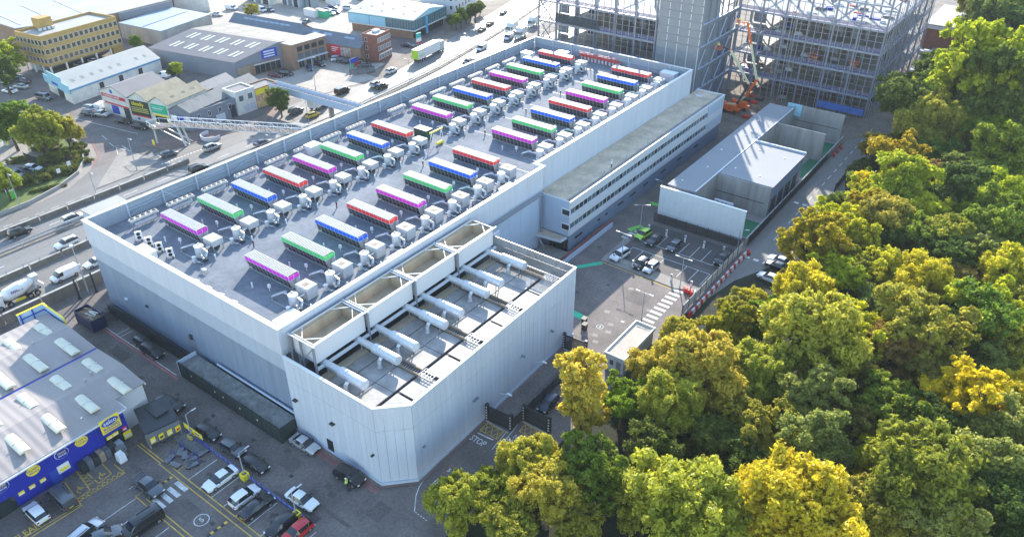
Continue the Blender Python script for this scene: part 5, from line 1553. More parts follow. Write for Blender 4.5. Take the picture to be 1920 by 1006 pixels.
slope('roof_slope', 10.9, 18.0, 6.0, 6.5, -60.2, -19.9, 'shed_roof')
slope('roof_slope', 18.02, 23.0, 6.5, 5.8, -60.2, -19.9, 'shed_roof')
slope('roof_slope', 23.02, 25.2, 5.8, 5.5, -60.2, -24.2, 'shed_roof')
slope('roof_slope', -4.2, 3.0, 5.8, 6.5, -60.2, -19.9, 'shed_roof')
slope('roof_slope', 3.02, 10.4, 6.5, 6.0, -60.2, -19.9, 'shed_roof')
part(wh, 'valley_gutter', MB().box(10.42, -60.2, 5.9, 10.88, -19.9, 6.02), M['sign_blue'])
part(wh, 'eaves_gutter', MB().box(25.21, -60.2, 5.35, 25.45, -24.1, 5.55), M['light_clad'])
part(wh, 'gable_trim', MB().box(23.0, -24.19, 5.35, 25.45, -24.05, 5.7).box(-4.2, -19.89, 5.4, 22.9, -19.75, 5.75), M['light_clad'])
part(wh, 'guard_wire', MB().box(25.3, -60, 5.85, 25.33, -24.2, 5.88), M['steel'])
for k in range(18):
    part(wh, 'guard_post', MB().box(25.3, -60 + 2 * k, 5.5, 25.34, -59.95 + 2 * k, 6.0), M['steel'])
rl = MB()
pr = [(-0.68, 0), (-0.6, 0.16), (-0.3, 0.3), (0, 0.34), (0.3, 0.3), (0.6, 0.16), (0.68, 0)]


def rlight(L):
    m_ = MB()
    n = len(pr)
    m_.add([(0, a, b) for a, b in pr] + [(L, a, b) for a, b in pr], [(i, i + 1, n + i + 1, n + i) for i in range(n - 1)] + [tuple(range(n)), tuple(range(2 * n - 1, n - 1, -1))])
    return m_.mesh('rooflight', [M['rooflight']], True)


RL = {4.0: rlight(4.0), 4.4: rlight(4.4), 5.2: rlight(5.2)}
jb = MB().box(-0.03, -0.66, 0.2, 0.03, 0.66, 0.36).mesh('rooflight_joint', M['warm_white'])
for x, L, z in ((-1.5, 4.0, 6.32), (4.8, 5.2, 6.42), (12.5, 4.0, 6.36), (19.1, 4.4, 6.28)):
    for k in range(8):
        y = -22.5 - 4.55 * k
        o = piece(wh, 'rooflight', RL[L], (x, y, z))
        put('rooflight_joint', jb, o, (L / 2, 0, 0))
for u, v in ((160, 714), (63, 644), (154, 786), (171, 700)):
    p_ = G(u, v, 6.6)
    part(wh, 'roof_cowl', MB().cyl((p_.x, p_.y, 6.4), (p_.x, p_.y, 6.95), 0.12, 8), M['steel'])


def on_front(u, v):
    p = AX(u, v, 24.55)
    return p.y, p.z


def front_sign(name, u, v, wd, ht, m, oval=False, rim=None):
    y, z = on_front(u, v)
    q = MB()
    if oval:
        q.hexa([(24.55, y + wd / 2 * math.cos(2 * math.pi * k / 24), z + ht / 2 * math.sin(2 * math.pi * k / 24)) for k in range(24)],
               [(24.66, y + wd / 2 * math.cos(2 * math.pi * k / 24), z + ht / 2 * math.sin(2 * math.pi * k / 24)) for k in range(24)])
    else:
        q.box(24.55, y - wd / 2, z - ht / 2, 24.66, y + wd / 2, z + ht / 2)
    o = part(wh, name, q, M[m])
    if rim:
        part(o, 'rim', MB().hexa([(24.54, y + (wd / 2 + 0.07) * math.cos(2 * math.pi * k / 24), z + (ht / 2 + 0.07) * math.sin(2 * math.pi * k / 24)) for k in range(24)],
                                 [(24.6, y + (wd / 2 + 0.07) * math.cos(2 * math.pi * k / 24), z + (ht / 2 + 0.07) * math.sin(2 * math.pi * k / 24)) for k in range(24)]), M[rim])
    return o, y, z


def front_text(o, s, y, z, size, m, sx=1.0, x=24.68):
    lettering(s, size, (x, y, z), X3, Z3, M[m], o, sx=sx)


p_ = AX(207, 794, 25.55)
y, z = p_.y, p_.z
o = part(wh, 'shop_sign', MB().box(25.47, y - 1.3, z - 1.1, 25.57, y + 1.3, z + 1.1), M['shop_yellow'])
oo = part(o, 'sign_oval', MB().hexa([(25.571, y + 1.15 * math.cos(2 * math.pi * k / 24), z + 0.42 + 0.54 * math.sin(2 * math.pi * k / 24)) for k in range(24)], [(25.6, y + 1.15 * math.cos(2 * math.pi * k / 24), z + 0.42 + 0.54 * math.sin(2 * math.pi * k / 24)) for k in range(24)]), M['sign_blue'])
front_text(o, 'selco', y, z + 0.45, 0.85, 'white', x=25.62)
front_text(o, 'BUILDERS', y, z - 0.38, 0.5, 'sign_blue', x=25.59)
front_text(o, 'WAREHOUSE', y, z - 0.82, 0.37, 'sign_blue', x=25.59)
for u, v, a, b in ((152, 826, 'CLICK &', 'COLLECT'), (62, 881, 'DELIVERY', 'SERVICE')):
    o, y, z = front_sign('round_sign', u, v, 1.65, 1.4, 'shop_yellow', True)
    front_text(o, a, y, z + 0.2, 0.34, 'sign_blue')
    front_text(o, b, y, z - 0.24, 0.34, 'sign_blue')
for u, v in ((115, 849), (2, 913)):
    o, y, z = front_sign('round_sign', u, v, 1.65, 1.4, 'shop_blue', True, 'white')
    front_text(o, 'TRADE', y, z + 0.2, 0.34, 'shop_yellow')
    front_text(o, 'PRICES', y, z - 0.24, 0.34, 'white')
for u, v, wd, ht, m in ((119, 875, 1.5, 1.2, 'white'), (80, 899, 0.7, 0.5, 'shop_yellow'), (60, 911, 0.7, 0.5, 'shop_yellow'), (40, 923, 0.7, 0.5, 'shop_yellow'), (205, 819, 0.8, 0.5, 'shop_yellow'), (216, 812, 0.8, 0.5, 'shop_yellow'), (233, 802, 0.6, 0.6, 'sign_red'), (239, 813, 1.1, 1.2, 'shop_yellow')):
    o, y, z = front_sign('notice', u, v, wd, ht, m)
    part(o, 'notice_print', MB().box(24.661, y - wd * 0.38, z - ht * 0.3, 24.668, y + wd * 0.38, z + ht * 0.05), M['white' if m != 'white' else 'shop_yellow'])
for u, v in ((215, 817), (103, 886), (4, 940)):
    y, z = on_front(u, v)
    part(wh, 'shop_door', MB().box(24.545, y - 1.3 if u != 103 else y - 0.6, 0.1, 24.6, y + 1.3 if u != 103 else y + 0.6, 2.3), M['glass' if u != 103 else 'sign_blue'])
# blue framed canopy behind the warehouse
cn = thing('blue_canopy', 'sky blue steel framed screen with yellow edge behind the warehouse', 'canopy', (-2, -19, 0))
part(cn, 'back_screen', MB().box(-5.8, -23.4, 4.9, -5.6, -19.4, 6.9), M['canopy_blue'])
part(cn, 'side_screen', MB().box(-5.6, -19.55, 4.9, 0.6, -19.4, 6.9), M['canopy_blue'])
part(cn, 'yellow_edge', MB().box(-5.85, -23.5, 6.9, -5.55, -19.35, 7.02).box(-5.54, -19.62, 6.9, 0.7, -19.35, 7.02), M['shop_yellow'])
part(cn, 'frame', MB().box(-5.58, -23.3, 5.9, -5.45, -19.6, 6.05).box(-5.5, -21.4, 4.9, -5.38, -21.2, 6.9).box(-5.5, -23.2, 4.9, -5.38, -23.0, 6.9).box(-5.4, -19.7, 5.9, 0.5, -19.57, 6.05), M['sign_blue'])
part(cn, 'leg', MB().box(0.61, -19.6, 0, 0.78, -19.4, 6.9), M['shop_yellow'])
part(cn, 'leg', MB().box(-5.8, -19.39, 0, -5.6, -19.2, 6.9), M['canopy_blue'])
# blue skip of timber by the hall corner
sk_ = thing('waste_skip', 'dark blue open skip filled with timber and rubble', 'skip', (-4.4, -14, 0))
part(sk_, 'side', MB().box(-7.2, -15.2, 0.2, -1.9, -15.1, 2.4).box(-7.2, -12.9, 0.2, -1.9, -12.8, 2.4).box(-7.2, -15.1, 0.2, -7.1, -12.9, 2.4).box(-2.0, -15.1, 0.2, -1.9, -12.9, 2.4), M['navy'])
part(sk_, 'floor', MB().box(-7.1, -15.1, 0.2, -2.0, -12.9, 0.4), M['navy'])
part(sk_, 'rubble', MB().box(-7.05, -15.05, 0.4, -2.05, -12.95, 1.9), M['brown_brick'])
for k in range(9):
    x = random.uniform(-6.6, -3.8)
    y = random.uniform(-14.9, -13.4)
    part(sk_, 'timber', MB().beam((x, y, 1.98 + 0.05 * k), (x + random.uniform(1.2, 2.2), y + random.uniform(-0.4, 0.6), 2.0 + 0.05 * k), 0.25, 0.1), M[['wood', 'warm_white', 'wood'][k % 3]])
# trolley bay, sheds, fence, lamps, bollards
sh = thing('covered_trolley_shed', 'grey open shed with tarpaulin roof and yellow notices beside the shop', 'shed', (27.5, -22, 0))
part(sh, 'roof', MB().hexa([(23.4, -22.6, 3.0), (28.6, -24.2, 2.6), (29.6, -19.8, 2.6), (24.4, -18.2, 3.0)], [(23.4, -22.6, 3.12), (28.6, -24.2, 2.72), (29.6, -19.8, 2.72), (24.4, -18.2, 3.12)]).box(24.4, -21.6, 2.98, 27.4, -19.8, 3.2), M['dark_metal'])
part(sh, 'front_board', MB().hexa([(28.7, -24.3, 0.7), (28.8, -24.3, 0.7), (29.8, -19.8, 0.7), (29.7, -19.8, 0.7)], [(28.7, -24.3, 2.6), (28.8, -24.3, 2.6), (29.8, -19.8, 2.6), (29.7, -19.8, 2.6)]), M['slate'])
for q in ((23.6, -22.5), (28.6, -24.0), (29.5, -19.9), (24.5, -18.4)):
    part(sh, 'post', MB().box(q[0] - 0.08, q[1] - 0.08, 0, q[0] + 0.08, q[1] + 0.08, 2.6), M['grey_paint'])
for k in range(4):
    y = -23.6 + 1.1 * k
    x = 28.83 + (y + 24.3) / 4.5
    n_ = part(sh, 'notice', MB().box(x + 0.02, y - 0.35, 1.0, x + 0.1, y + 0.35, 1.9), M['shop_yellow'])
    part(n_, 'notice_print', MB().box(x + 0.101, y - 0.25, 1.2, x + 0.11, y + 0.25, 1.55), M[['white', 'dark_metal', 'white', 'sign_red'][k]])
part(sh, 'stored_goods', MB().box(24.6, -22.0, 0, 28.0, -19.6, 1.5), M['dark_metal'])
bf = thing('blue_fence', 'low royal blue rail fence between parking bays and the lane', 'fence', (44, -19.5, 0))
for k in range(25):
    x = 32.4 + 1.0 * k
    part(bf, 'post', MB().box(x - 0.04, -19.54, 0, x + 0.04, -19.46, 0.85), M['sign_blue'])
part(bf, 'rail', MB().box(32.4, -19.6, 0.74, 56.4, -19.55, 0.82).box(32.4, -19.6, 0.38, 56.4, -19.55, 0.46), M['sign_blue'])
part(bf, 'kerb', MB().box(32.2, -19.45, 0.0, 56.4, -19.2, 0.16), M['kerb'])
bn = thing('yellow_banner', 'long yellow banner hung on the trolley bay fence', 'banner', (31, -19.4, 0))
part(bn, 'cloth', MB().box(29.8, -19.42, 1.0, 34.0, -19.36, 1.9), M['shop_yellow'])
part(bn, 'banner_print', MB().box(31.0, -19.43, 1.3, 31.7, -19.421, 1.6).box(32.2, -19.43, 1.3, 33.4, -19.421, 1.6), M['sign_blue'])
for x in (29.9, 31.9, 33.9):
    part(bn, 'post', MB().box(x - 0.05, -19.35, 0, x + 0.05, -19.27, 2.0), M['sign_blue'])
for k, (u, v) in enumerate(((362, 823), (460, 896), (557, 970))):
    p_ = G(u, v)
    lamp_post('lamp post in a yellow block along the blue fence, %s from the shed' % ORD[k], (p_.x, p_.y, 0), 4.6, 1, math.pi / 2)
    t = thing('post_guard', 'yellow guard block round the %s lamp post of the fence' % ORD[k], 'guard', (p_.x, p_.y, 0))
    q = MB()
    for (xa, ya, xb, yb) in ((-0.45, -0.45, 0.45, -0.3), (-0.45, 0.3, 0.45, 0.45), (-0.45, -0.29, -0.3, 0.29), (0.3, -0.29, 0.45, 0.29)):
        q.box(p_.x + xa, p_.y + ya, 0, p_.x + xb, p_.y + yb, 0.95)
    part(t, 'block', q, M['shop_yellow'])
tr = thing('flatbed_trolley', 'x', 'trolley', group='flatbed trolleys in the trolley bay')
part(tr, 'deck', MB().box(-0.35, -0.75, 0.3, 0.35, 0.75, 0.36), M['trolley'])
part(tr, 'side_loop', MB().beam((-0.33, -0.7, 0.36), (-0.33, -0.7, 1.0), 0.05).beam((-0.33, 0.7, 0.36), (-0.33, 0.7, 1.0), 0.05).beam((-0.33, -0.72, 1.0), (-0.33, 0.72, 1.0), 0.05), M['trolley'])
part(tr, 'push_bar', MB().beam((-0.3, 0.75, 0.36), (-0.3, 0.75, 1.1), 0.05).beam((0.3, 0.75, 0.36), (0.3, 0.75, 1.1), 0.05).beam((-0.32, 0.75, 1.1), (0.32, 0.75, 1.1), 0.05), M['sign_blue'])
for x in (-0.28, 0.28):
    for y in (-0.6, 0.6):
        part(tr, 'wheel', MB().cyl((x - 0.04, y, 0.14), (x + 0.04, y, 0.14), 0.14, 8), M['tyre'])
for k in range(12):
    place(tr, (30.6 + 0.42 * k, -20.6 + 0.02 * k, 0), 'flatbed trolley in the nested row along the yellow banner', R(random.uniform(-6, 6)), 'nested trolley row')
for k, (u, v, a) in enumerate(((310, 822, 20), (319, 862, 15), (339, 848, 40), (329, 873, 100), (347, 855, 60), (357, 872, 30), (362, 865, 20), (359, 873, 30))):
    if k == 7:
        continue
    p_ = G(u, v)
    place(tr, (p_.x, p_.y, 0), 'loose flatbed trolley standing apart in the trolley bay', R(a), 'loose trolleys in the bay')
p_ = G(362, 873)
place(tr, (p_.x, p_.y, 0), 'single flatbed trolley left out in the empty first bay', R(-20), 'trolley left out in a bay')
# bench goods by the shop wall and shrouded pallets
ps = thing('stock_rack', 'dark rack of timber stock against the blue shopfront', 'rack', (25.4, -29.6, 0))
for k in range(6):
    y = -31.9 + 0.82 * k
    part(ps, 'crate', MB().box(24.8, y, 0.05, 25.9, y + 0.72, 1.5 + 0.15 * (k % 2)), M[['dark_metal', 'slate', 'dark_metal', 'wood', 'slate', 'dark_metal'][k]])
for k, (x, y, m_) in enumerate(((26.6, -27.0, 'grey_sheet'), (27.6, -27.6, 'foil'), (25.6, -26.6, 'blue_roof'))):
    t = thing('wrapped_pallet', '%s wrapped pallet outside the blue shopfront' % ['grey', 'white', 'blue'][k], 'pallet', (x, y, 0))
    part(t, 'pallet_base', MB().box(x - 0.6, y - 0.5, 0, x + 0.6, y + 0.5, 0.14), M['wood'])
    part(t, 'load', MB().hexa([(x - 0.58, y - 0.48, 0.14), (x + 0.58, y - 0.48, 0.14), (x + 0.58, y + 0.48, 0.14), (x - 0.58, y + 0.48, 0.14)], [(x - 0.5, y - 0.42, 1.4), (x + 0.5, y - 0.42, 1.4), (x + 0.52, y + 0.44, 1.35), (x - 0.52, y + 0.42, 1.45)]), M[m_])
# ================================================================ main road: walls, rails, bridges
def wall_run(label, pts, h, th, m, cap=None):
    t = thing('retaining_wall', label, 'wall', (*pts[0], 0))
    for a, b in zip(pts[:-1], pts[1:]):
        a, b = Vector((*a, 0)), Vector((*b, 0))
        n = max(1, round((b - a).length / 6.0))
        for k in range(n):
            p, q = a.lerp(b, k / n + 0.002), a.lerp(b, (k + 1) / n - 0.002)
            part(t, 'wall_section', MB().beam(p + Vector((0, 0, h / 2)), q + Vector((0, 0, h / 2)), th, h), M[m])
            if cap:
                part(t, 'coping', MB().beam(p + Vector((0, 0, h + 0.05)), q + Vector((0, 0, h + 0.05)), th + 0.12, 0.1), M[cap])
    return t


wall_run('brown retaining wall between builders yard and slip road', [(-15.9, -60), (-15.9, -4), (-15.4, 10)], 2.1, 0.4, 'old_wall', 'concrete')
wall_run('brown parapet wall between main road and near slip road', [(-29.9, -60), (-29.9, 30)], 1.0, 0.35, 'old_wall', 'concrete')
wall_run('concrete parapet between main road and far slip road', [(-47.1, -60), (-47.0, 33)], 1.0, 0.4, 'old_wall', 'concrete')
wall_run('low pale garden wall curving round the corner by the roundabout', [tuple(p) for p in GP([(0, 405), (60, 381), (112, 353), (148, 326), (159, 302), (152, 277), (130, 259)])], 0.8, 0.3, 'kerb')
gr = thing('guard_rail', 'steel guard rail along the median of the dual carriageway', 'guard rail', (-40, 60, 0))
gpm = MB().box(-0.05, -0.06, 0, 0.05, 0.06, 0.75).mesh('rail_post', M['steel'])
yy = -60.0
prev = None
while yy < 260:
    for off in (-0.6, 0.6):
        piece(gr, 'rail_post', gpm, (med(yy) + off, yy, 0))
    if prev is not None:
        for off in (-0.6, 0.6):
            part(gr, 'rail_beam', MB().beam((med(prev) + off, prev, 0.62), (med(yy) + off, yy, 0.62), 0.06, 0.3), M['steel'])
        part(gr, 'median_kerb', MB().beam((med(prev), prev, 0.06), (med(yy), yy, 0.06), 1.9, 0.1), M['old_wall'])
    prev = yy
    yy += 6.4
gr2 = thing('guard_rail', 'steel pedestrian rail along the wall of the near slip road', 'guard rail', (-29.9, -10, 0))
for k in range(20):
    part(gr2, 'rail_post', MB().box(-29.95, -58 + 3 * k, 1.1, -29.87, -57.9 + 3 * k, 1.7), M['grey_paint'])
part(gr2, 'rail_beam', MB().box(-29.94, -58, 1.62, -29.88, 1, 1.69), M['grey_paint'])
LP = [((-61.1, 83.9), 9.6, 'lamp post on the forecourt kerb by the grey footbridge'), ((-41.2, 64.3), 7.0, 'lamp post in the median near the yellow car'), ((-44.0, 105.4), 6.5, 'lamp post in the median opposite the red brick tower'), ((-48.9, 140.4), 6.5, 'lamp post in the median opposite the teal building'),
      ((-47.6, 10.6), 6.0, 'lamp post where the far slip road meets the main road'), ((-52.9, 23.1), 8.0, 'tall lamp post on the paved traffic island'), ((-55.9, -1.6), 8.0, 'tall lamp post on the garden wall by the green totem'), ((-57, 166), 6.5, 'lamp post in the median far along the road'), ((-31, 45), 6.5, 'lamp post beside the main road behind the white bridge')]
for (x, y), h, lb in LP:
    lamp_post(lb, (x, y, 0), h, 1, math.pi if x > -45 else 0.0)
t = thing('camera_mast', 'galvanised camera mast behind the skip at the yard corner', 'mast', (-14.0, -9.6, 0))
part(t, 'pole', MB().cyl((-14, -9.6, 0), (-14, -9.6, 9.7), 0.14, 8, 0.07), M['steel'], True)
part(t, 'ladder', MB().beam((-13.75, -9.6, 0.5), (-13.75, -9.6, 5.0), 0.25, 0.05), M['steel'])
part(t, 'camera', MB().box(-14.3, -9.9, 9.6, -13.6, -9.4, 9.9).cyl((-14, -9.6, 5.4), (-14, -9.6, 6.0), 0.3, 8), M['light_clad'])
for k, (x, y) in enumerate(((-13.6, -11.4), (-13.2, -8.6), (-12.8, -5.9))):
    t = thing('steel_post', 'tall dark steel post in the hall corner yard, %s from the skip' % ORD[k], 'post', (x, y, 0), 0, 'tall dark posts at the yard corner')
    part(t, 'shaft', MB().box(x - 0.12, y - 0.12, 0, x + 0.12, y + 0.12, 4.2), M['dark_metal'])
    part(t, 'base_plate', MB().box(x - 0.3, y - 0.3, 0, x + 0.3, y + 0.3, 0.08), M['dark_metal'])

# white truss footbridge
A_, B_ = Vector((-59.0, 37.2, 5.2)), Vector((-24.0, 55.6, 5.2))
d_ = (B_ - A_).normalized()
nrm = Vector((-d_.y, d_.x, 0))
fb = thing('truss_footbridge', 'white steel truss footbridge with stair crossing the main road', 'footbridge', (A_.x, A_.y, 0))
part(fb, 'deck', MB().beam(A_, B_, 2.2, 0.25), M['asphalt_worn'])
L_ = (B_ - A_).length
for s in (-1.1, 1.1):
    part(fb, 'top_chord', MB().beam(A_ + nrm * s + Vector((0, 0, 1.5)), B_ + nrm * s + Vector((0, 0, 1.5)), 0.15), M['light_clad'])
    part(fb, 'bottom_chord', MB().beam(A_ + nrm * s, B_ + nrm * s, 0.17), M['light_clad'])
    n = 22
    for k in range(n):
        p, q = A_ + d_ * (L_ * k / n) + nrm * s, A_ + d_ * (L_ * (k + 1) / n) + nrm * s
        part(fb, 'truss_diagonal', MB().beam(p if k % 2 else p + Vector((0, 0, 1.5)), q + Vector((0, 0, 1.5)) if k % 2 else q, 0.07), M['light_clad'])
        part(fb, 'truss_post', MB().beam(q, q + Vector((0, 0, 1.5)), 0.08), M['white'])
for s in (-0.9, 0.9):
    part(fb, 'pier', MB().beam(A_ + d_ * 2.2 + nrm * s - Vector((0, 0, 5.1)) + d_ * 1.0, A_ + d_ * 2.0 + nrm * s, 0.4), M['warm_white'])
    part(fb, 'stair_string', MB().beam(A_ + nrm * s + Vector((-3.6, -2.2, -0.1)), A_ + nrm * s + d_ * 2.4 + Vector((0.5, 1.5, -5.1)), 0.2), M['light_clad'])
part(fb, 'landing', MB().prism([(A_.x - 5.0, A_.y - 3.4), (A_.x - 1.5, A_.y - 4.0), (A_.x + 0.6, A_.y - 0.9), (A_.x - 0.8, A_.y + 1.0), (A_.x - 4.4, A_.y - 0.4)], 4.6, 4.8), M['asphalt_worn'])
part(fb, 'landing_rail', MB().tube([(A_.x - 0.8, A_.y + 1.0, 5.9), (A_.x - 4.4, A_.y - 0.4, 5.9), (A_.x - 5.0, A_.y - 3.4, 5.9), (A_.x - 1.5, A_.y - 4.0, 5.9), (A_.x + 0.6, A_.y - 0.9, 5.9)], 0.06), M['white'])
for q in ((-4.4, -0.4), (-5.0, -3.4), (-1.5, -4.0), (-3.2, -3.7)):
    part(fb, 'rail_post', MB().beam((A_.x + q[0], A_.y + q[1], 4.8), (A_.x + q[0], A_.y + q[1], 5.9), 0.07), M['white'])
part(fb, 'landing_leg', MB().box(A_.x - 4.2, A_.y - 2.6, 0, A_.x - 3.9, A_.y - 2.3, 4.6), M['warm_white'])
part(fb, 'notice', MB().box(A_.x - 2.9, A_.y - 4.3, 0.6, A_.x - 2.0, A_.y - 4.2, 1.9), M['shop_yellow'])
t = thing('stair_ramp', 'curved pale ramp wall at the foot of the white footbridge', 'ramp', (-55, 46, 0))
cpts = [(-55.5 + 2.6 * math.cos(a), 45.0 + 2.6 * math.sin(a)) for a in np.linspace(math.pi * 0.9, math.pi * 2.1, 10)]
for a, b in zip(cpts[:-1], cpts[1:]):
    part(t, 'wall_section', MB().beam((*a, 0.5), (*b, 0.5), 0.2, 1.0), M['light_clad'])
# grey girder footbridge
A2, B2 = Vector((-61.5, 69.8, 5.0)), Vector((-27.0, 71.2, 5.0))
gb2 = thing('girder_footbridge', 'grey solid sided footbridge over the main road', 'footbridge', (A2.x, A2.y, 0))
part(gb2, 'deck', MB().beam(A2, B2, 2.4, 0.25), M['concrete'])
for s in (-1.25, 1.25):
    part(gb2, 'side_girder', MB().beam(A2 + Vector((0, s, 0.3)), B2 + Vector((0, s, 0.3)), 0.12, 1.9), M['mid_clad'])
    part(gb2, 'hand_rail', MB().beam(A2 + Vector((0, s, 1.4)), B2 + Vector((0, s, 1.4)), 0.1), M['dark_metal'])
    for k in range(22):
        p = A2.lerp(B2, k / 22)
        part(gb2, 'rail_post', MB().beam(p + Vector((0, s, 1.25)), p + Vector((0, s, 1.6)), 0.08), M['dark_metal'])
for x in (-58, -40, -29):
    part(gb2, 'pier', MB().box(x - 0.3, 69.9 + (x + 60) * 0.03, 0, x + 0.3, 71.2 + (x + 60) * 0.03, 4.85), M['concrete'])


# ================================================================ industrial estate west of the road
def win_me(w_, h, nb=2):
    f = MB().box(0, -0.06, 0, 0.06, 0.02, h).box(w_ - 0.06, -0.06, 0, w_, 0.02, h).box(0.06, -0.06, 0, w_ - 0.06, 0.02, 0.07).box(0.06, -0.06, h - 0.07, w_ - 0.06, 0.02, h)
    for k in range(1, nb):
        f.box(w_ * k / nb - 0.03, -0.05, 0.07, w_ * k / nb + 0.03, 0.02, h - 0.07)
    return f


def win_row(t, a, b, n, z0, z1, frac=0.7, m='white', glass='glass', skip=(), nb=2):
    a, b = Vector((*a, 0)), Vector((*b, 0))
    d = (b - a) / n
    w_ = d.length * frac
    rz = math.atan2(d.y, d.x)
    me = win_me(w_, z1 - z0, nb).mesh('window', M[m])
    pm_ = MB().box(0.06, -0.03, 0.07, w_ - 0.06, 0.01, z1 - z0 - 0.07).mesh('pane', M[glass])
    for k in range(n):
        if k in skip:
            continue
        o = piece(t, 'window', me, a + d * (k + (1 - frac) / 2) + Vector((0, 0, z0)), rz)
        put('pane', pm_, o)


def face_box(t, name, a, b, s0, s1, z0, z1, out, m, out0=0.0):
    """a flat board on the wall a-b (outside to the right), from s0 to s1 metres along it"""
    a, b = Vector((*a, 0)), Vector((*b, 0))
    u = (b - a).normalized()
    nn = Vector((u.y, -u.x, 0))
    p, q = a + u * s0, a + u * s1
    return part(t, name, MB().hexa([p + nn * out0 + Vector((0, 0, z0)), q + nn * out0 + Vector((0, 0, z0)), q + nn * out + Vector((0, 0, z0)), p + nn * out + Vector((0, 0, z0))],
                                   [p + nn * out0 + Vector((0, 0, z1)), q + nn * out0 + Vector((0, 0, z1)), q + nn * out + Vector((0, 0, z1)), p + nn * out + Vector((0, 0, z1))]), M[m] if isinstance(m, str) else m)


def face_text(o, a, b, s, z, txt, size, m, out=0.08, sx=1.0):
    a, b = Vector((*a, 0)), Vector((*b, 0))
    u = (b - a).normalized()
    nn = Vector((u.y, -u.x, 0))
    p = a + u * s + nn * out
    lettering(txt, size, (p.x, p.y, z), nn, Z3, M[m], o, sx=sx)


def flat_block(t, pts, h, wall, roof, name='wall', z0=0.0, par=0.5):
    part(t, name, MB().prism(pts, z0, h), M[wall])
    c_ = Vector((sum(p[0] for p in pts) / len(pts), sum(p[1] for p in pts) / len(pts)))
    inn = [tuple(c_ + (Vector(p) - c_) * (1 - 0.5 / max(1, (Vector(p) - c_).length))) for p in pts]
    part(t, 'roof', MB().sheet([tuple(p) for p in pts], h + 0.01), M[roof])
    if par:
        n = len(pts)
        for i in range(n):
            p, q, pi, qi = pts[i], pts[(i + 1) % n], inn[i], inn[(i + 1) % n]
            part(t, 'parapet', MB().prism([p, q, qi, pi], h + 0.005, h + par), M[wall])


def gable(t, p, q, dv, ze, zr, wall, roof, ridge=0.5, front=True):
    """ridge runs along dv; front gable between p and q"""
    p, q, dv = Vector((*p, 0)), Vector((*q, 0)), Vector((*dv, 0))
    m_ = p.lerp(q, ridge)
    up = lambda v, z: v + Vector((0, 0, z))
    f = [p, q, up(q, ze), up(m_, zr), up(p, ze)]
    part(t, 'wall', MB().hexa([v + dv for v in f], f), M[wall])
    e = dv.normalized() * 0.25
    for a in ((p, m_), (m_, q)) if True else ():
        za, zb2 = (ze, zr) if a[0] == p else (zr, ze)
        ex = (q - p).normalized() * 0.2
        a0, a1 = (a[0] - ex, a[1]) if a[0] == p else (a[0], a[1] + ex)
        part(t, 'roof_slope', MB().hexa([up(a0 - e, za + 0.03), up(a1 - e, zb2 + 0.03), up(a1 + dv + e, zb2 + 0.03), up(a0 + dv + e, za + 0.03)], [up(a0 - e, za + 0.18), up(a1 - e, zb2 + 0.18), up(a1 + dv + e, zb2 + 0.18), up(a0 + dv + e, za + 0.18)]), M[roof])


def slope_quad(t, name, p, q, r, s, za, zb2, m, th=0.15):
    z = [za, za, zb2, zb2]
    b_ = [(*v, h) for v, h in zip((p, q, r, s), z)]
    return part(t, name, MB().hexa(b_, [(v[0], v[1], v[2] + th) for v in b_]), M[m])


def roof_lights(t, p, q, r, s, za, zb2, spots, m='rooflight', name='rooflight'):
    """flat lights on the slope p,q (at za) to s,r (at zb2); spots (u0,u1,v0,v1) in the slope's own 0..1"""
    p, q, r, s = [Vector((*v, h)) for v, h in zip((p, q, r, s), (za, za, zb2, zb2))]
    f = lambda u, v: (p.lerp(q, u)).lerp(s.lerp(r, u), v) + Vector((0, 0, 0.17))
    for u0, u1, v0, v1 in spots:
        b_ = [f(u0, v0), f(u1, v0), f(u1, v1), f(u0, v1)]
        part(t, name, MB().hexa(b_, [v + Vector((0, 0, 0.05)) for v in b_]), M[m])


# ochre brick office on pillars
oc = thing('brick_office', 'ochre brick office block with three rows of square windows over open parking', 'building', (-140, 56, 0))
S_, F_, L2, K_ = (-145.9, 42.6), (-133.9, 44.4), (-137.2, 69.9), (-149.2, 68.1)
flat_block(oc, [S_, F_, L2, K_], 11.2, 'ochre_brick', 'pale_roof', z0=2.7, par=0.7)
for z in (3.6, 6.3, 9.0):
    win_row(oc, F_, L2, 15, z, z + 1.5, 0.74, 'warm_white', nb=1)
    win_row(oc, S_, F_, 7, z, z + 1.5, 0.74, 'warm_white', nb=1)
for k in range(5):
    p = Vector((*F_, 0)).lerp(Vector((*L2, 0)), k / 5 + 0.005)
    part(oc, 'pillar', MB().box(p.x - 0.5, p.y, 0, p.x - 0.05, p.y + 0.45, 2.7), M['warm_white'])
for k in range(3):
    p = Vector((*S_, 0)).lerp(Vector((*F_, 0)), k / 3)
    part(oc, 'pillar', MB().box(p.x + 0.1, p.y + 0.1, 0, p.x + 0.5, p.y + 0.5, 2.7), M['warm_white'])
part(oc, 'core_wall', MB().prism([(-145.7, 44), (-141, 44.8), (-144, 69), (-148.6, 68)], 0, 2.7), M['blue_roof'])
part(oc, 'end_wall', MB().prism([(-139, 66), (-137.3, 66.3), (-137.5, 69.8), (-139.5, 69.5)], 0, 2.7), M['ochre_brick'])
ph = part(oc, 'roof_house', MB().prism([(-146.0, 48.5), (-142.4, 49.0), (-142.9, 53.0), (-146.5, 52.5)], 11.3, 14.6), M['ochre_brick'])
for k in range(4):
    part(ph, 'roof_unit', MB().box(-142.2, 48.0 + 1.3 * k, 11.3, -141.5, 48.8 + 1.3 * k, 12.0), M['light_clad'])
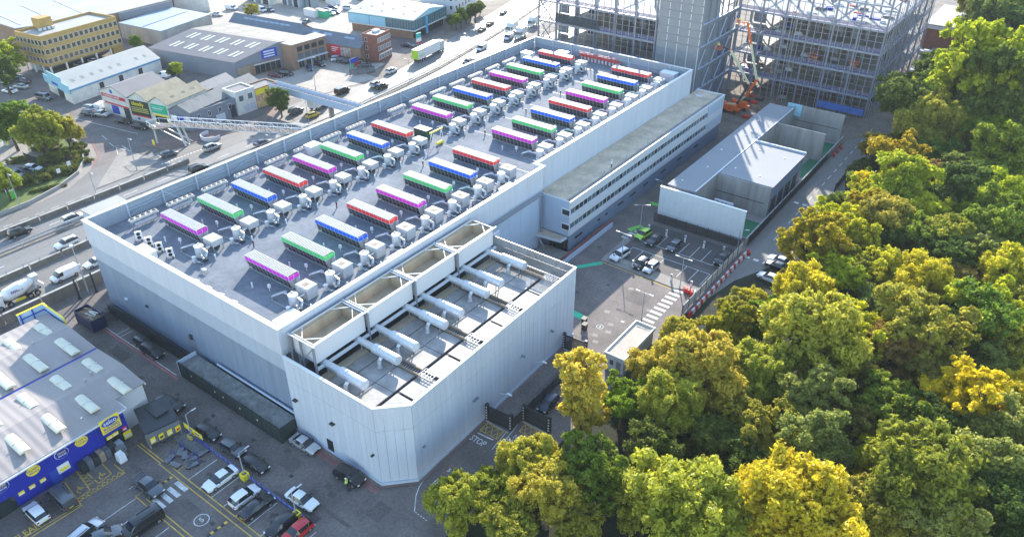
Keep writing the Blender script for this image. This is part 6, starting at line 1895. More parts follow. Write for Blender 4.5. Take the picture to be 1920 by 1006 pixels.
# white shed with stepped blue front
ws = thing('white_shed', 'long white shed with stepped sky blue parapet front', 'building', (-114, 50, 0))
gable(ws, (-121.5, 37.6), (-105.6, 36.2), (-5.2, 30.4), 4.0, 6.0, 'warm_white', 'light_roof', 0.42)
for k, (x0, x1, z1) in enumerate(((-122.2, -118.6, 5.2), (-118.6, -109.5, 6.8), (-109.5, -105.2, 5.4))):
    yy0 = 37.5 - (x0 + 121.5) * 0.088
    part(ws, 'stepped_parapet', MB().hexa([(x0, yy0 - 0.35, 2.9), (x1, yy0 - 0.35 - (x1 - x0) * 0.088, 2.9), (x1, yy0 - 0.15 - (x1 - x0) * 0.088, 2.9), (x0, yy0 - 0.15, 2.9)], [(x0, yy0 - 0.35, z1), (x1, yy0 - 0.35 - (x1 - x0) * 0.088, z1), (x1, yy0 - 0.15 - (x1 - x0) * 0.088, z1), (x0, yy0 - 0.15, z1)]), M['sky_blue'])
face_box(ws, 'shop_door', (-121.5, 37.6), (-105.6, 36.2), 6.5, 10.5, 0.1, 2.7, 0.08, 'dark_metal')
face_box(ws, 'fascia_sign', (-121.5, 37.6), (-105.6, 36.2), 5.0, 9.0, 3.6, 4.3, 0.5, 'sign_blue', 0.36)
face_box(ws, 'eaves_trim', (-105.6, 36.2), (-110.8, 66.6), 0.0, 30.6, 3.7, 4.05, 0.28, mat('azure_trim', (0.05, 0.28, 0.5), 0.5))
for s in (9.0, 15.6, 22.5):
    face_box(ws, 'wall_window', (-105.6, 36.2), (-110.8, 66.6), s, s + 1.4, 1.6, 3.3, 0.06, 'glass')
for s in (18.8,):
    face_box(ws, 'wall_vent', (-105.6, 36.2), (-110.8, 66.6), s, s + 1.2, 2.2, 3.1, 0.06, 'light_clad')
roof_lights(ws, (-114.8, 37.0), (-120.0, 67.4), (-110.8, 66.6), (-105.6, 36.2), 6.0, 4.0, [(0.08 + 0.1 * k, 0.115 + 0.1 * k, 0.5, 0.68) for k in range(9) if k != 6], 'grey_sheet', 'roof_window')
# gabled shop units with signs
gs = [('flooring shop with white gable front and red fascia board', (-93.4, 38.5), (-82.1, 39.6), 6.0, 8.0, 'warm_white', 'dark_roof'),
      ('tile shop with white gable and large dark green signboard', (-82.0, 39.65), (-74.9, 41.2), 6.0, 8.0, 'warm_white', 'tan_roof'),
      ('gabled unit with bright green signboard over yellow framed opening', (-74.8, 41.25), (-68.8, 42.6), 6.0, 7.9, 'warm_white', 'tan_roof'),
      ('grey gabled workshop with striped roof at the street corner', (-68.7, 42.7), (-62.4, 44.6), 4.8, 6.6, 'slate_clad', 'grey_sheet')]
units = []
for lb, p, q, ze, zr, wm, rm in gs:
    t = thing('gabled_shop', lb, 'building', ((p[0] + q[0]) / 2, p[1] + 5, 0))
    gable(t, p, q, (-2.3, 13.0), ze, zr, wm, rm)
    units.append((t, p, q))
t, p, q = units[0]
face_text(face_box(t, 'fascia_sign', p, q, 0.4, 10.2, 4.7, 5.6, 0.1, 'sign_red'), p, q, 4.6, 5.15, 'FLOORING CENTRE', 0.75, 'white', 0.12)
face_box(t, 'lower_fascia', p, q, 1.0, 11.0, 2.9, 3.3, 0.1, 'sign_red')
face_box(t, 'shop_window', p, q, 3.4, 6.4, 0.4, 2.7, 0.06, 'sign_blue')
face_box(t, 'doorway', p, q, 8.6, 11.0, 0.05, 2.9, 0.06, 'dark_metal')
face_box(t, 'emblem', p, q, 4.4, 5.3, 6.1, 7.0, 0.08, 'sign_blue')
t, p, q = units[1]
o = face_box(t, 'signboard', p, q, 0.3, 7.0, 1.9, 5.8, 0.1, 'sign_dark')
face_text(o, p, q, 3.2, 4.9, 'tilesdiy', 1.5, 'shop_yellow', 0.12)
for k in range(3):
    face_box(o, 'sign_print', p, q, 0.7, 6.5, 3.7 - 0.5 * k, 3.95 - 0.5 * k, 0.115, mat('print_%d' % k, (0.5, 0.45, 0.12), 0.6), 0.1)
face_box(t, 'red_strip', p, q, 0.3, 7.0, 1.5, 1.85, 0.1, 'sign_red')
face_box(t, 'low_window', p, q, 2.0, 2.7, 0.5, 1.1, 0.06, 'sign_blue')
t, p, q = units[2]
o = face_box(t, 'signboard', p, q, 0.3, 5.7, 3.4, 5.8, 0.1, 'sign_green')
for k in range(3):
    face_box(o, 'sign_print', p, q, 0.8, 5.0 - 0.7 * k, 5.1 - 0.5 * k, 5.3 - 0.5 * k, 0.115, 'white' if k == 1 else 'sky_blue', 0.1)
face_box(t, 'yellow_frame', p, q, 0.8, 5.6, 2.75, 3.1, 0.12, 'shop_yellow')
face_box(t, 'yellow_frame', p, q, 5.2, 5.6, 0.05, 2.74, 0.12, 'shop_yellow')
face_box(t, 'doorway', p, q, 1.2, 5.1, 0.05, 2.7, 0.06, 'dark_metal')
t, p, q = units[3]
o = face_box(t, 'name_strip', p, q, 0.8, 4.6, 3.9, 4.6, 0.08, 'slate_clad')
for k, m_ in enumerate(('white', 'sign_blue', 'light_clad')):
    face_box(t, 'wall_poster', p, q, 0.2 + 2.1 * k, 2.1 + 2.1 * k, 2.4, 3.7, 0.1, m_)
for tt in units[1:3]:
    t, p, q = tt
    e_ = Vector((-2.3, 13.0))
    mid = (Vector(p) + Vector(q)) / 2
    roof_lights(t, tuple(mid), tuple(mid + e_), tuple(Vector(q) + e_), q, 8.0, 6.0, [(0.22, 0.3, 0.45, 0.75), (0.5, 0.58, 0.45, 0.75), (0.74, 0.82, 0.45, 0.75)], 'dark_metal', 'roof_window')
t, p, q = units[3]
mid = (Vector(p) + Vector(q)) / 2
roof_lights(t, tuple(mid), tuple(mid + Vector((-2.3, 13))), tuple(Vector(q) + Vector((-2.3, 13))), q, 6.6, 4.8, [(0.08, 0.16, 0.02, 0.98), (0.38, 0.46, 0.02, 0.98), (0.66, 0.74, 0.02, 0.98)], 'dark_roof', 'roof_strip')
t = thing('street_terrace', 'low grey terrace with flat roof along the main road', 'building', (-64.5, 51, 0))
flat_block(t, [(-66.3, 45.0), (-62.2, 44.7), (-62.2, 58.0), (-66.3, 58.0)], 4.6, 'slate_clad', 'dark_roof', par=0.3)
win_row(t, (-62.2, 45.2), (-62.2, 57.6), 4, 2.6, 4.0, 0.32, 'white')
face_box(t, 'garage_door', (-62.2, 45), (-62.2, 58), 6.5, 9.2, 0.1, 2.2, 0.06, 'light_clad')
face_box(t, 'dark_door', (-62.2, 45), (-62.2, 58), 11.0, 12.6, 0.1, 3.4, 0.06, 'dark_metal')
t = thing('white_house', 'white rendered house with two upper windows and painted base', 'building', (-65, 61, 0))
flat_block(t, [(-67.5, 58.1), (-62.0, 58.1), (-62.0, 64.2), (-67.5, 64.2)], 6.1, 'warm_white', 'dark_roof', par=0.3)
win_row(t, (-62.0, 58.3), (-62.0, 64.0), 2, 3.6, 5.0, 0.45, 'dark_metal', 'pale_glass')
mural = mat('mural_paint', (0.42, 0.2, 0.28), 0.7, var=0.0, tint=(0.7, 0.55, 0.12), scale=0.9, fine=0.3, fscale=2)
face_box(t, 'graffiti', (-62.0, 58.1), (-62.0, 64.2), 2.0, 5.8, 0.3, 2.2, 0.03, mat('grey_graffiti', (0.5, 0.5, 0.56), 0.7, var=0.5, scale=2.5))
t = thing('mural_house', 'painted terrace house with yellow and pink mural beside a tree', 'building', (-65, 68, 0))
flat_block(t, [(-67.0, 64.3), (-62.1, 64.3), (-62.1, 72.0), (-67.0, 72.0)], 5.2, 'brown_brick', 'dark_roof', par=0.3)
face_box(t, 'mural', (-62.1, 64.3), (-62.1, 72.0), 0.1, 7.6, 0.1, 3.6, 0.04, mural)
face_box(t, 'yellow_band', (-62.1, 64.3), (-62.1, 72.0), 0.1, 4.4, 3.7, 5.2, 0.04, 'shop_yellow')
face_box(t, 'pink_band', (-62.1, 64.3), (-62.1, 72.0), 4.5, 7.6, 3.7, 5.4, 0.04, mat('pink_paint', (0.55, 0.06, 0.22), 0.6))
t = thing('workshop_row', 'row of low slate roofed workshops behind the gabled shops', 'building', (-72, 64, 0))
gable(t, (-80.5, 56.0), (-74.2, 57.2), (-2.0, 11.0), 4.0, 5.6, 'slate_clad', 'slate')
gable(t, (-74.0, 57.2), (-67.8, 58.4), (-2.2, 13.0), 4.2, 5.8, 'slate_clad', 'grey_sheet')
flat_block(t, [(-73.5, 71.6), (-67.2, 72.3), (-67.2, 76.0), (-73.5, 75.6)], 3.0, 'warm_white', 'grey_sheet', par=0.0)
# large grey shed and its brick showroom
gsd = thing('grey_shed', 'big grey shed with rows of pale rooflights and blue sign', 'building', (-100, 85, 0))
e0, e1 = (-85.9, 75.4), (-120.2, 68.7)
r0, r1 = (-83.7, 90.4), (-118.1, 83.5)
b0_, b1_ = (-81.6, 104.2), (-119.6, 98.6)
part(gsd, 'wall', MB().hexa([(*e0, 0), (*r0, 0), (*b0_, 0), (*b1_, 0), (*r1, 0), (*e1, 0)], [(*e0, 5.0), (*r0, 8.0), (*b0_, 6.4), (*b1_, 6.4), (*r1, 8.0), (*e1, 5.0)]), M['slate_clad'])
slope_quad(gsd, 'roof_slope', e0, e1, r1, r0, 5.03, 8.03, 'dark_roof')
slope_quad(gsd, 'roof_slope', r0, r1, b1_, b0_, 8.03, 6.43, 'mid_roof')
sp = []
for row in (0.2, 0.62):
    for k in range(5):
        for q in (0, 0.05):
            sp.append((0.1 + 0.17 * k + q + 0.02 * (row > 0.5), 0.125 + 0.17 * k + q + 0.02 * (row > 0.5), row, row + 0.24))
roof_lights(gsd, e0, e1, r1, r0, 5.03, 8.03, sp)
roof_lights(gsd, r0, r1, b1_, b0_, 8.03, 6.43, sp)
face_box(gsd, 'front_wall', e0, r0, 3.5, 14.9, 0.1, 3.6, 0.1, 'brown_brick')
face_box(gsd, 'roller_opening', e0, r0, 0.5, 4.5, 0.1, 3.4, 0.14, 'wood')
o = face_box(gsd, 'shop_sign', e0, r0, 9.0, 14.0, 4.3, 7.0, 0.3, 'sign_blue', 0.02)
for k in range(3):
    face_box(o, 'sign_print', e0, r0, 9.6, 13.2, 6.2 - 0.75 * k, 6.55 - 0.75 * k, 0.32, 'white', 0.301)
for k in range(5):
    face_box(gsd, 'shop_window', e0, r0, 6.2 + 1.75 * k, 7.7 + 1.75 * k, 0.4, 2.9, 0.16, 'glass', 0.101)
face_box(gsd, 'window_band', e0, r0, 6.0, 14.8, 3.0, 3.3, 0.25, 'light_clad', 0.102)
bs = thing('brick_showroom', 'brown brick showroom with glazed shopfront joined to the grey shed', 'building', (-81, 98, 0))
q0, q1, q2, q3 = (-79.2, 91.6), (-78.6, 104.6), (-83.4, 104.6), (-83.4, 91.0)
part(bs, 'wall', MB().prism([q0, q1, q2, q3], 0, 7.6), M['brown_brick'])
part(bs, 'roof', MB().prism([(-78.9, 91.3), (-78.3, 104.9), (-83.6, 104.9), (-83.6, 90.8)], 7.62, 7.85), M['shed_roof'])
win_row(bs, (-79.15, 93), (-78.65, 104), 4, 5.2, 6.7, 0.72, 'dark_metal')
win_row(bs, (-79.15, 93), (-78.65, 104), 4, 2.9, 4.6, 0.75, 'dark_metal', 'pale_glass')
win_row(bs, (-79.15, 93), (-78.65, 104), 4, 0.2, 2.4, 0.8, 'light_clad')
face_box(bs, 'awning', q0, q1, 1.2, 12.8, 2.5, 2.8, 0.8, 'light_clad', 0.01)
# slate roofed ranges behind
t = thing('slate_range', 'long dark blue slate roof range behind the grey shed', 'building', (-112, 107, 0))
gable(t, (-94.0, 105.6), (-97.5, 115.0), (-30, -4.6), 4.6, 7.2, 'brown_brick', 'slate')
roof_lights(t, (-94.0, 105.6), (-124.0, 101.0), (-125.8, 105.7), (-95.8, 110.3), 4.6, 7.2, [(0.16 + 0.075 * k, 0.225 + 0.075 * k, 0.3, 0.75) for k in range(9)], 'blue_roof', 'roof_window')
t = thing('brick_range', 'low brick range with slate roof and red advertising banner', 'building', (-80, 112, 0))
gable(t, (-68.0, 108.8), (-70.0, 117.6), (-26, -4.0), 4.4, 6.8, 'brown_brick', 'slate')
roof_lights(t, (-68.0, 108.8), (-94.0, 104.8), (-95.0, 109.2), (-69.0, 113.2), 4.4, 6.8, [(0.5, 0.62, 0.35, 0.8), (0.7, 0.8, 0.35, 0.8), (0.15, 0.3, 0.3, 0.75)], 'blue_roof', 'roof_window')
o = face_box(t, 'red_banner', (-94.0, 104.8), (-68.0, 108.8), 14.5, 18.4, 1.2, 4.4, 0.15, 'sign_red', 0.02)
for k in range(3):
    face_box(o, 'banner_print', (-94.0, 104.8), (-68.0, 108.8), 15.0, 17.8 - 0.6 * k, 3.5 - 0.6 * k, 3.75 - 0.6 * k, 0.16, 'white', 0.151)
face_box(t, 'picture_board', (-94.0, 104.8), (-68.0, 108.8), 18.5, 22.4, 1.2, 4.0, 0.12, mat('picture_print', (0.55, 0.5, 0.48), 0.6, var=0.0, tint=(0.2, 0.06, 0.05), scale=1.2), 0.02)
t = thing('brick_tower', 'three storey dark red brick office at the road edge', 'building', (-66.5, 115, 0))
bt = [(-69.2, 111.3), (-63.6, 112.3), (-65.0, 119.6), (-70.6, 118.6)]
flat_block(t, bt, 8.2, 'red_brick', 'pale_roof', par=0.35)
for z in (0.8, 3.5, 6.1):
    win_row(t, bt[1], bt[2], 5, z, z + 1.5, 0.75, 'white', 'pale_glass', nb=2)
    win_row(t, bt[0], bt[1], 2, z, z + 1.3, 0.3, 'white', skip=(1,), nb=1)
part(t, 'roof_box', MB().box(-68.5, 115, 8.21, -66.8, 117, 8.9), M['light_clad'])
part(t, 'shopfront_strip', MB().prism([(-63.4, 112.6), (-63.2, 112.6), (-64.6, 119.4), (-64.8, 119.4)], 2.4, 2.7), M['white'])
# teal glazed showroom
tb = thing('teal_showroom', 'teal framed glazed showroom with pale pitched roof by the road', 'building', (-84, 145, 0))
n0, n1, n2, n3 = (-97.5, 131.7), (-71.0, 136.9), (-74.8, 158.2), (-101.3, 153.0)
part(tb, 'upper_wall', MB().prism([n0, n1, n2, n3], 3.2, 6.5), M['pale_glass'])
part(tb, 'lower_wall', MB().prism([(-97, 132.6), (-72.2, 137.5), (-75.8, 157.4), (-100.6, 152.4)], 0, 3.2), M['brown_brick'])
part(tb, 'floor_band', MB().prism([(-97.7, 131.4), (-70.7, 136.7), (-74.6, 158.4), (-101.5, 153.2)], 2.9, 3.25), M['warm_white'])
face_box(tb, 'white_panel', n0, n1, 0.3, 8.8, 3.3, 6.3, 0.12, 'sky_blue')
face_box(tb, 'white_panel', n0, n1, 9.0, 15.5, 3.3, 6.3, 0.12, 'sky_blue')
for k in range(11):
    face_box(tb, 'teal_mullion', n0, n1, 15.6 + 1.1 * k, 15.72 + 1.1 * k, 3.3, 6.45, 0.1, 'teal')
for k in range(14):
    face_box(tb, 'teal_mullion', n1, n2, 0.1 + 1.55 * k, 0.25 + 1.55 * k, 3.3, 6.45, 0.1, 'teal')
for k in range(9):
    face_box(tb, 'ground_glass', n1, n2, 0.9 + 2.2 * k, 2.8 + 2.2 * k, 0.2, 2.7, -0.9, 'glass', -1.05)
m0 = ((n1[0] + n2[0]) / 2, (n1[1] + n2[1]) / 2)
m1 = ((n0[0] + n3[0]) / 2, (n0[1] + n3[1]) / 2)
part(tb, 'gable_wall', MB().hexa([(*n1, 6.51), (*n2, 6.51), (n2[0] - 1, n2[1], 6.51), (n1[0] - 1, n1[1], 6.51)], [(m0[0], m0[1] - 0.2, 8.3), (m0[0], m0[1] + 0.2, 8.3), (m0[0] - 1, m0[1] + 0.2, 8.3), (m0[0] - 1, m0[1] - 0.2, 8.3)]), M['sky_blue'])
slope_quad(tb, 'roof_slope', n0, n1, m0, m1, 6.52, 8.4, 'pale_roof')
slope_quad(tb, 'roof_slope', n3, n2, m0, m1, 6.52, 8.4, 'pale_roof')
face_box(tb, 'eaves_trim', n0, n1, 0, 27.0, 6.35, 6.6, 0.25, 'teal')
face_box(tb, 'blue_pylon', n1, n2, 7.0, 8.0, 0.6, 6.3, 0.5, mat('bright_blue', (0.05, 0.36, 0.6), 0.5), 0.11)
roof_lights(tb, n0, n1, m0, m1, 6.52, 8.4, [(0.1 + 0.11 * k, 0.12 + 0.11 * k, 0.3 + 0.25 * (k % 3), 0.36 + 0.25 * (k % 3)) for k in range(8)], 'dark_metal', 'roof_vent')
t = thing('totem_sign', 'teal and white totem sign at the showroom entrance', 'sign', (-66.5, 131, 0))
p_ = G(786, 88)
part(t, 'upper_panel', MB().box(p_.x - 0.2, p_.y - 1.0, 3.0, p_.x + 0.2, p_.y + 1.0, 4.6), mat('turquoise', (0.02, 0.4, 0.38), 0.5))
part(t, 'lower_panel', MB().box(p_.x - 0.2, p_.y - 1.0, 1.8, p_.x + 0.2, p_.y + 1.0, 2.95), M['white'])
part(t, 'red_panel', MB().box(p_.x - 0.2, p_.y - 1.0, 1.2, p_.x + 0.2, p_.y + 1.0, 1.75), M['sign_red'])
part(t, 'post', MB().box(p_.x - 0.1, p_.y - 0.9, 0, p_.x + 0.1, p_.y - 0.7, 1.2).box(p_.x - 0.1, p_.y + 0.7, 0, p_.x + 0.1, p_.y + 0.9, 1.2), M['steel'])
# pale building beyond, distant sheds
t = thing('pale_block', 'pale rendered block with square windows beyond the teal showroom', 'building', (-84, 172, 0))
pb_ = [(-90, 161), (-75.2, 163.2), (-80.6, 182.5), (-96, 180)]
flat_block(t, pb_, 9.5, 'light_clad', 'pale_roof', par=0.4)
for z in (1.0, 4.0, 7.0):
    win_row(t, pb_[1], pb_[2], 7, z, z + 1.4, 0.4, 'white', nb=1)
    win_row(t, pb_[0], pb_[1], 5, z, z + 1.4, 0.4, 'white', nb=1)
t = thing('pale_warehouse', 'vast pale roofed warehouse behind the ochre office', 'building', (-180, 75, 0))
pw_ = [tuple(v) for v in GP([(0, 46), (29, 55)], 7)] + [tuple(v) for v in GP([(212, 27), (318, 1), (300, -25), (40, -40), (-90, 0)], 7)]
part(t, 'wall', MB().prism([tuple(v) for v in pw_], 0, 7.0), M['brown_brick'])
part(t, 'roof', MB().prism([tuple(v) for v in pw_], 7.01, 7.3), M['pale_roof'])
part(t, 'parapet', MB().beam((*G(222, 26, 7.3)[:2], 6.2), (*G(322, 2, 7.3)[:2], 6.2), 0.3, 2.4), M['slate_clad'])
for k in range(3):
    part(t, 'roof_ridge', MB().beam((*G(40 + 60 * k, 47 - 10 * k, 7.3)[:2], 7.4), (*G(-20 + 60 * k, 20 - 10 * k, 7.3)[:2], 7.4), 0.4, 0.2), M['white'])
t = thing('bluish_warehouse', 'shed with pale blue flat roof and brick walls beside the office', 'building', (-145, 92, 0))
bw_ = [tuple(v) for v in GP([(222, 44), (302, 60), (395, 28), (318, 14)], 5)]
part(t, 'wall', MB().prism(bw_, 0, 5.0), M['concrete'])
part(t, 'roof', MB().prism(bw_, 5.01, 5.25), M['blue_roof'])
part(t, 'roof_seam', MB().beam((*G(268, 50, 5.3)[:2], 5.3), (*G(350, 22, 5.3)[:2], 5.3), 0.3, 0.12), M['sign_blue'])
t = thing('cream_shed', 'cream gable ended shed at the top of the estate', 'building', (-150, 112, 0))
cs_ = [tuple(v) for v in GP([(330, 22), (395, 22), (392, -6), (310, -8)], 0)]
part(t, 'wall', MB().prism(cs_, 0, 7.5), M['warm_white'])
part(t, 'roof', MB().prism(cs_, 7.51, 7.8), M['pale_roof'])
face_box(t, 'wall_window', cs_[1], cs_[2], 2.0, 3.0, 4.5, 5.6, 0.06, 'sign_blue')
for k, (u, v, wd, dp, h, m_, lb) in enumerate(((560, 8, 10, 8, 5, 'light_clad', 'pale blue hut in the back yard by the slate range'), (500, 2, 14, 8, 6, 'warm_white', 'white portal unit in the back yard'), (720, -8, 20, 10, 6, 'teal', 'green striped canopy shed beyond the teal showroom'), (585, 14, 4, 4, 5, 'grey_paint', 'grey steel kiosk near the stacked goods yard'), (600, -4, 16, 4, 4, 'brown_brick', 'brown racking full of goods in the back yard'))):
    p_ = G(u, v)
    t = thing('yard_building', lb, 'building', (p_.x, p_.y, 0))
    part(t, 'wall', MB().box(p_.x - wd / 2, p_.y - dp / 2, 0, p_.x + wd / 2, p_.y + dp / 2, h), M[m_])
    part(t, 'roof', MB().box(p_.x - wd / 2 - 0.3, p_.y - dp / 2 - 0.3, h, p_.x + wd / 2 + 0.3, p_.y + dp / 2 + 0.3, h + 0.3), M['pale_roof'])
    for q in range(3):
        part(t, 'bay_door', MB().box(p_.x - wd / 2 + wd * (q + 0.15) / 3, p_.y - dp / 2 - 0.05, 0.1, p_.x - wd / 2 + wd * (q + 0.85) / 3, p_.y - dp / 2 - 0.005, h * 0.7), M[['pale_glass', 'slate_clad', 'dark_metal'][q]])
for k, (u, v, m_, lb) in enumerate(((604, 32, 'sign_green', 'green site container in the back yard'), (585, 31, 'white', 'white site container in the back yard'), (625, 8, 'white', 'white box container near the parked blue cars'))):
    p_ = G(u, v)
    t = thing('site_container', lb, 'container', (p_.x, p_.y, 0))
    part(t, 'body', MB().box(p_.x - 3, p_.y - 1.2, 0.1, p_.x + 3, p_.y + 1.2, 2.6), M[m_])
    part(t, 'roof', MB().box(p_.x - 3.05, p_.y - 1.25, 2.6, p_.x + 3.05, p_.y + 1.25, 2.7), M['pale_roof'])
railing('dark railing round the forecourt entrance by the red sign', (-61.8, 98.0), (-58.0, 105.0))
t = thing('forecourt_sign', 'blue and red forecourt sign beside parked dark cars', 'sign', (-62, 104.5, 0))
p_ = G(665, 127)
part(t, 'blue_panel', MB().box(p_.x - 0.1, p_.y - 1.6, 1.6, p_.x + 0.1, p_.y + 1.6, 3.0), M['sign_blue'])
part(t, 'red_panel', MB().box(p_.x - 0.1, p_.y - 0.2, 0.3, p_.x + 0.1, p_.y + 3.4, 1.5), M['sign_red'])
part(t, 'green_panel', MB().box(p_.x - 0.1, p_.y - 1.6, 0.3, p_.x + 0.1, p_.y - 0.25, 1.5), M['sign_green'])
part(t, 'post', MB().box(p_.x - 0.08, p_.y - 1.7, 0, p_.x + 0.08, p_.y - 1.61, 3.1), M['steel'])
# garden totem and pay kiosk
t = thing('totem_sign', 'tall white and green totem sign on the garden lawn', 'sign', (*G(24, 374)[:2], 0))
a0, a1 = G(24, 374), G(12, 340, 0)
p_ = G(24, 374)
part(t, 'white_panel', MB().box(p_.x - 0.15, p_.y - 0.7, 2.0, p_.x + 0.15, p_.y + 0.7, 4.4), M['white'])
part(t, 'green_panel', MB().box(p_.x - 0.15, p_.y - 0.7, 0.1, p_.x + 0.15, p_.y + 0.7, 1.99), mat('totem_green', (0.12, 0.5, 0.05), 0.5))
p_ = G(20, 272)
t = thing('pay_kiosk', 'grey kiosk with yellow panels by the garden drive', 'kiosk', (p_.x, p_.y, 0))
part(t, 'body', MB().box(p_.x - 1, p_.y - 1, 0, p_.x + 1, p_.y + 1, 3.0), M['grey_paint'])
for dy in (-0.8, 0.8):
    part(t, 'yellow_panel', MB().box(p_.x + 1.0, p_.y + dy - 0.2, 0.6, p_.x + 1.06, p_.y + dy + 0.2, 2.4), M['shop_yellow'])
part(t, 'yellow_flag', MB().box(p_.x - 0.1, p_.y - 0.3, 3.4, p_.x + 0.1, p_.y + 0.4, 5.4).box(p_.x - 0.05, p_.y - 0.05, 3.0, p_.x + 0.05, p_.y + 0.05, 3.4), M['shop_yellow'])
for k, (u, v) in enumerate(((134, 322), (115, 336))):
    p_ = G(u, v)
    t = thing('road_sign', 'white road sign on a dark post at the garden kerb, %s the lawn end' % ('farther from' if k == 0 else 'nearer'), 'sign', (p_.x, p_.y, 0))
    part(t, 'plate', MB().box(p_.x - 0.04, p_.y - 0.4, 1.6, p_.x + 0.04, p_.y + 0.4, 2.6), M['white'])
    part(t, 'post', MB().cyl((p_.x - 0.1, p_.y, 0), (p_.x - 0.1, p_.y, 2.7), 0.06, 6), M['dark_metal'])
railing('dark railing fence inside the garden by the parked cars', G(48, 300)[:2], G(80, 312)[:2])
# ================================================================ vehicles
def loft(st):
    body, glass = MB(), MB()
    rings = []
    for (x, zl, zb, zt, w_, wt, cab, gl) in st:
        if cab:
            h = [(x, w_ * 0.93, zl), (x, w_, zl + 0.22), (x, w_, zb - 0.1), (x, w_ * 0.955, zb), (x, wt, zt - 0.05), (x, wt * 0.8, zt), (x, 0, zt + 0.02)]
        else:
            h = [(x, w_ * 0.93, zl), (x, w_, zl + 0.2), (x, w_, zb - 0.14), (x, w_ * 0.93, zb - 0.03), (x, w_ * 0.78, zb + 0.0), (x, w_ * 0.5, zb + 0.02), (x, 0, zb + 0.03)]
        rings.append(h + [(p[0], -p[1], p[2]) for p in h[-2::-1]])
    n = len(rings[0])
    for i in range(len(st) - 1):
        a, b = st[i], st[i + 1]
        for j in range(n - 1):
            q = [rings[i][j], rings[i + 1][j], rings[i + 1][j + 1], rings[i][j + 1]]
            jj = j if j < 6 else n - 2 - j
            side = jj == 3 and a[6] and b[6] and a[7]
            screen = (a[6] != b[6]) and jj >= 3 and a[7]
            (glass if (side or screen) else body).add(q, [(0, 1, 2, 3)])
    body.add(rings[0], [tuple(range(n))])
    body.add(rings[-1], [tuple(range(n - 1, -1, -1))])
    for m_ in (body, glass):
        m_.v = [tuple(v) for v in m_.v]
    return body, glass


def weld(me):
    import bmesh
    bm = bmesh.new()
    bm.from_mesh(me)
    bmesh.ops.remove_doubles(bm, verts=bm.verts, dist=0.001)
    bmesh.ops.recalc_face_normals(bm, faces=bm.faces)
    bm.to_mesh(me)
    bm.free()
    me.polygons.foreach_set('use_smooth', [True] * len(me.polygons))
    me.set_sharp_from_angle(angle=R(34))
    return me


# x, low, belt, top, half width, half roof width, cabin?, glass towards next?
SPEC = {
    'hatch': ([(-1.98, .36, .72, 0, .8, 0, 0, 0), (-1.9, .3, .95, 0, .84, 0, 0, 1), (-1.55, .24, .96, 1.38, .87, .6, 1, 1), (-1.0, .24, .94, 1.46, .88, .64, 1, 1), (-.15, .24, .92, 1.48, .88, .65, 1, 1), (.3, .24, .91, 1.42, .88, .63, 1, 1), (1.0, .24, .93, 0, .87, 0, 0, 0), (1.65, .27, .82, 0, .84, 0, 0, 0), (1.95, .34, .64, 0, .7, 0, 0, 0)], 1.22, .31, .86),
    'suv': ([(-2.2, .42, .85, 0, .86, 0, 0, 0), (-2.14, .36, 1.08, 0, .9, 0, 0, 1), (-1.85, .3, 1.08, 1.58, .93, .66, 1, 1), (-1.1, .3, 1.05, 1.68, .94, .7, 1, 1), (-.1, .3, 1.03, 1.69, .94, .7, 1, 1), (.4, .3, 1.02, 1.6, .94, .68, 1, 1), (1.1, .3, 1.06, 0, .93, 0, 0, 0), (1.9, .33, .98, 0, .9, 0, 0, 0), (2.2, .42, .76, 0, .78, 0, 0, 0)], 1.36, .36, .92),
    'sedan': ([(-2.28, .38, .8, 0, .8, 0, 0, 0), (-2.18, .3, .94, 0, .86, 0, 0, 0), (-1.65, .24, .98, 0, .88, 0, 0, 1), (-.95, .24, .95, 1.36, .89, .58, 1, 1), (-.3, .24, .92, 1.42, .9, .61, 1, 1), (.35, .24, .9, 1.36, .9, .6, 1, 1), (1.1, .24, .92, 0, .89, 0, 0, 0), (1.95, .27, .8, 0, .86, 0, 0, 0), (2.28, .34, .6, 0, .7, 0, 0, 0)], 1.38, .33, .88),
    'van': ([(-2.45, .36, 1.1, 1.8, .93, .8, 1, 0), (-2.3, .3, 1.12, 1.92, .96, .84, 1, 0), (-.2, .3, 1.12, 1.95, .97, .85, 1, 0), (.55, .3, 1.1, 1.93, .97, .83, 1, 1), (1.15, .3, 1.06, 1.78, .96, .78, 1, 1), (1.75, .3, 1.08, 0, .95, 0, 0, 0), (2.25, .34, .98, 0, .9, 0, 0, 0), (2.45, .42, .7, 0, .78, 0, 0, 0)], 1.5, .34, .95),
    'bus': ([(-2.4, .36, 1.0, 1.75, .92, .8, 1, 1), (-2.2, .3, 1.05, 1.9, .96, .82, 1, 1), (-1.0, .3, 1.05, 1.95, .97, .83, 1, 1), (.0, .3, 1.05, 1.95, .97, .83, 1, 1), (.7, .3, 1.05, 1.9, .97, .81, 1, 1), (1.15, .3, 1.06, 1.76, .96, .78, 1, 1), (1.75, .3, 1.08, 0, .95, 0, 0, 0), (2.25, .34, .98, 0, .9, 0, 0, 0), (2.45, .42, .7, 0, .78, 0, 0, 0)], 1.5, .34, .95),
    'pickup': ([(-2.5, .42, .98, 0, .88, 0, 0, 0), (-2.4, .36, 1.06, 0, .92, 0, 0, 0), (-.85, .34, 1.06, 0, .93, 0, 0, 1), (-.6, .34, 1.06, 1.66, .93, .66, 1, 1), (.0, .34, 1.05, 1.72, .93, .68, 1, 1), (.6, .34, 1.04, 1.64, .93, .66, 1, 1), (1.25, .34, 1.08, 0, .93, 0, 0, 0), (2.1, .36, 1.0, 0, .9, 0, 0, 0), (2.4, .44, .78, 0, .8, 0, 0, 0)], 1.5, .37, .92),
}
PROTO = {}


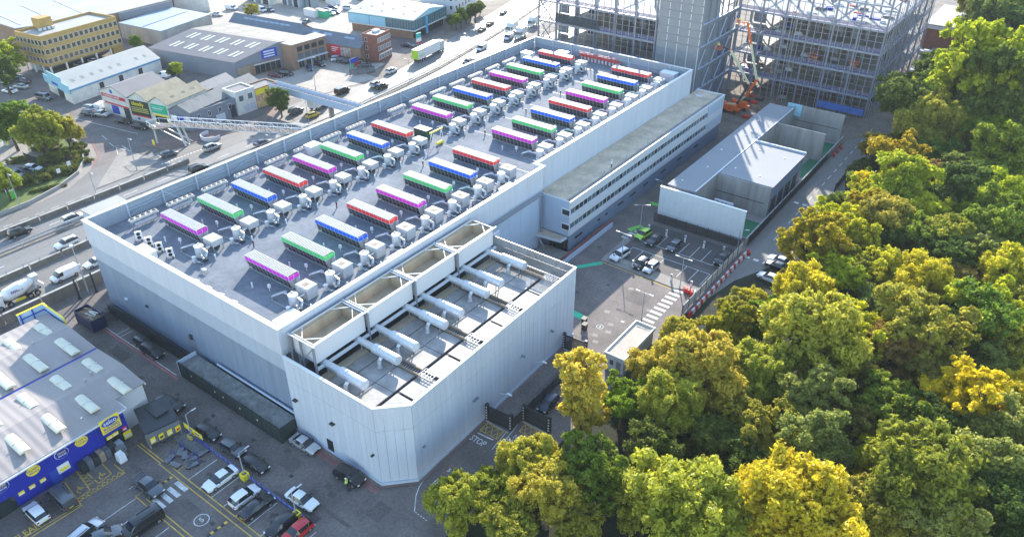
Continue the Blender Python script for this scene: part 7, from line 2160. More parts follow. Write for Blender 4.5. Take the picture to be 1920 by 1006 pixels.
def wheel_set(t, xs_, r, hw, width=0.22):
    key = (r, width)
    if key not in PROTO:
        PROTO[key] = (MB().cyl((0, -width / 2, 0), (0, width / 2, 0), r, 16).mesh('wheel', M['tyre'], True), MB().cyl((0, -width / 2 - 0.012, 0), (0, width / 2 + 0.012, 0), r * 0.62, 12).mesh('rim', M['rim'], True))
    for x in xs_:
        for s in (-1, 1):
            o = piece(t, 'wheel', PROTO[key][0], (x, s * (hw - width / 2 + 0.02), r))
            put('rim', PROTO[key][1], o)


def build_vehicle(kind):
    st, wb, r, hw = SPEC[kind]
    t = thing('parked_car', 'x', 'car')
    b, g = loft(st)
    put('body', weld(b.mesh('body', P['white'])), t)
    put('windows', weld(g.mesh('windows', M['car_glass'])), t)
    wheel_set(t, (-wb, wb * 0.97), r, hw)
    xf, xr = st[-1][0], st[0][0]
    zf, zr = st[-1][2], st[0][2]
    for s in (-1, 1):
        part(t, 'headlight', MB().cb((xf - 0.1, s * hw * 0.68, zf - 0.02), 0.26, 0.3, 0.13), M['lamp_white'])
        part(t, 'tail_light', MB().cb((xr + 0.04, s * hw * 0.78, zr - 0.02), 0.14, 0.24, 0.2), M['lamp_red'])
        xm = [q[0] for q in st if q[6]][-1]
        part(t, 'mirror', MB().cb((xm + 0.3, s * (hw + 0.1), st[3][2] + 0.06), 0.12, 0.2, 0.14), M['black'])
    part(t, 'bumper', MB().cb((xf + 0.0, 0, st[-1][1] + 0.06), 0.1, hw * 1.2, 0.16), M['black'])
    part(t, 'number_plate', MB().cb((xr - 0.01, 0, st[0][1] + 0.2), 0.03, 0.5, 0.11), M['shop_yellow'])
    if kind == 'pickup':
        part(t, 'load_bed', MB().box(-2.35, -0.78, 1.07, -0.95, 0.78, 1.12), M['black'])
        for k in range(4):
            part(t, 'bed_rib', MB().box(-2.3 + 0.36 * k, -0.76, 1.12, -2.12 + 0.36 * k, 0.76, 1.3), M['dark_roof'])
    if kind in ('suv', 'bus'):
        part(t, 'roof_rail', MB().box(-1.6, 0.56, st[3][3] + 0.0, 0.2, 0.6, st[3][3] + 0.07), M['black'])
        part(t, 'roof_rail', MB().box(-1.6, -0.6, st[3][3] + 0.0, 0.2, -0.56, st[3][3] + 0.07), M['black'])
    return t


VP = {}


def veh(kind, pc, u, v, head, label, name='parked_car', cat='car', group=None, zc=0.7, z0=0.0, at=None):
    new = kind not in VP
    if new:
        VP[kind] = build_vehicle(kind)
    o = VP[kind] if new else copy_tree(VP[kind])
    p = Vector((*at, 0)) if at else G(u, v, zc)
    o.name = name
    o.location = (p.x, p.y, z0)
    o.rotation_euler.z = R(head)
    o['label'] = label
    o['category'] = cat
    if group:
        o['group'] = group
    for ch in o.children:
        if ch.name.startswith('body'):
            ch.material_slots[0].link = 'OBJECT'
            ch.material_slots[0].material = P[pc]
    return o


ROADV = 'traffic on the main road'
S4, S5 = 'parked_car', 'car'
V = [
    # road traffic, near end
    ('suv', 'black', 36, 434, 90, 'black estate on the far carriageway at the left edge', 'car'), ('suv', 'white', 137, 408, 90, 'white estate on the far carriageway beside the median rail', 'car'),
    ('suv', 'white', 125, 455, 270, 'white estate on the near carriageway coming towards the yard', 'car'), ('van', 'white', 122, 514, 270, 'small white van on the near slip road beside the mixer truck', 'van'),
    ('sedan', 'white', 180, 489, 270, 'white car on the near slip road partly hidden by the hall', 'car'), ('suv', 'black', 372, 315, 90, 'dark car on the far carriageway below the junction', 'car'),
    ('hatch', 'grey', 317, 287, 80, 'grey hatchback waiting at the junction give way line', 'car'), ('suv', 'silver', 398, 275, 92, 'silver estate on the slip road under the white footbridge', 'car'),
    ('sedan', 'navy', 492, 266, 90, 'navy saloon on the main road below the white footbridge', 'car'), ('suv', 'grey', 555, 207, 92, 'dark grey car between the two footbridges', 'car'),
    ('hatch', 'yellow', 586, 214, 91, 'yellow hatchback on the main road', 'car'), ('van', 'black', 642, 170, 93, 'black van just beyond the grey footbridge', 'van'),
    ('suv', 'pale', 706, 157, 95, 'pale green car side by side with black car', 'car'), ('suv', 'black', 716, 161, 95, 'black car side by side with pale green car', 'car'),
    ('suv', 'white', 734, 132, 97, 'white car in the inside lane below the brick tower', 'car'), ('sedan', 'black', 904, 54, 102, 'dark saloon ahead of the lorry on the far carriageway', 'car'),
    ('sedan', 'maroon', 919, 43, 103, 'dark red saloon in the outer lane ahead of the lorry', 'car'), ('sedan', 'grey', 944, 22, 106, 'grey saloon farthest up the carriageway', 'car'),
    ('van', 'white', 903, 90, 280, 'white van alone on the near carriageway behind the median lamp', 'van'), ('van', 'white', 953, 70, 282, 'white van below the two box trucks', 'van'),
    ('suv', 'grey', 877, 116, 278, 'grey car near the louvred screen top on the near carriageway', 'car'), ('sedan', 'white', 900, 106, 279, 'white saloon behind the grey car by the screen', 'car'),
    # junction and shops
    ('van', 'white', 192, 198, 115, 'white van outside the flooring shop', 'van'), ('suv', 'silver', 172, 203, 20, 'silver car left of the white van at the shops', 'car'),
    ('suv', 'navy', 168, 212, 20, 'navy car in front of the silver one at the shops', 'car'), ('pickup', 'silver', 190, 213, 20, 'silver pickup outside the flooring shop', 'pickup'),
    ('sedan', 'black', 231, 226, 20, 'black saloon before the flooring shop doorway', 'car'), ('sedan', 'black', 262, 236, 15, 'black saloon before the tile shop', 'car'),
    ('bus', 'grey', 83, 182, 15, 'dark van parked beside the blue fronted shed', 'van'), ('sedan', 'silver', 39, 161, 200, 'silver car in the open lot below the ochre office', 'car'),
    ('sedan', 'white', 18, 169, 200, 'white car lowest in the lot at the left edge', 'car'), ('suv', 'black', 34, 146, 195, 'black car highest in the lot below the office', 'car'),
    ('sedan', 'navy', 44, 151, 195, 'navy car between black and silver cars in the lot', 'car'), ('van', 'white', 8, 151, 190, 'white van in the lot at the left edge', 'van'),
    ('van', 'white', 310, 141, 205, 'white van behind the gabled shops', 'van'), ('hatch', 'blue', 322, 147, 205, 'blue car behind the gabled shops', 'car'),
    ('sedan', 'silver', 150, 121, 10, 'silver car under the ochre office, left', 'car'), ('sedan', 'white', 177, 114, 10, 'white car under the ochre office, right', 'car'),
    ('van', 'white', 434, 15, 20, 'white van in the far back yard beside the cream shed', 'van'), ('sedan', 'white', 407, 26, 20, 'white car beside the bluish shed', 'car'),
    # forecourt
    ('sedan', 'maroon', 517, 140, 20, 'maroon car outside the grey shed entrance', 'car'), ('suv', 'black', 536, 137, 20, 'black car next to the maroon one on the forecourt', 'car'),
    ('hatch', 'blue', 581, 127, 330, 'blue car outside the brick showroom', 'car'), ('sedan', 'navy', 600, 119, 350, 'navy car outside the right end of the brick showroom', 'car'),
    ('suv', 'white', 633, 110, 50, 'white car in the row below the red banner', 'car'), ('suv', 'black', 643, 112, 50, 'black car in the middle of the row below the banner', 'car'),
    ('hatch', 'black', 652, 115, 50, 'black hatchback at the right of the row below the banner', 'car'), ('suv', 'black', 677, 117, 50, 'black car behind the blue forecourt sign', 'car'),
    ('sedan', 'grey', 684, 121, 50, 'grey car at the foot of the brick tower', 'car'), ('sedan', 'navy', 764, 84, 20, 'navy car beside the totem of the teal showroom', 'car'),
    # back yard
    ('van', 'white', 491, 18, 350, 'white van behind the slate range', 'van'), ('hatch', 'grey', 507, 18, 350, 'grey car right of the white van in the back yard', 'car'),
    ('hatch', 'red', 592, 24, 25, 'red car in the back yard row', 'car'), ('sedan', 'silver', 601, 22, 25, 'silver car right of the red one in the back yard', 'car'),
    ('sedan', 'blue', 612, 18, 25, 'blue car in the middle of the back yard row', 'car'), ('sedan', 'blue', 622, 13, 25, 'blue car at the end of the back yard row', 'car'),
    ('suv', 'white', 618, 25, 25, 'white car in the front row of the back yard', 'car'), ('hatch', 'blue', 628, 22, 25, 'blue hatchback in the front row of the back yard', 'car'),
    ('suv', 'white', 653, 15, 30, 'white car beside the teal showroom wall', 'car'), ('sedan', 'navy', 573, 40, 300, 'navy car by the slate roofed brick range', 'car'),
    # garden drive
    ('hatch', 'white', 62, 314, 25, 'white car parked behind the garden hedge', 'car'), ('hatch', 'navy', 44, 321, 25, 'navy car parked behind the garden hedge', 'car'), ('hatch', 'silver', 28, 327, 25, 'silver car parked behind the garden hedge', 'car'),
    # car park
    ('hatch', 'lime', 1206, 438, 262, 'lime green car charging by the white screen wall', 'car'), ('sedan', 'black', 1227, 448, 268, 'dark car next to the lime green one', 'car'), ('hatch', 'grey', 1264, 460, 268, 'grey car in the middle of the screen wall row', 'car'),
    ('suv', 'black', 1354, 485, 268, 'black car at the right end of the screen wall row', 'car'), ('suv', 'white', 1162, 477, 262, 'white car at the left end of the island row', 'car'), ('hatch', 'black', 1202, 493, 268, 'black car in the island row', 'car'), ('hatch', 'silver', 1221, 500, 268, 'silver car catching sun in the island row', 'car'),
    ('sedan', 'white', 1463, 487, 175, 'white car beyond the lane half under the trees', 'car'), ('sedan', 'black', 1458, 497, 175, 'dark car between two white cars under the trees', 'car'), ('sedan', 'white', 1444, 519, 175, 'white car nearest the trees beside the lane', 'car'),
    ('hatch', 'navy', 1028, 754, 272, 'dark blue car waiting between the gates', 'car'),
    # builders' yard
    ('sedan', 'black', 319, 753, 8, 'black car passing behind the trolley shed', 'car'), ('hatch', 'black', 390, 808, 4, 'black car in the lane queue nearest the banner', 'car'), ('hatch', 'grey', 436, 838, 4, 'dark grey car in the middle of the lane queue', 'car'),
    ('hatch', 'black', 479, 868, 4, 'black car third in the lane queue', 'car'), ('sedan', 'white', 566, 934, 4, 'white saloon driving beside the blue fence', 'car'), ('sedan', 'silver', 571, 830, 2, 'silver saloon at the foot of the block wall', 'car'),
    ('suv', 'black', 655, 891, 4, 'black car at the chamfered corner of the block', 'car'), ('sedan', 'white', 413, 895, 268, 'white coupe nose out in the bays', 'car'), ('hatch', 'white', 458, 928, 88, 'white hatchback nose in in the bays', 'car'),
    ('sedan', 'black', 481, 948, 88, 'black saloon beside the white hatchback', 'car'), ('hatch', 'black', 526, 982, 268, 'black hatchback beside the red car', 'car'), ('hatch', 'red', 557, 994, 268, 'red hatchback at the bottom edge', 'car'),
    ('pickup', 'grey', 278, 909, 2, 'grey pickup with ribbed load bed before the crossing', 'pickup'), ('bus', 'black', 268, 980, 268, 'large black van parked in the near bays', 'van'), ('hatch', 'white', 67, 959, 180, 'white car with dark glass nosed up to the blue shopfront', 'car'),
    ('bus', 'grey', 115, 931, 180, 'dark van nosed up to the shopfront beside the disabled bay', 'van'), ('suv', 'silver', 160, 998, 100, 'silver car cut by the bottom edge', 'car'), ('sedan', 'grey', 192, 1004, 70, 'grey car cut by the bottom edge beside the silver one', 'car'),
    ('suv', 'black', 286, 657, 2, 'black car in the shade of the hall wall', 'car'), ('hatch', 'black', 270, 641, 2, 'second dark car in the shade of the hall wall', 'car'),
]
for kind, pc, u, v, hd, lb, cat in V:
    veh(kind, pc, u, v, hd, lb, {'car': 'car', 'van': 'van', 'pickup': 'pickup'}[cat], cat, 'cars and vans')


def box_truck(label, at, head, length=6.5):
    t = thing('box_truck', label, 'truck', (0, 0, 0))
    part(t, 'chassis', MB().box(-length / 2, -0.5, 0.6, length / 2 - 0.3, 0.5, 0.85), M['dark_metal'])
    part(t, 'box_body', MB().box(-length / 2, -1.2, 0.95, length / 2 - 1.9, 1.2, 3.5), M['white'])
    part(t, 'cab', MB().hexa([(length / 2 - 1.75, -1.1, 0.5), (length / 2, -1.1, 0.5), (length / 2, 1.1, 0.5), (length / 2 - 1.75, 1.1, 0.5)], [(length / 2 - 1.75, -1.02, 2.6), (length / 2 - 0.4, -1.02, 2.6), (length / 2 - 0.4, 1.02, 2.6), (length / 2 - 1.75, 1.02, 2.6)]), M['white'])
    part(t, 'windscreen', MB().hexa([(length / 2 - 0.1, -0.98, 1.5), (length / 2 - 0.05, -0.98, 1.5), (length / 2 - 0.05, 0.98, 1.5), (length / 2 - 0.1, 0.98, 1.5)], [(length / 2 - 0.36, -0.92, 2.45), (length / 2 - 0.31, -0.92, 2.45), (length / 2 - 0.31, 0.92, 2.45), (length / 2 - 0.36, 0.92, 2.45)]), M['car_glass'])
    for s in (-1, 1):
        part(t, 'side_window', MB().box(length / 2 - 1.5, s * 1.075 - 0.02, 1.5, length / 2 - 0.6, s * 1.075 + 0.02, 2.3), M['car_glass'])
        part(t, 'headlight', MB().cb((length / 2, s * 0.8, 0.8), 0.08, 0.3, 0.2), M['lamp_white'])
    wheel_set(t, (-length / 2 + 1.3, length / 2 - 0.9), 0.45, 1.1, 0.3)
    t.location = (*at, 0)
    t.rotation_euler.z = R(head)


p_ = G(959, 52, 1.5); box_truck('tall white box truck at the front of the far group', p_[:2], 282)
p_ = G(976, 62, 1.5); box_truck('white box truck nearest the hall screen in the far group', p_[:2], 282, 5.8)
p_ = G(999, 41, 1.5); box_truck('white box truck farthest back by the steel frame', p_[:2], 284, 5.8)
p_ = G(598, 196, 1.0); box_truck('low white truck behind the grey footbridge', p_[:2], 91, 6.0)

t = thing('articulated_lorry', 'white articulated lorry with lime green rear doors', 'lorry')
part(t, 'trailer_body', MB().box(-8.0, -1.25, 1.1, 4.6, 1.25, 4.0), M['white'])
part(t, 'rear_doors', MB().box(-8.06, -1.22, 1.15, -8.005, 1.22, 3.95), mat('lime_doors', (0.42, 0.62, 0.03), 0.5))
part(t, 'trailer_frame', MB().box(-7.9, -0.6, 0.8, 4.4, 0.6, 1.09), M['dark_metal'])
part(t, 'tractor_cab', MB().hexa([(5.0, -1.2, 0.5), (7.2, -1.2, 0.5), (7.2, 1.2, 0.5), (5.0, 1.2, 0.5)], [(5.0, -1.15, 3.5), (6.9, -1.15, 3.5), (6.9, 1.15, 3.5), (5.0, 1.15, 3.5)]), P['pale'])
part(t, 'windscreen', MB().hexa([(7.12, -1.1, 1.9), (7.16, -1.1, 1.9), (7.16, 1.1, 1.9), (7.12, 1.1, 1.9)], [(6.98, -1.05, 2.9), (7.02, -1.05, 2.9), (7.02, 1.05, 2.9), (6.98, 1.05, 2.9)]), M['car_glass'])
LP_ = mat('lime_print', (0.5, 0.68, 0.3), 0.5)
for k in range(5):
    part(t, 'side_mark', MB().box(-7.3 + 0.6 * k, -1.27, 1.9, -6.85 + 0.6 * k, -1.252, 2.5 + 0.25 * (k % 2)), LP_)
wheel_set(t, (-6.6, -5.3, -4.0, 4.0, 6.3), 0.5, 1.2, 0.35)
p_ = G(805, 96, 1.6)
t.location = (p_.x, p_.y, 0)
t.rotation_euler.z = R(98)

t = thing('mixer_truck', 'white concrete mixer truck with revolving drum on the near slip road', 'mixer truck')
part(t, 'chassis', MB().box(-4.0, -0.5, 0.75, 3.9, 0.5, 1.05), M['dark_metal'])
part(t, 'cab', MB().hexa([(2.4, -1.2, 0.5), (4.3, -1.2, 0.5), (4.3, 1.2, 0.5), (2.4, 1.2, 0.5)], [(2.4, -1.15, 2.8), (4.05, -1.15, 2.8), (4.05, 1.15, 2.8), (2.4, 1.15, 2.8)]), M['white'])
part(t, 'windscreen', MB().hexa([(4.22, -1.08, 1.6), (4.27, -1.08, 1.6), (4.27, 1.08, 1.6), (4.22, 1.08, 1.6)], [(4.08, -1.02, 2.6), (4.13, -1.02, 2.6), (4.13, 1.02, 2.6), (4.08, 1.02, 2.6)]), M['car_glass'])
drum = MB().cyl((2.1, 0, 1.75), (1.3, 0, 1.85), 0.7, 20, 1.15).cyl((1.3, 0, 1.85), (-0.9, 0, 2.15), 1.15, 20, 1.22).cyl((-0.9, 0, 2.15), (-3.2, 0, 2.65), 1.22, 20, 0.6)
part(t, 'drum', drum, M['white'], True)
part(t, 'hopper', MB().hexa([(-3.9, -0.5, 2.3), (-3.1, -0.5, 2.3), (-3.1, 0.5, 2.3), (-3.9, 0.5, 2.3)], [(-4.2, -0.7, 3.5), (-3.0, -0.7, 3.5), (-3.0, 0.7, 3.5), (-4.2, 0.7, 3.5)]), M['light_clad'])
part(t, 'rear_frame', MB().beam((-3.2, -0.7, 1.0), (-3.2, -0.7, 2.7), 0.15).beam((-3.2, 0.7, 1.0), (-3.2, 0.7, 2.7), 0.15).beam((-4.3, 0.9, 0.8), (-3.4, 0.9, 2.6), 0.1), M['light_clad'])
part(t, 'chute', MB().beam((-3.9, 0, 2.2), (-4.6, 0.3, 1.2), 0.45, 0.12), M['light_clad'])
part(t, 'side_guard', MB().box(-1.0, 1.1, 0.5, 0.6, 1.16, 0.95), M['shop_yellow'])
part(t, 'mudguard', MB().box(-3.6, -1.22, 1.12, -1.2, 1.22, 1.18), M['dark_metal'])
wheel_set(t, (-3.0, -1.8, 1.5, 3.2), 0.5, 1.2, 0.34)
lettering('EXPRESS', 0.62, (-0.1, 1.1, 2.45), (0, 0.86, 0.5), (0, -0.5, 0.86), mat('purple_print', (0.16, 0.02, 0.14), 0.5), t, sx=0.85, depth=0.05)
p_ = G(28, 549, 1.6)
t.location = (p_.x, p_.y, 0)
t.rotation_euler.z = R(270)
# ================================================================ trees and hedges
def leaf_mat(name, c, c2, trans=0.55):
    m = bpy.data.materials.new(name)
    m.use_nodes = True
    n, l = m.node_tree.nodes, m.node_tree.links
    for q in list(n):
        n.remove(q)
    out = n.new('ShaderNodeOutputMaterial')
    at_ = n.new('ShaderNodeAttribute')
    at_.attribute_name = 'tone'
    oi = n.new('ShaderNodeObjectInfo')
    mx = n.new('ShaderNodeMix')
    mx.data_type = 'RGBA'
    mx.inputs[6].default_value = (*c, 1)
    mx.inputs[7].default_value = (*c2, 1)
    l.new(at_.outputs['Fac'], mx.inputs[0])
    hs = n.new('ShaderNodeHueSaturation')
    mr = n.new('ShaderNodeMapRange')
    mr.inputs[3].default_value = 0.475
    mr.inputs[4].default_value = 0.525
    l.new(oi.outputs['Random'], mr.inputs[0])
    l.new(mr.outputs[0], hs.inputs['Hue'])
    mr2 = n.new('ShaderNodeMapRange')
    mr2.inputs[3].default_value = 1.15
    mr2.inputs[4].default_value = 0.85
    l.new(oi.outputs['Random'], mr2.inputs[0])
    l.new(mr2.outputs[0], hs.inputs['Value'])
    l.new(mx.outputs[2], hs.inputs['Color'])
    d = n.new('ShaderNodeBsdfDiffuse')
    t = n.new('ShaderNodeBsdfTranslucent')
    g = n.new('ShaderNodeBsdfGlossy')
    g.inputs['Roughness'].default_value = 0.45
    s1, s2 = n.new('ShaderNodeMixShader'), n.new('ShaderNodeMixShader')
    s1.inputs[0].default_value = trans
    s2.inputs[0].default_value = 0.012
    l.new(hs.outputs[0], d.inputs[0])
    l.new(hs.outputs[0], t.inputs[0])
    l.new(d.outputs[0], s1.inputs[1])
    l.new(t.outputs[0], s1.inputs[2])
    l.new(s1.outputs[0], s2.inputs[1])
    l.new(g.outputs[0], s2.inputs[2])
    l.new(s2.outputs[0], out.inputs[0])
    return m


LEAF = {
    'willow': leaf_mat('willow_leaves', (0.34, 0.33, 0.035), (0.66, 0.60, 0.075)), 'gold': leaf_mat('golden_leaves', (0.50, 0.43, 0.04), (0.74, 0.66, 0.10)),
    'yellow': leaf_mat('yellow_leaves', (0.60, 0.50, 0.015), (0.80, 0.70, 0.03)), 'bright': leaf_mat('bright_green_leaves', (0.21, 0.30, 0.018), (0.47, 0.52, 0.03)),
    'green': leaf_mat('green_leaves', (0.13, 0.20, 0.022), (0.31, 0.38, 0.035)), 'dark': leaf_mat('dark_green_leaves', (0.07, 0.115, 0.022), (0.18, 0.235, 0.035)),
    'grey': leaf_mat('grey_green_leaves', (0.22, 0.26, 0.055), (0.43, 0.45, 0.10)), 'olive': leaf_mat('olive_leaves', (0.24, 0.245, 0.03), (0.50, 0.465, 0.055)),
    'russet': leaf_mat('russet_leaves', (0.23, 0.18, 0.035), (0.40, 0.32, 0.065)), 'orange': leaf_mat('orange_olive_leaves', (0.33, 0.265, 0.018), (0.60, 0.46, 0.03)),
    'yg': leaf_mat('yellow_green_leaves', (0.40, 0.41, 0.02), (0.74, 0.69, 0.04)), 'hedge': leaf_mat('hedge_leaves', (0.09, 0.12, 0.03), (0.21, 0.225, 0.05)),
}


def leaf_cloud(centres, radii, n, size, seed, drop=0.0, elong=1.0):
    """n leaf-sized quads, gathered into many small sprays over the outside of the lobes"""
    r = np.random.default_rng(seed)
    centres, radii = np.array(centres, float), np.array(radii, float)
    cc, cr = [], []
    for c, q in zip(centres, radii):
        for _ in range(int(9 + 9 * q.mean())):
            d = r.normal(size=3)
            d /= np.linalg.norm(d)
            if d[2] < -0.3 and r.random() < 0.65:
                d[2] = -d[2]
            cc.append(c + d * q * r.uniform(0.62, 1.06))
            cr.append(q.mean() * r.uniform(0.2, 0.42))
    cc, cr = np.array(cc), np.array(cr)
    k = r.choice(len(cc), n, p=cr ** 2 / (cr ** 2).sum())
    d = r.normal(size=(n, 3))
    d /= np.linalg.norm(d, axis=1)[:, None]
    rho = r.random(n) ** 0.45 * (1 + 0.16 * r.normal(size=n))
    p = cc[k] + d * (cr[k] * rho)[:, None] * np.array([1, 1, 0.72])
    if drop:
        p[:, 2] -= drop * r.random(n) ** 2 * (np.hypot(p[:, 0], p[:, 1]) / (np.hypot(p[:, 0], p[:, 1]).max() + 1e-6))
    nrm = d * 0.7 + r.normal(size=(n, 3)) * 0.55
    nrm[:, 2] += 0.3
    nrm /= np.linalg.norm(nrm, axis=1)[:, None]
    a = np.cross(nrm, r.normal(size=(n, 3)))
    a /= np.linalg.norm(a, axis=1)[:, None]
    b = np.cross(nrm, a)
    s = size * (0.55 + 0.9 * r.random(n))[:, None] / 2
    e = elong
    vs = np.stack([p - a * s * e, p - b * s * 0.75 + nrm * s * 0.2, p + a * s * e, p + b * s * 0.75 + nrm * s * 0.2], 1).reshape(-1, 3)
    spray = r.random(len(cc))
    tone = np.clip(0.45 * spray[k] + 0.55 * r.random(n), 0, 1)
    return vs, tone


def cloud_mesh(name, vs, tone, m):
    n = len(tone)
    me = bpy.data.meshes.new(name)
    me.vertices.add(4 * n)
    me.vertices.foreach_set('co', vs.astype(np.float32).ravel())
    me.loops.add(4 * n)
    me.loops.foreach_set('vertex_index', np.arange(4 * n, dtype=np.int32))
    me.polygons.add(n)
    me.polygons.foreach_set('loop_start', np.arange(0, 4 * n, 4, dtype=np.int32))
    at_ = me.attributes.new('tone', 'FLOAT', 'FACE')
    at_.data.foreach_set('value', tone.astype(np.float32))
    me.materials.append(m)
    me.update()
    return me


# crown prototypes, about 10 m across before scaling: lobes (x, y, z, rx, ry, rz)
def lobes(seed, n, spread, zc, zh, r0, r1):
    r = np.random.default_rng(seed)
    out = [(0, 0, zc, r1 * 1.15, r1 * 1.15, zh * 0.85)]
    for k in range(n):
        a = 2 * math.pi * (k + r.random() * 0.7) / n
        q = spread * (0.55 + 0.45 * r.random())
        rr = r0 + (r1 - r0) * r.random()
        out.append((q * math.cos(a), q * math.sin(a), zc + zh * (r.random() * 1.5 - 0.75), rr, rr, rr * (0.75 + 0.3 * r.random())))
    for k in range(max(2, n // 3)):
        out.append((spread * 0.4 * r.normal(), spread * 0.4 * r.normal(), zc + zh * (0.65 + 0.3 * r.random()), r0, r0, r0 * 0.85))
    return out


SHAPES = {}
for nm, sd, args, nl, sz, drop, el in (
        ('broad', 11, (9, 3.2, 6.4, 2.6, 1.3, 2.2), 24000, 0.32, 0.0, 1.0), ('round', 12, (8, 2.7, 6.6, 3.0, 1.4, 2.3), 24000, 0.31, 0.0, 1.0),
        ('willow_a', 13, (11, 3.4, 6.2, 3.0, 1.2, 1.9), 32000, 0.25, 1.6, 1.5), ('willow_b', 14, (10, 3.1, 6.4, 3.2, 1.3, 2.0), 32000, 0.25, 1.8, 1.5),
        ('tall', 15, (8, 2.1, 7.4, 4.2, 1.2, 1.9), 24000, 0.31, 0.0, 1.0), ('lumpy', 16, (13, 3.5, 6.0, 2.8, 1.0, 1.7), 26000, 0.31, 0.0, 1.0), ('lumpy_b', 17, (12, 3.3, 6.3, 3.2, 1.0, 1.8), 26000, 0.31, 0.0, 1.0)):
    lb_ = lobes(sd, *args)
    vs, tone = leaf_cloud([q[:3] for q in lb_], [q[3:] for q in lb_], nl, sz, sd, drop, el)
    crown = cloud_mesh('crown', vs, tone, LEAF['green'])
    tk_ = MB()
    zc = args[2]
    tk_.cyl((0, 0, 0), (0.1, 0, zc * 0.4), 0.34, 8, 0.26).cyl((0.1, 0, zc * 0.4), (0, 0.1, zc * 0.95), 0.26, 8, 0.12)
    for q in lb_[1:]:
        s_ = Vector((0.08, 0.05, zc * (0.35 + 0.3 * random.random())))
        e_ = Vector(q[:3])
        m_ = s_.lerp(e_, 0.5) + Vector((0, 0, 0.3))
        tk_.cyl(s_, m_, 0.14, 6, 0.09).cyl(m_, e_, 0.09, 6, 0.035)
        for w_ in range(3):
            tk_.cyl(m_.lerp(e_, 0.4 * w_), e_ + Vector((random.uniform(-1, 1), random.uniform(-1, 1), random.uniform(0.2, 1.2))), 0.045, 5, 0.015)
    trunk = tk_.mesh('trunk', M['bark'], True)
    SHAPES[nm] = (crown, trunk, max(math.hypot(q[0], q[1]) + q[3] for q in lb_))


PLACED = []


def tree(u, v, rpx, kind, shape, label, group='trees', at=None, rad=None, hs=1.0):
    crown, trunk, rad0 = SHAPES[shape]
    z = 6.0
    for _ in range(4):
        p = G(u, v, z)
        Rm = rpx * (p - CAM).length / FPX
        s = Rm / rad0 * 1.24
        z = 6.5 * s * hs
    if at:
        p, s = Vector((*at, 0)), rad / rad0 * 1.2
    PLACED.append((p.x, p.y, s * rad0))
    t = thing('tree', label, 'tree', (p.x, p.y, 0), random.uniform(0, 6.28), group)
    t.scale = (s, s, s * hs)
    t.rotation_euler.z = random.uniform(0, 6.28)
    put('trunk', trunk, t)
    o = put('crown', crown, t)
    o.material_slots[0].link = 'OBJECT'
    o.material_slots[0].material = LEAF[kind]
    return t


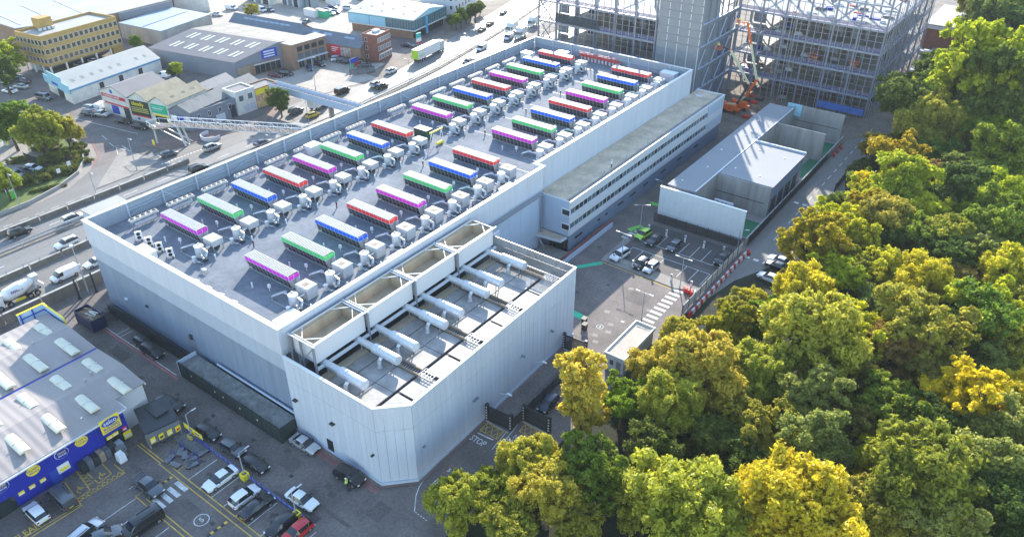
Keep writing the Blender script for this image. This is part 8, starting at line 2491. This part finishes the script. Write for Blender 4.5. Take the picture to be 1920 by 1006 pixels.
SH = {'willow': ['willow_a', 'willow_b'], 'gold': ['willow_b', 'tall'], 'yellow': ['lumpy', 'lumpy_b'], 'bright': ['lumpy', 'lumpy_b', 'round'], 'green': ['round', 'lumpy', 'broad'], 'dark': ['broad', 'round'], 'grey': ['lumpy_b', 'round', 'lumpy'], 'olive': ['willow_a', 'broad', 'lumpy'], 'russet': ['broad', 'lumpy_b'], 'orange': ['lumpy', 'lumpy_b'], 'yg': ['willow_b', 'lumpy']}
KN = {'willow': 'yellowish willow', 'gold': 'golden willow', 'yellow': 'bright yellow tree', 'bright': 'fresh green tree', 'green': 'mid green tree', 'dark': 'dark green tree', 'grey': 'grey-green tree', 'olive': 'olive tree', 'russet': 'brownish russet tree', 'orange': 'orange-olive tree', 'yg': 'yellow-green tree'}
TREES = [
    # near left group beside the lane
    (858, 933, 50, 'willow', 'leaning over the lane at the left tip of the wood'), (934, 915, 44, 'green', 'tucked between two willows at the left tip of the wood'), (998, 863, 58, 'willow', 'below the nearer gates'), (1027, 925, 56, 'willow', 'at the bottom edge behind the left tip'), (1115, 878, 62, 'green', 'below the golden willow'),
    (1092, 748, 42, 'gold', 'right beside the gates and blue car'), (1167, 745, 48, 'bright', 'between the golden willow and the gatehouse'), (960, 985, 45, 'olive', 'at the bottom edge of the left group'), (1085, 985, 45, 'olive', 'at the bottom edge under the mid green tree'),
    (1232, 700, 46, 'willow', 'covering the gatehouse corner'), (1313, 685, 76, 'willow', 'largest crown right of the gatehouse'), (1261, 755, 58, 'willow', 'below the largest willow by the gatehouse'), (1418, 694, 60, 'willow', 'right of the largest willow'), (1362, 612, 44, 'orange', 'by the hoarding fence end'), (1275, 622, 34, 'willow', 'small, beside the crossing and lamp'), (1436, 597, 38, 'bright', 'slim, behind the orange-olive one'),
    (1530, 620, 82, 'willow', 'broad, in the middle of the wood'), (1605, 632, 58, 'yg', 'right of the broad middle willow'), (1520, 747, 62, 'grey', 'pale, in the hollow of the wood'), (1535, 830, 60, 'grey', 'below the pale hollow tree'), (1418, 808, 60, 'olive', 'in the dark hollow below the willows'), (1593, 793, 45, 'russet', 'beside the hollow'), (1675, 766, 55, 'green', 'pointed, standing alone right of the hollow'),
    (1815, 741, 64, 'yellow', 'brightest crown near the right edge'), (1899, 745, 40, 'yg', 'at the right edge by the brightest crown'), (1885, 820, 58, 'grey', 'at the right edge below the yellow crown'), (1640, 866, 38, 'yellow', 'small, low in the wood'), (1733, 878, 86, 'olive', 'very broad, low in the wood'), (1868, 890, 62, 'grey', 'right of the very broad olive'),
    (1763, 970, 64, 'grey', 'at the bottom edge right of centre'), (1897, 965, 55, 'dark', 'in the bottom right corner'), (1290, 955, 92, 'willow', 'very broad at the bottom edge'), (1483, 957, 92, 'yg', 'very broad beside the bottom willow'), (1407, 936, 34, 'grey', 'small, between the two broad bottom crowns'), (1628, 960, 52, 'olive', 'at the bottom edge right of the broad yellow-green one'), (1308, 905, 44, 'willow', 'peeping over the broad bottom willow'), (1459, 905, 40, 'yg', 'peeping over the broad bottom crown'),
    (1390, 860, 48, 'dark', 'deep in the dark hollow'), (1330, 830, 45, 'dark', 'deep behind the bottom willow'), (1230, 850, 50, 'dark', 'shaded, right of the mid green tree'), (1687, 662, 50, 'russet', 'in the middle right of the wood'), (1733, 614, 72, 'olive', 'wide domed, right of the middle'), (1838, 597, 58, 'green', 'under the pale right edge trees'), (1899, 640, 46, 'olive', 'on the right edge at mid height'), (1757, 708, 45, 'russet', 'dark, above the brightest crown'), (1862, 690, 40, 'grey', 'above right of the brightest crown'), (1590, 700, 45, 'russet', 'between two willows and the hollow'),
    (1388, 583, 38, 'olive', 'overhanging the red and white barrier row'), (1408, 566, 26, 'yg', 'between the barrier row and the parked white cars'),
    # behind the parked white cars, up the lane
    (1530, 446, 58, 'orange', 'domed, beside the lane near the white cars'), (1551, 414, 42, 'yellow', 'beside the lane at the top of the orange dome'), (1603, 438, 48, 'yg', 'right of the orange dome'), (1646, 412, 46, 'olive', 'brownish, above the yellow-green row'), (1626, 390, 36, 'orange', 'up the lane behind the brownish olive'), (1716, 442, 42, 'green', 'in the second row from the lane'), (1776, 450, 42, 'olive', 'in the third row from the lane'), (1737, 409, 36, 'yg', 'small, above the second row'), (1815, 408, 38, 'bright', 'at right, above the third row'), (1877, 410, 55, 'green', 'on the right edge above the pale olive'), (1848, 480, 45, 'grey', 'by the right edge above the pale olive'), (1901, 520, 46, 'yg', 'pale, on the right edge'),
    (1669, 510, 48, 'yg', 'in the bright band across the wood'), (1722, 525, 46, 'yg', 'at the right of the bright band'), (1558, 514, 46, 'yg', 'at the left of the bright band'), (1510, 552, 50, 'yg', 'where the bright band meets the lane'), (1606, 508, 42, 'olive', 'dull, inside the bright band'), (1782, 525, 34, 'russet', 'right of the bright band'), (1848, 572, 54, 'yg', 'low domed, right of the bright band'), (1490, 522, 24, 'russet', 'small, beside the white cars'),
    # far right, up to the steel frame
    (1842, 112, 74, 'bright', 'tallest, right of the steel frame'), (1903, 118, 62, 'green', 'on the top right edge'), (1868, 175, 60, 'dark', 'under the tallest green tree'), (1750, 222, 52, 'olive', 'at the foot of the steel frame, rounded'), (1780, 190, 48, 'dark', 'behind the rounded olive'), (1702, 190, 48, 'dark', 'against the frame corner'), (1748, 150, 46, 'dark', 'behind the frame corner'), (1684, 288, 44, 'orange', 'feathery, where the lane bends'), (1702, 347, 50, 'bright', 'sunlit, below the feathery one'), (1642, 348, 30, 'yellow', 'small, next to the lane bend'), (1617, 338, 24, 'green', 'small, at the lane edge'), (1803, 350, 46, 'dark', 'right of the sunlit one'), (1748, 345, 40, 'russet', 'brown, behind the sunlit one'), (1757, 293, 34, 'green', 'small, behind the feathery one'), (1824, 320, 38, 'grey', 'between dark and sunlit trees at right'), (1884, 296, 56, 'green', 'broad, at the right edge up the wood'), (1884, 262, 42, 'bright', 'light topped, at the right edge up the wood'), (1838, 250, 40, 'green', 'left of the light topped one'), (1905, 202, 40, 'olive', 'grey toned, on the right edge up the wood'), (1640, 272, 24, 'russet', 'small, by the stacked goods at the lane bend'), (1694, 262, 24, 'russet', 'small, behind the feathery one'), (1871, 373, 46, 'yg', 'on the right above the green edge tree'), (1817, 388, 34, 'bright', 'small, left of the right edge'), (1776, 378, 34, 'dark', 'small, under the dark tree'),
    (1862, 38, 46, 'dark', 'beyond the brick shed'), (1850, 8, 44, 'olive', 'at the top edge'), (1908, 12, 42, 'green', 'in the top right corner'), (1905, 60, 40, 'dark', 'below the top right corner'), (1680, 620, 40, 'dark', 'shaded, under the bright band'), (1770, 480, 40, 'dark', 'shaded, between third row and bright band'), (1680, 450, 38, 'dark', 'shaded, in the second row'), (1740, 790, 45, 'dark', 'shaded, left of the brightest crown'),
]
for i, (u, v, rp, kd, lb) in enumerate(TREES):
    tree(u, v, rp, kd, SH[kd][i % len(SH[kd])], '%s %s' % (KN[kd], lb), 'trees of the wood', hs=1.25 if 'tallest' in lb or kd == 'gold' else 1.0)
# younger trees close the gaps between the big crowns
edge_x = lambda y: 76 if y < 0 else (74 if y < 36 else (81 if y < 62 else (84 if y < 150 else 88 + (y - 150) * 0.22)))
for gy in np.arange(-44, 250, 5.2):
    for gx in np.arange(68, 215, 5.2):
        x, y = gx + random.uniform(-1.8, 1.8), gy + random.uniform(-1.8, 1.8)
        if x < edge_x(y) + 3.0:
            continue
        q = _CR.transposed() @ (Vector((x, y, 4)) - CAM)
        if q.z > -5:
            continue
        uu, vv = 960 - q.x / q.z * FPX, 503 + q.y / q.z * FPX
        if not (-20 < uu < 1990 and -20 < vv < 1090):
            continue
        rr = random.uniform(3.0, 4.4)
        if any((x - a) ** 2 + (y - b) ** 2 < (0.62 * (rr + c)) ** 2 for a, b, c in PLACED):
            continue
        kd = random.choice(['olive', 'willow', 'green', 'yg', 'grey', 'olive', 'green'])
        tree(0, 0, 0, kd, random.choice(SH[kd]), 'young %s filling a gap between taller crowns of the wood' % KN[kd], 'young gap trees, ' + kd, at=(x, y), rad=rr)
for (u, v, rp, kd, shp, lb) in ((72, 236, 34, 'olive', 'willow_a', 'drooping olive birch in the middle of the roundabout garden'), (122, 244, 21, 'olive', 'willow_b', 'smaller drooping birch at the right of the garden'), (14, 228, 30, 'green', 'round', 'mid green tree at the left edge of the garden'), (3, 334, 24, 'green', 'round', 'dark green tree at the left edge above the totem'), (6, 98, 24, 'yg', 'lumpy', 'yellow-green tree at the left edge by the ochre office'), (2, 130, 22, 'dark', 'broad', 'dark tree at the left edge under the yellow-green one'), (523, 186, 20, 'dark', 'round', 'dark green tree in front of the mural house'), (332, 128, 10, 'yg', 'round', 'small yellow shrub tree behind the gabled shops'), (320, 134, 8, 'dark', 'round', 'small dark bush beside the yellow shrub'), (255, 78, 10, 'green', 'round', 'small bush at the end of the ochre office'), (470, 18, 12, 'olive', 'lumpy', 'ragged tree in the back yard')):
    tree(u, v, rp, kd, shp, lb, 'trees of the estate')
for k in range(7):
    tree(846 + 9 * k, 38 - 4.5 * k + (k % 2) * 3, 9 + (k % 3) * 2, ['dark', 'green', 'dark'][k % 3], ['round', 'broad'][k % 2], 'scrubby bush on the verge below the pale block', 'verge bushes')


def hedge(label, u, v, lx, ly, h, rz, kd='hedge', seed=1):
    p = G(u, v, h / 2)
    vs, tone = leaf_cloud([(0, 0, h * 0.45), (lx * 0.3, 0, h * 0.45), (-lx * 0.3, 0, h * 0.45)], [(lx * 0.45, ly / 2, h * 0.55)] * 3, int(900 + 260 * lx * ly), 0.24, seed)
    t = thing('hedge', label, 'hedge', (p.x, p.y, 0), rz, 'clipped garden hedges')
    put('foliage', cloud_mesh('foliage', vs, tone, LEAF[kd]), t)
    put('stem_bed', MB().box(-lx * 0.6, -ly * 0.35, 0.05, lx * 0.6, ly * 0.35, h * 0.35).mesh('stem_bed', M['bark']), t)


for k, (u, v, lx, ly, h, a, lb) in enumerate(((106, 296, 6.5, 4.5, 2.6, 60, 'big rounded clipped hedge in the garden'), (98, 322, 8.0, 2.6, 1.6, 62, 'long clipped hedge beside the parked cars'), (40, 342, 6.5, 2.8, 1.9, 70, 'rounded hedge above the totem lawn'), (66, 335, 5, 2.4, 1.5, 65, 'middle hedge linking the long and rounded ones'), (134, 280, 3.6, 2.6, 1.4, 50, 'low clipped bush right of the birch'), (152, 286, 2.6, 2.2, 1.3, 60, 'small clipped bush at the kerb bend'), (138, 306, 6, 2.4, 1.2, 75, 'low bush belt along the garden wall'), (120, 325, 4, 1.8, 0.9, 70, 'low planting near the white road sign'), (92, 352, 5, 1.4, 0.7, 65, 'scrubby planting along the dry lawn edge'), (86, 272, 5, 4, 2.4, 30, 'loose shrub mass under the birch'), (150, 271, 2.4, 2.0, 1.2, 40, 'round bush topmost at the kerb'), (38, 300, 4.5, 2.6, 1.4, 45, 'dark shrub bed by the drive'))):
    hedge(lb, u, v, lx, ly, h, R(a), seed=40 + k)
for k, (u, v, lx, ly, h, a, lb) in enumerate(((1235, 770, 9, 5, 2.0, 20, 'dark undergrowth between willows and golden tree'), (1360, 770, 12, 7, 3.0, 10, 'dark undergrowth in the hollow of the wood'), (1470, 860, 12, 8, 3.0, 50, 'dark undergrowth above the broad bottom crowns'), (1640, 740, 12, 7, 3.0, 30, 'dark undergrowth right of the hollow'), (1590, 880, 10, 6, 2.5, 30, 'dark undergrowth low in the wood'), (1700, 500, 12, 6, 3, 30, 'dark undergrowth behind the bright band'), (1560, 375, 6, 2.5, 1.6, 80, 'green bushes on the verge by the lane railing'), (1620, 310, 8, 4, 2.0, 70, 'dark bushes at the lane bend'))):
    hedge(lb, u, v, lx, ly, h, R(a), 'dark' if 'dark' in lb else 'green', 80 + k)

# ================================================================ air
hz = MB().box(-405, -150, -1.0, 405, 465, 80.0)
haze = put('haze', hz.mesh('haze', []))
haze['kind'] = 'stuff'
hm = bpy.data.materials.new('haze')
hm.use_nodes = True
n, l = hm.node_tree.nodes, hm.node_tree.links
for q in list(n):
    n.remove(q)
o_ = n.new('ShaderNodeOutputMaterial')
pv = n.new('ShaderNodeVolumePrincipled')
pv.inputs['Color'].default_value = (0.8, 0.9, 1.0, 1)
pv.inputs['Density'].default_value = 0.0001
pv.inputs['Anisotropy'].default_value = 0.1
l.new(pv.outputs[0], o_.inputs['Volume'])
haze.data.materials.append(hm)
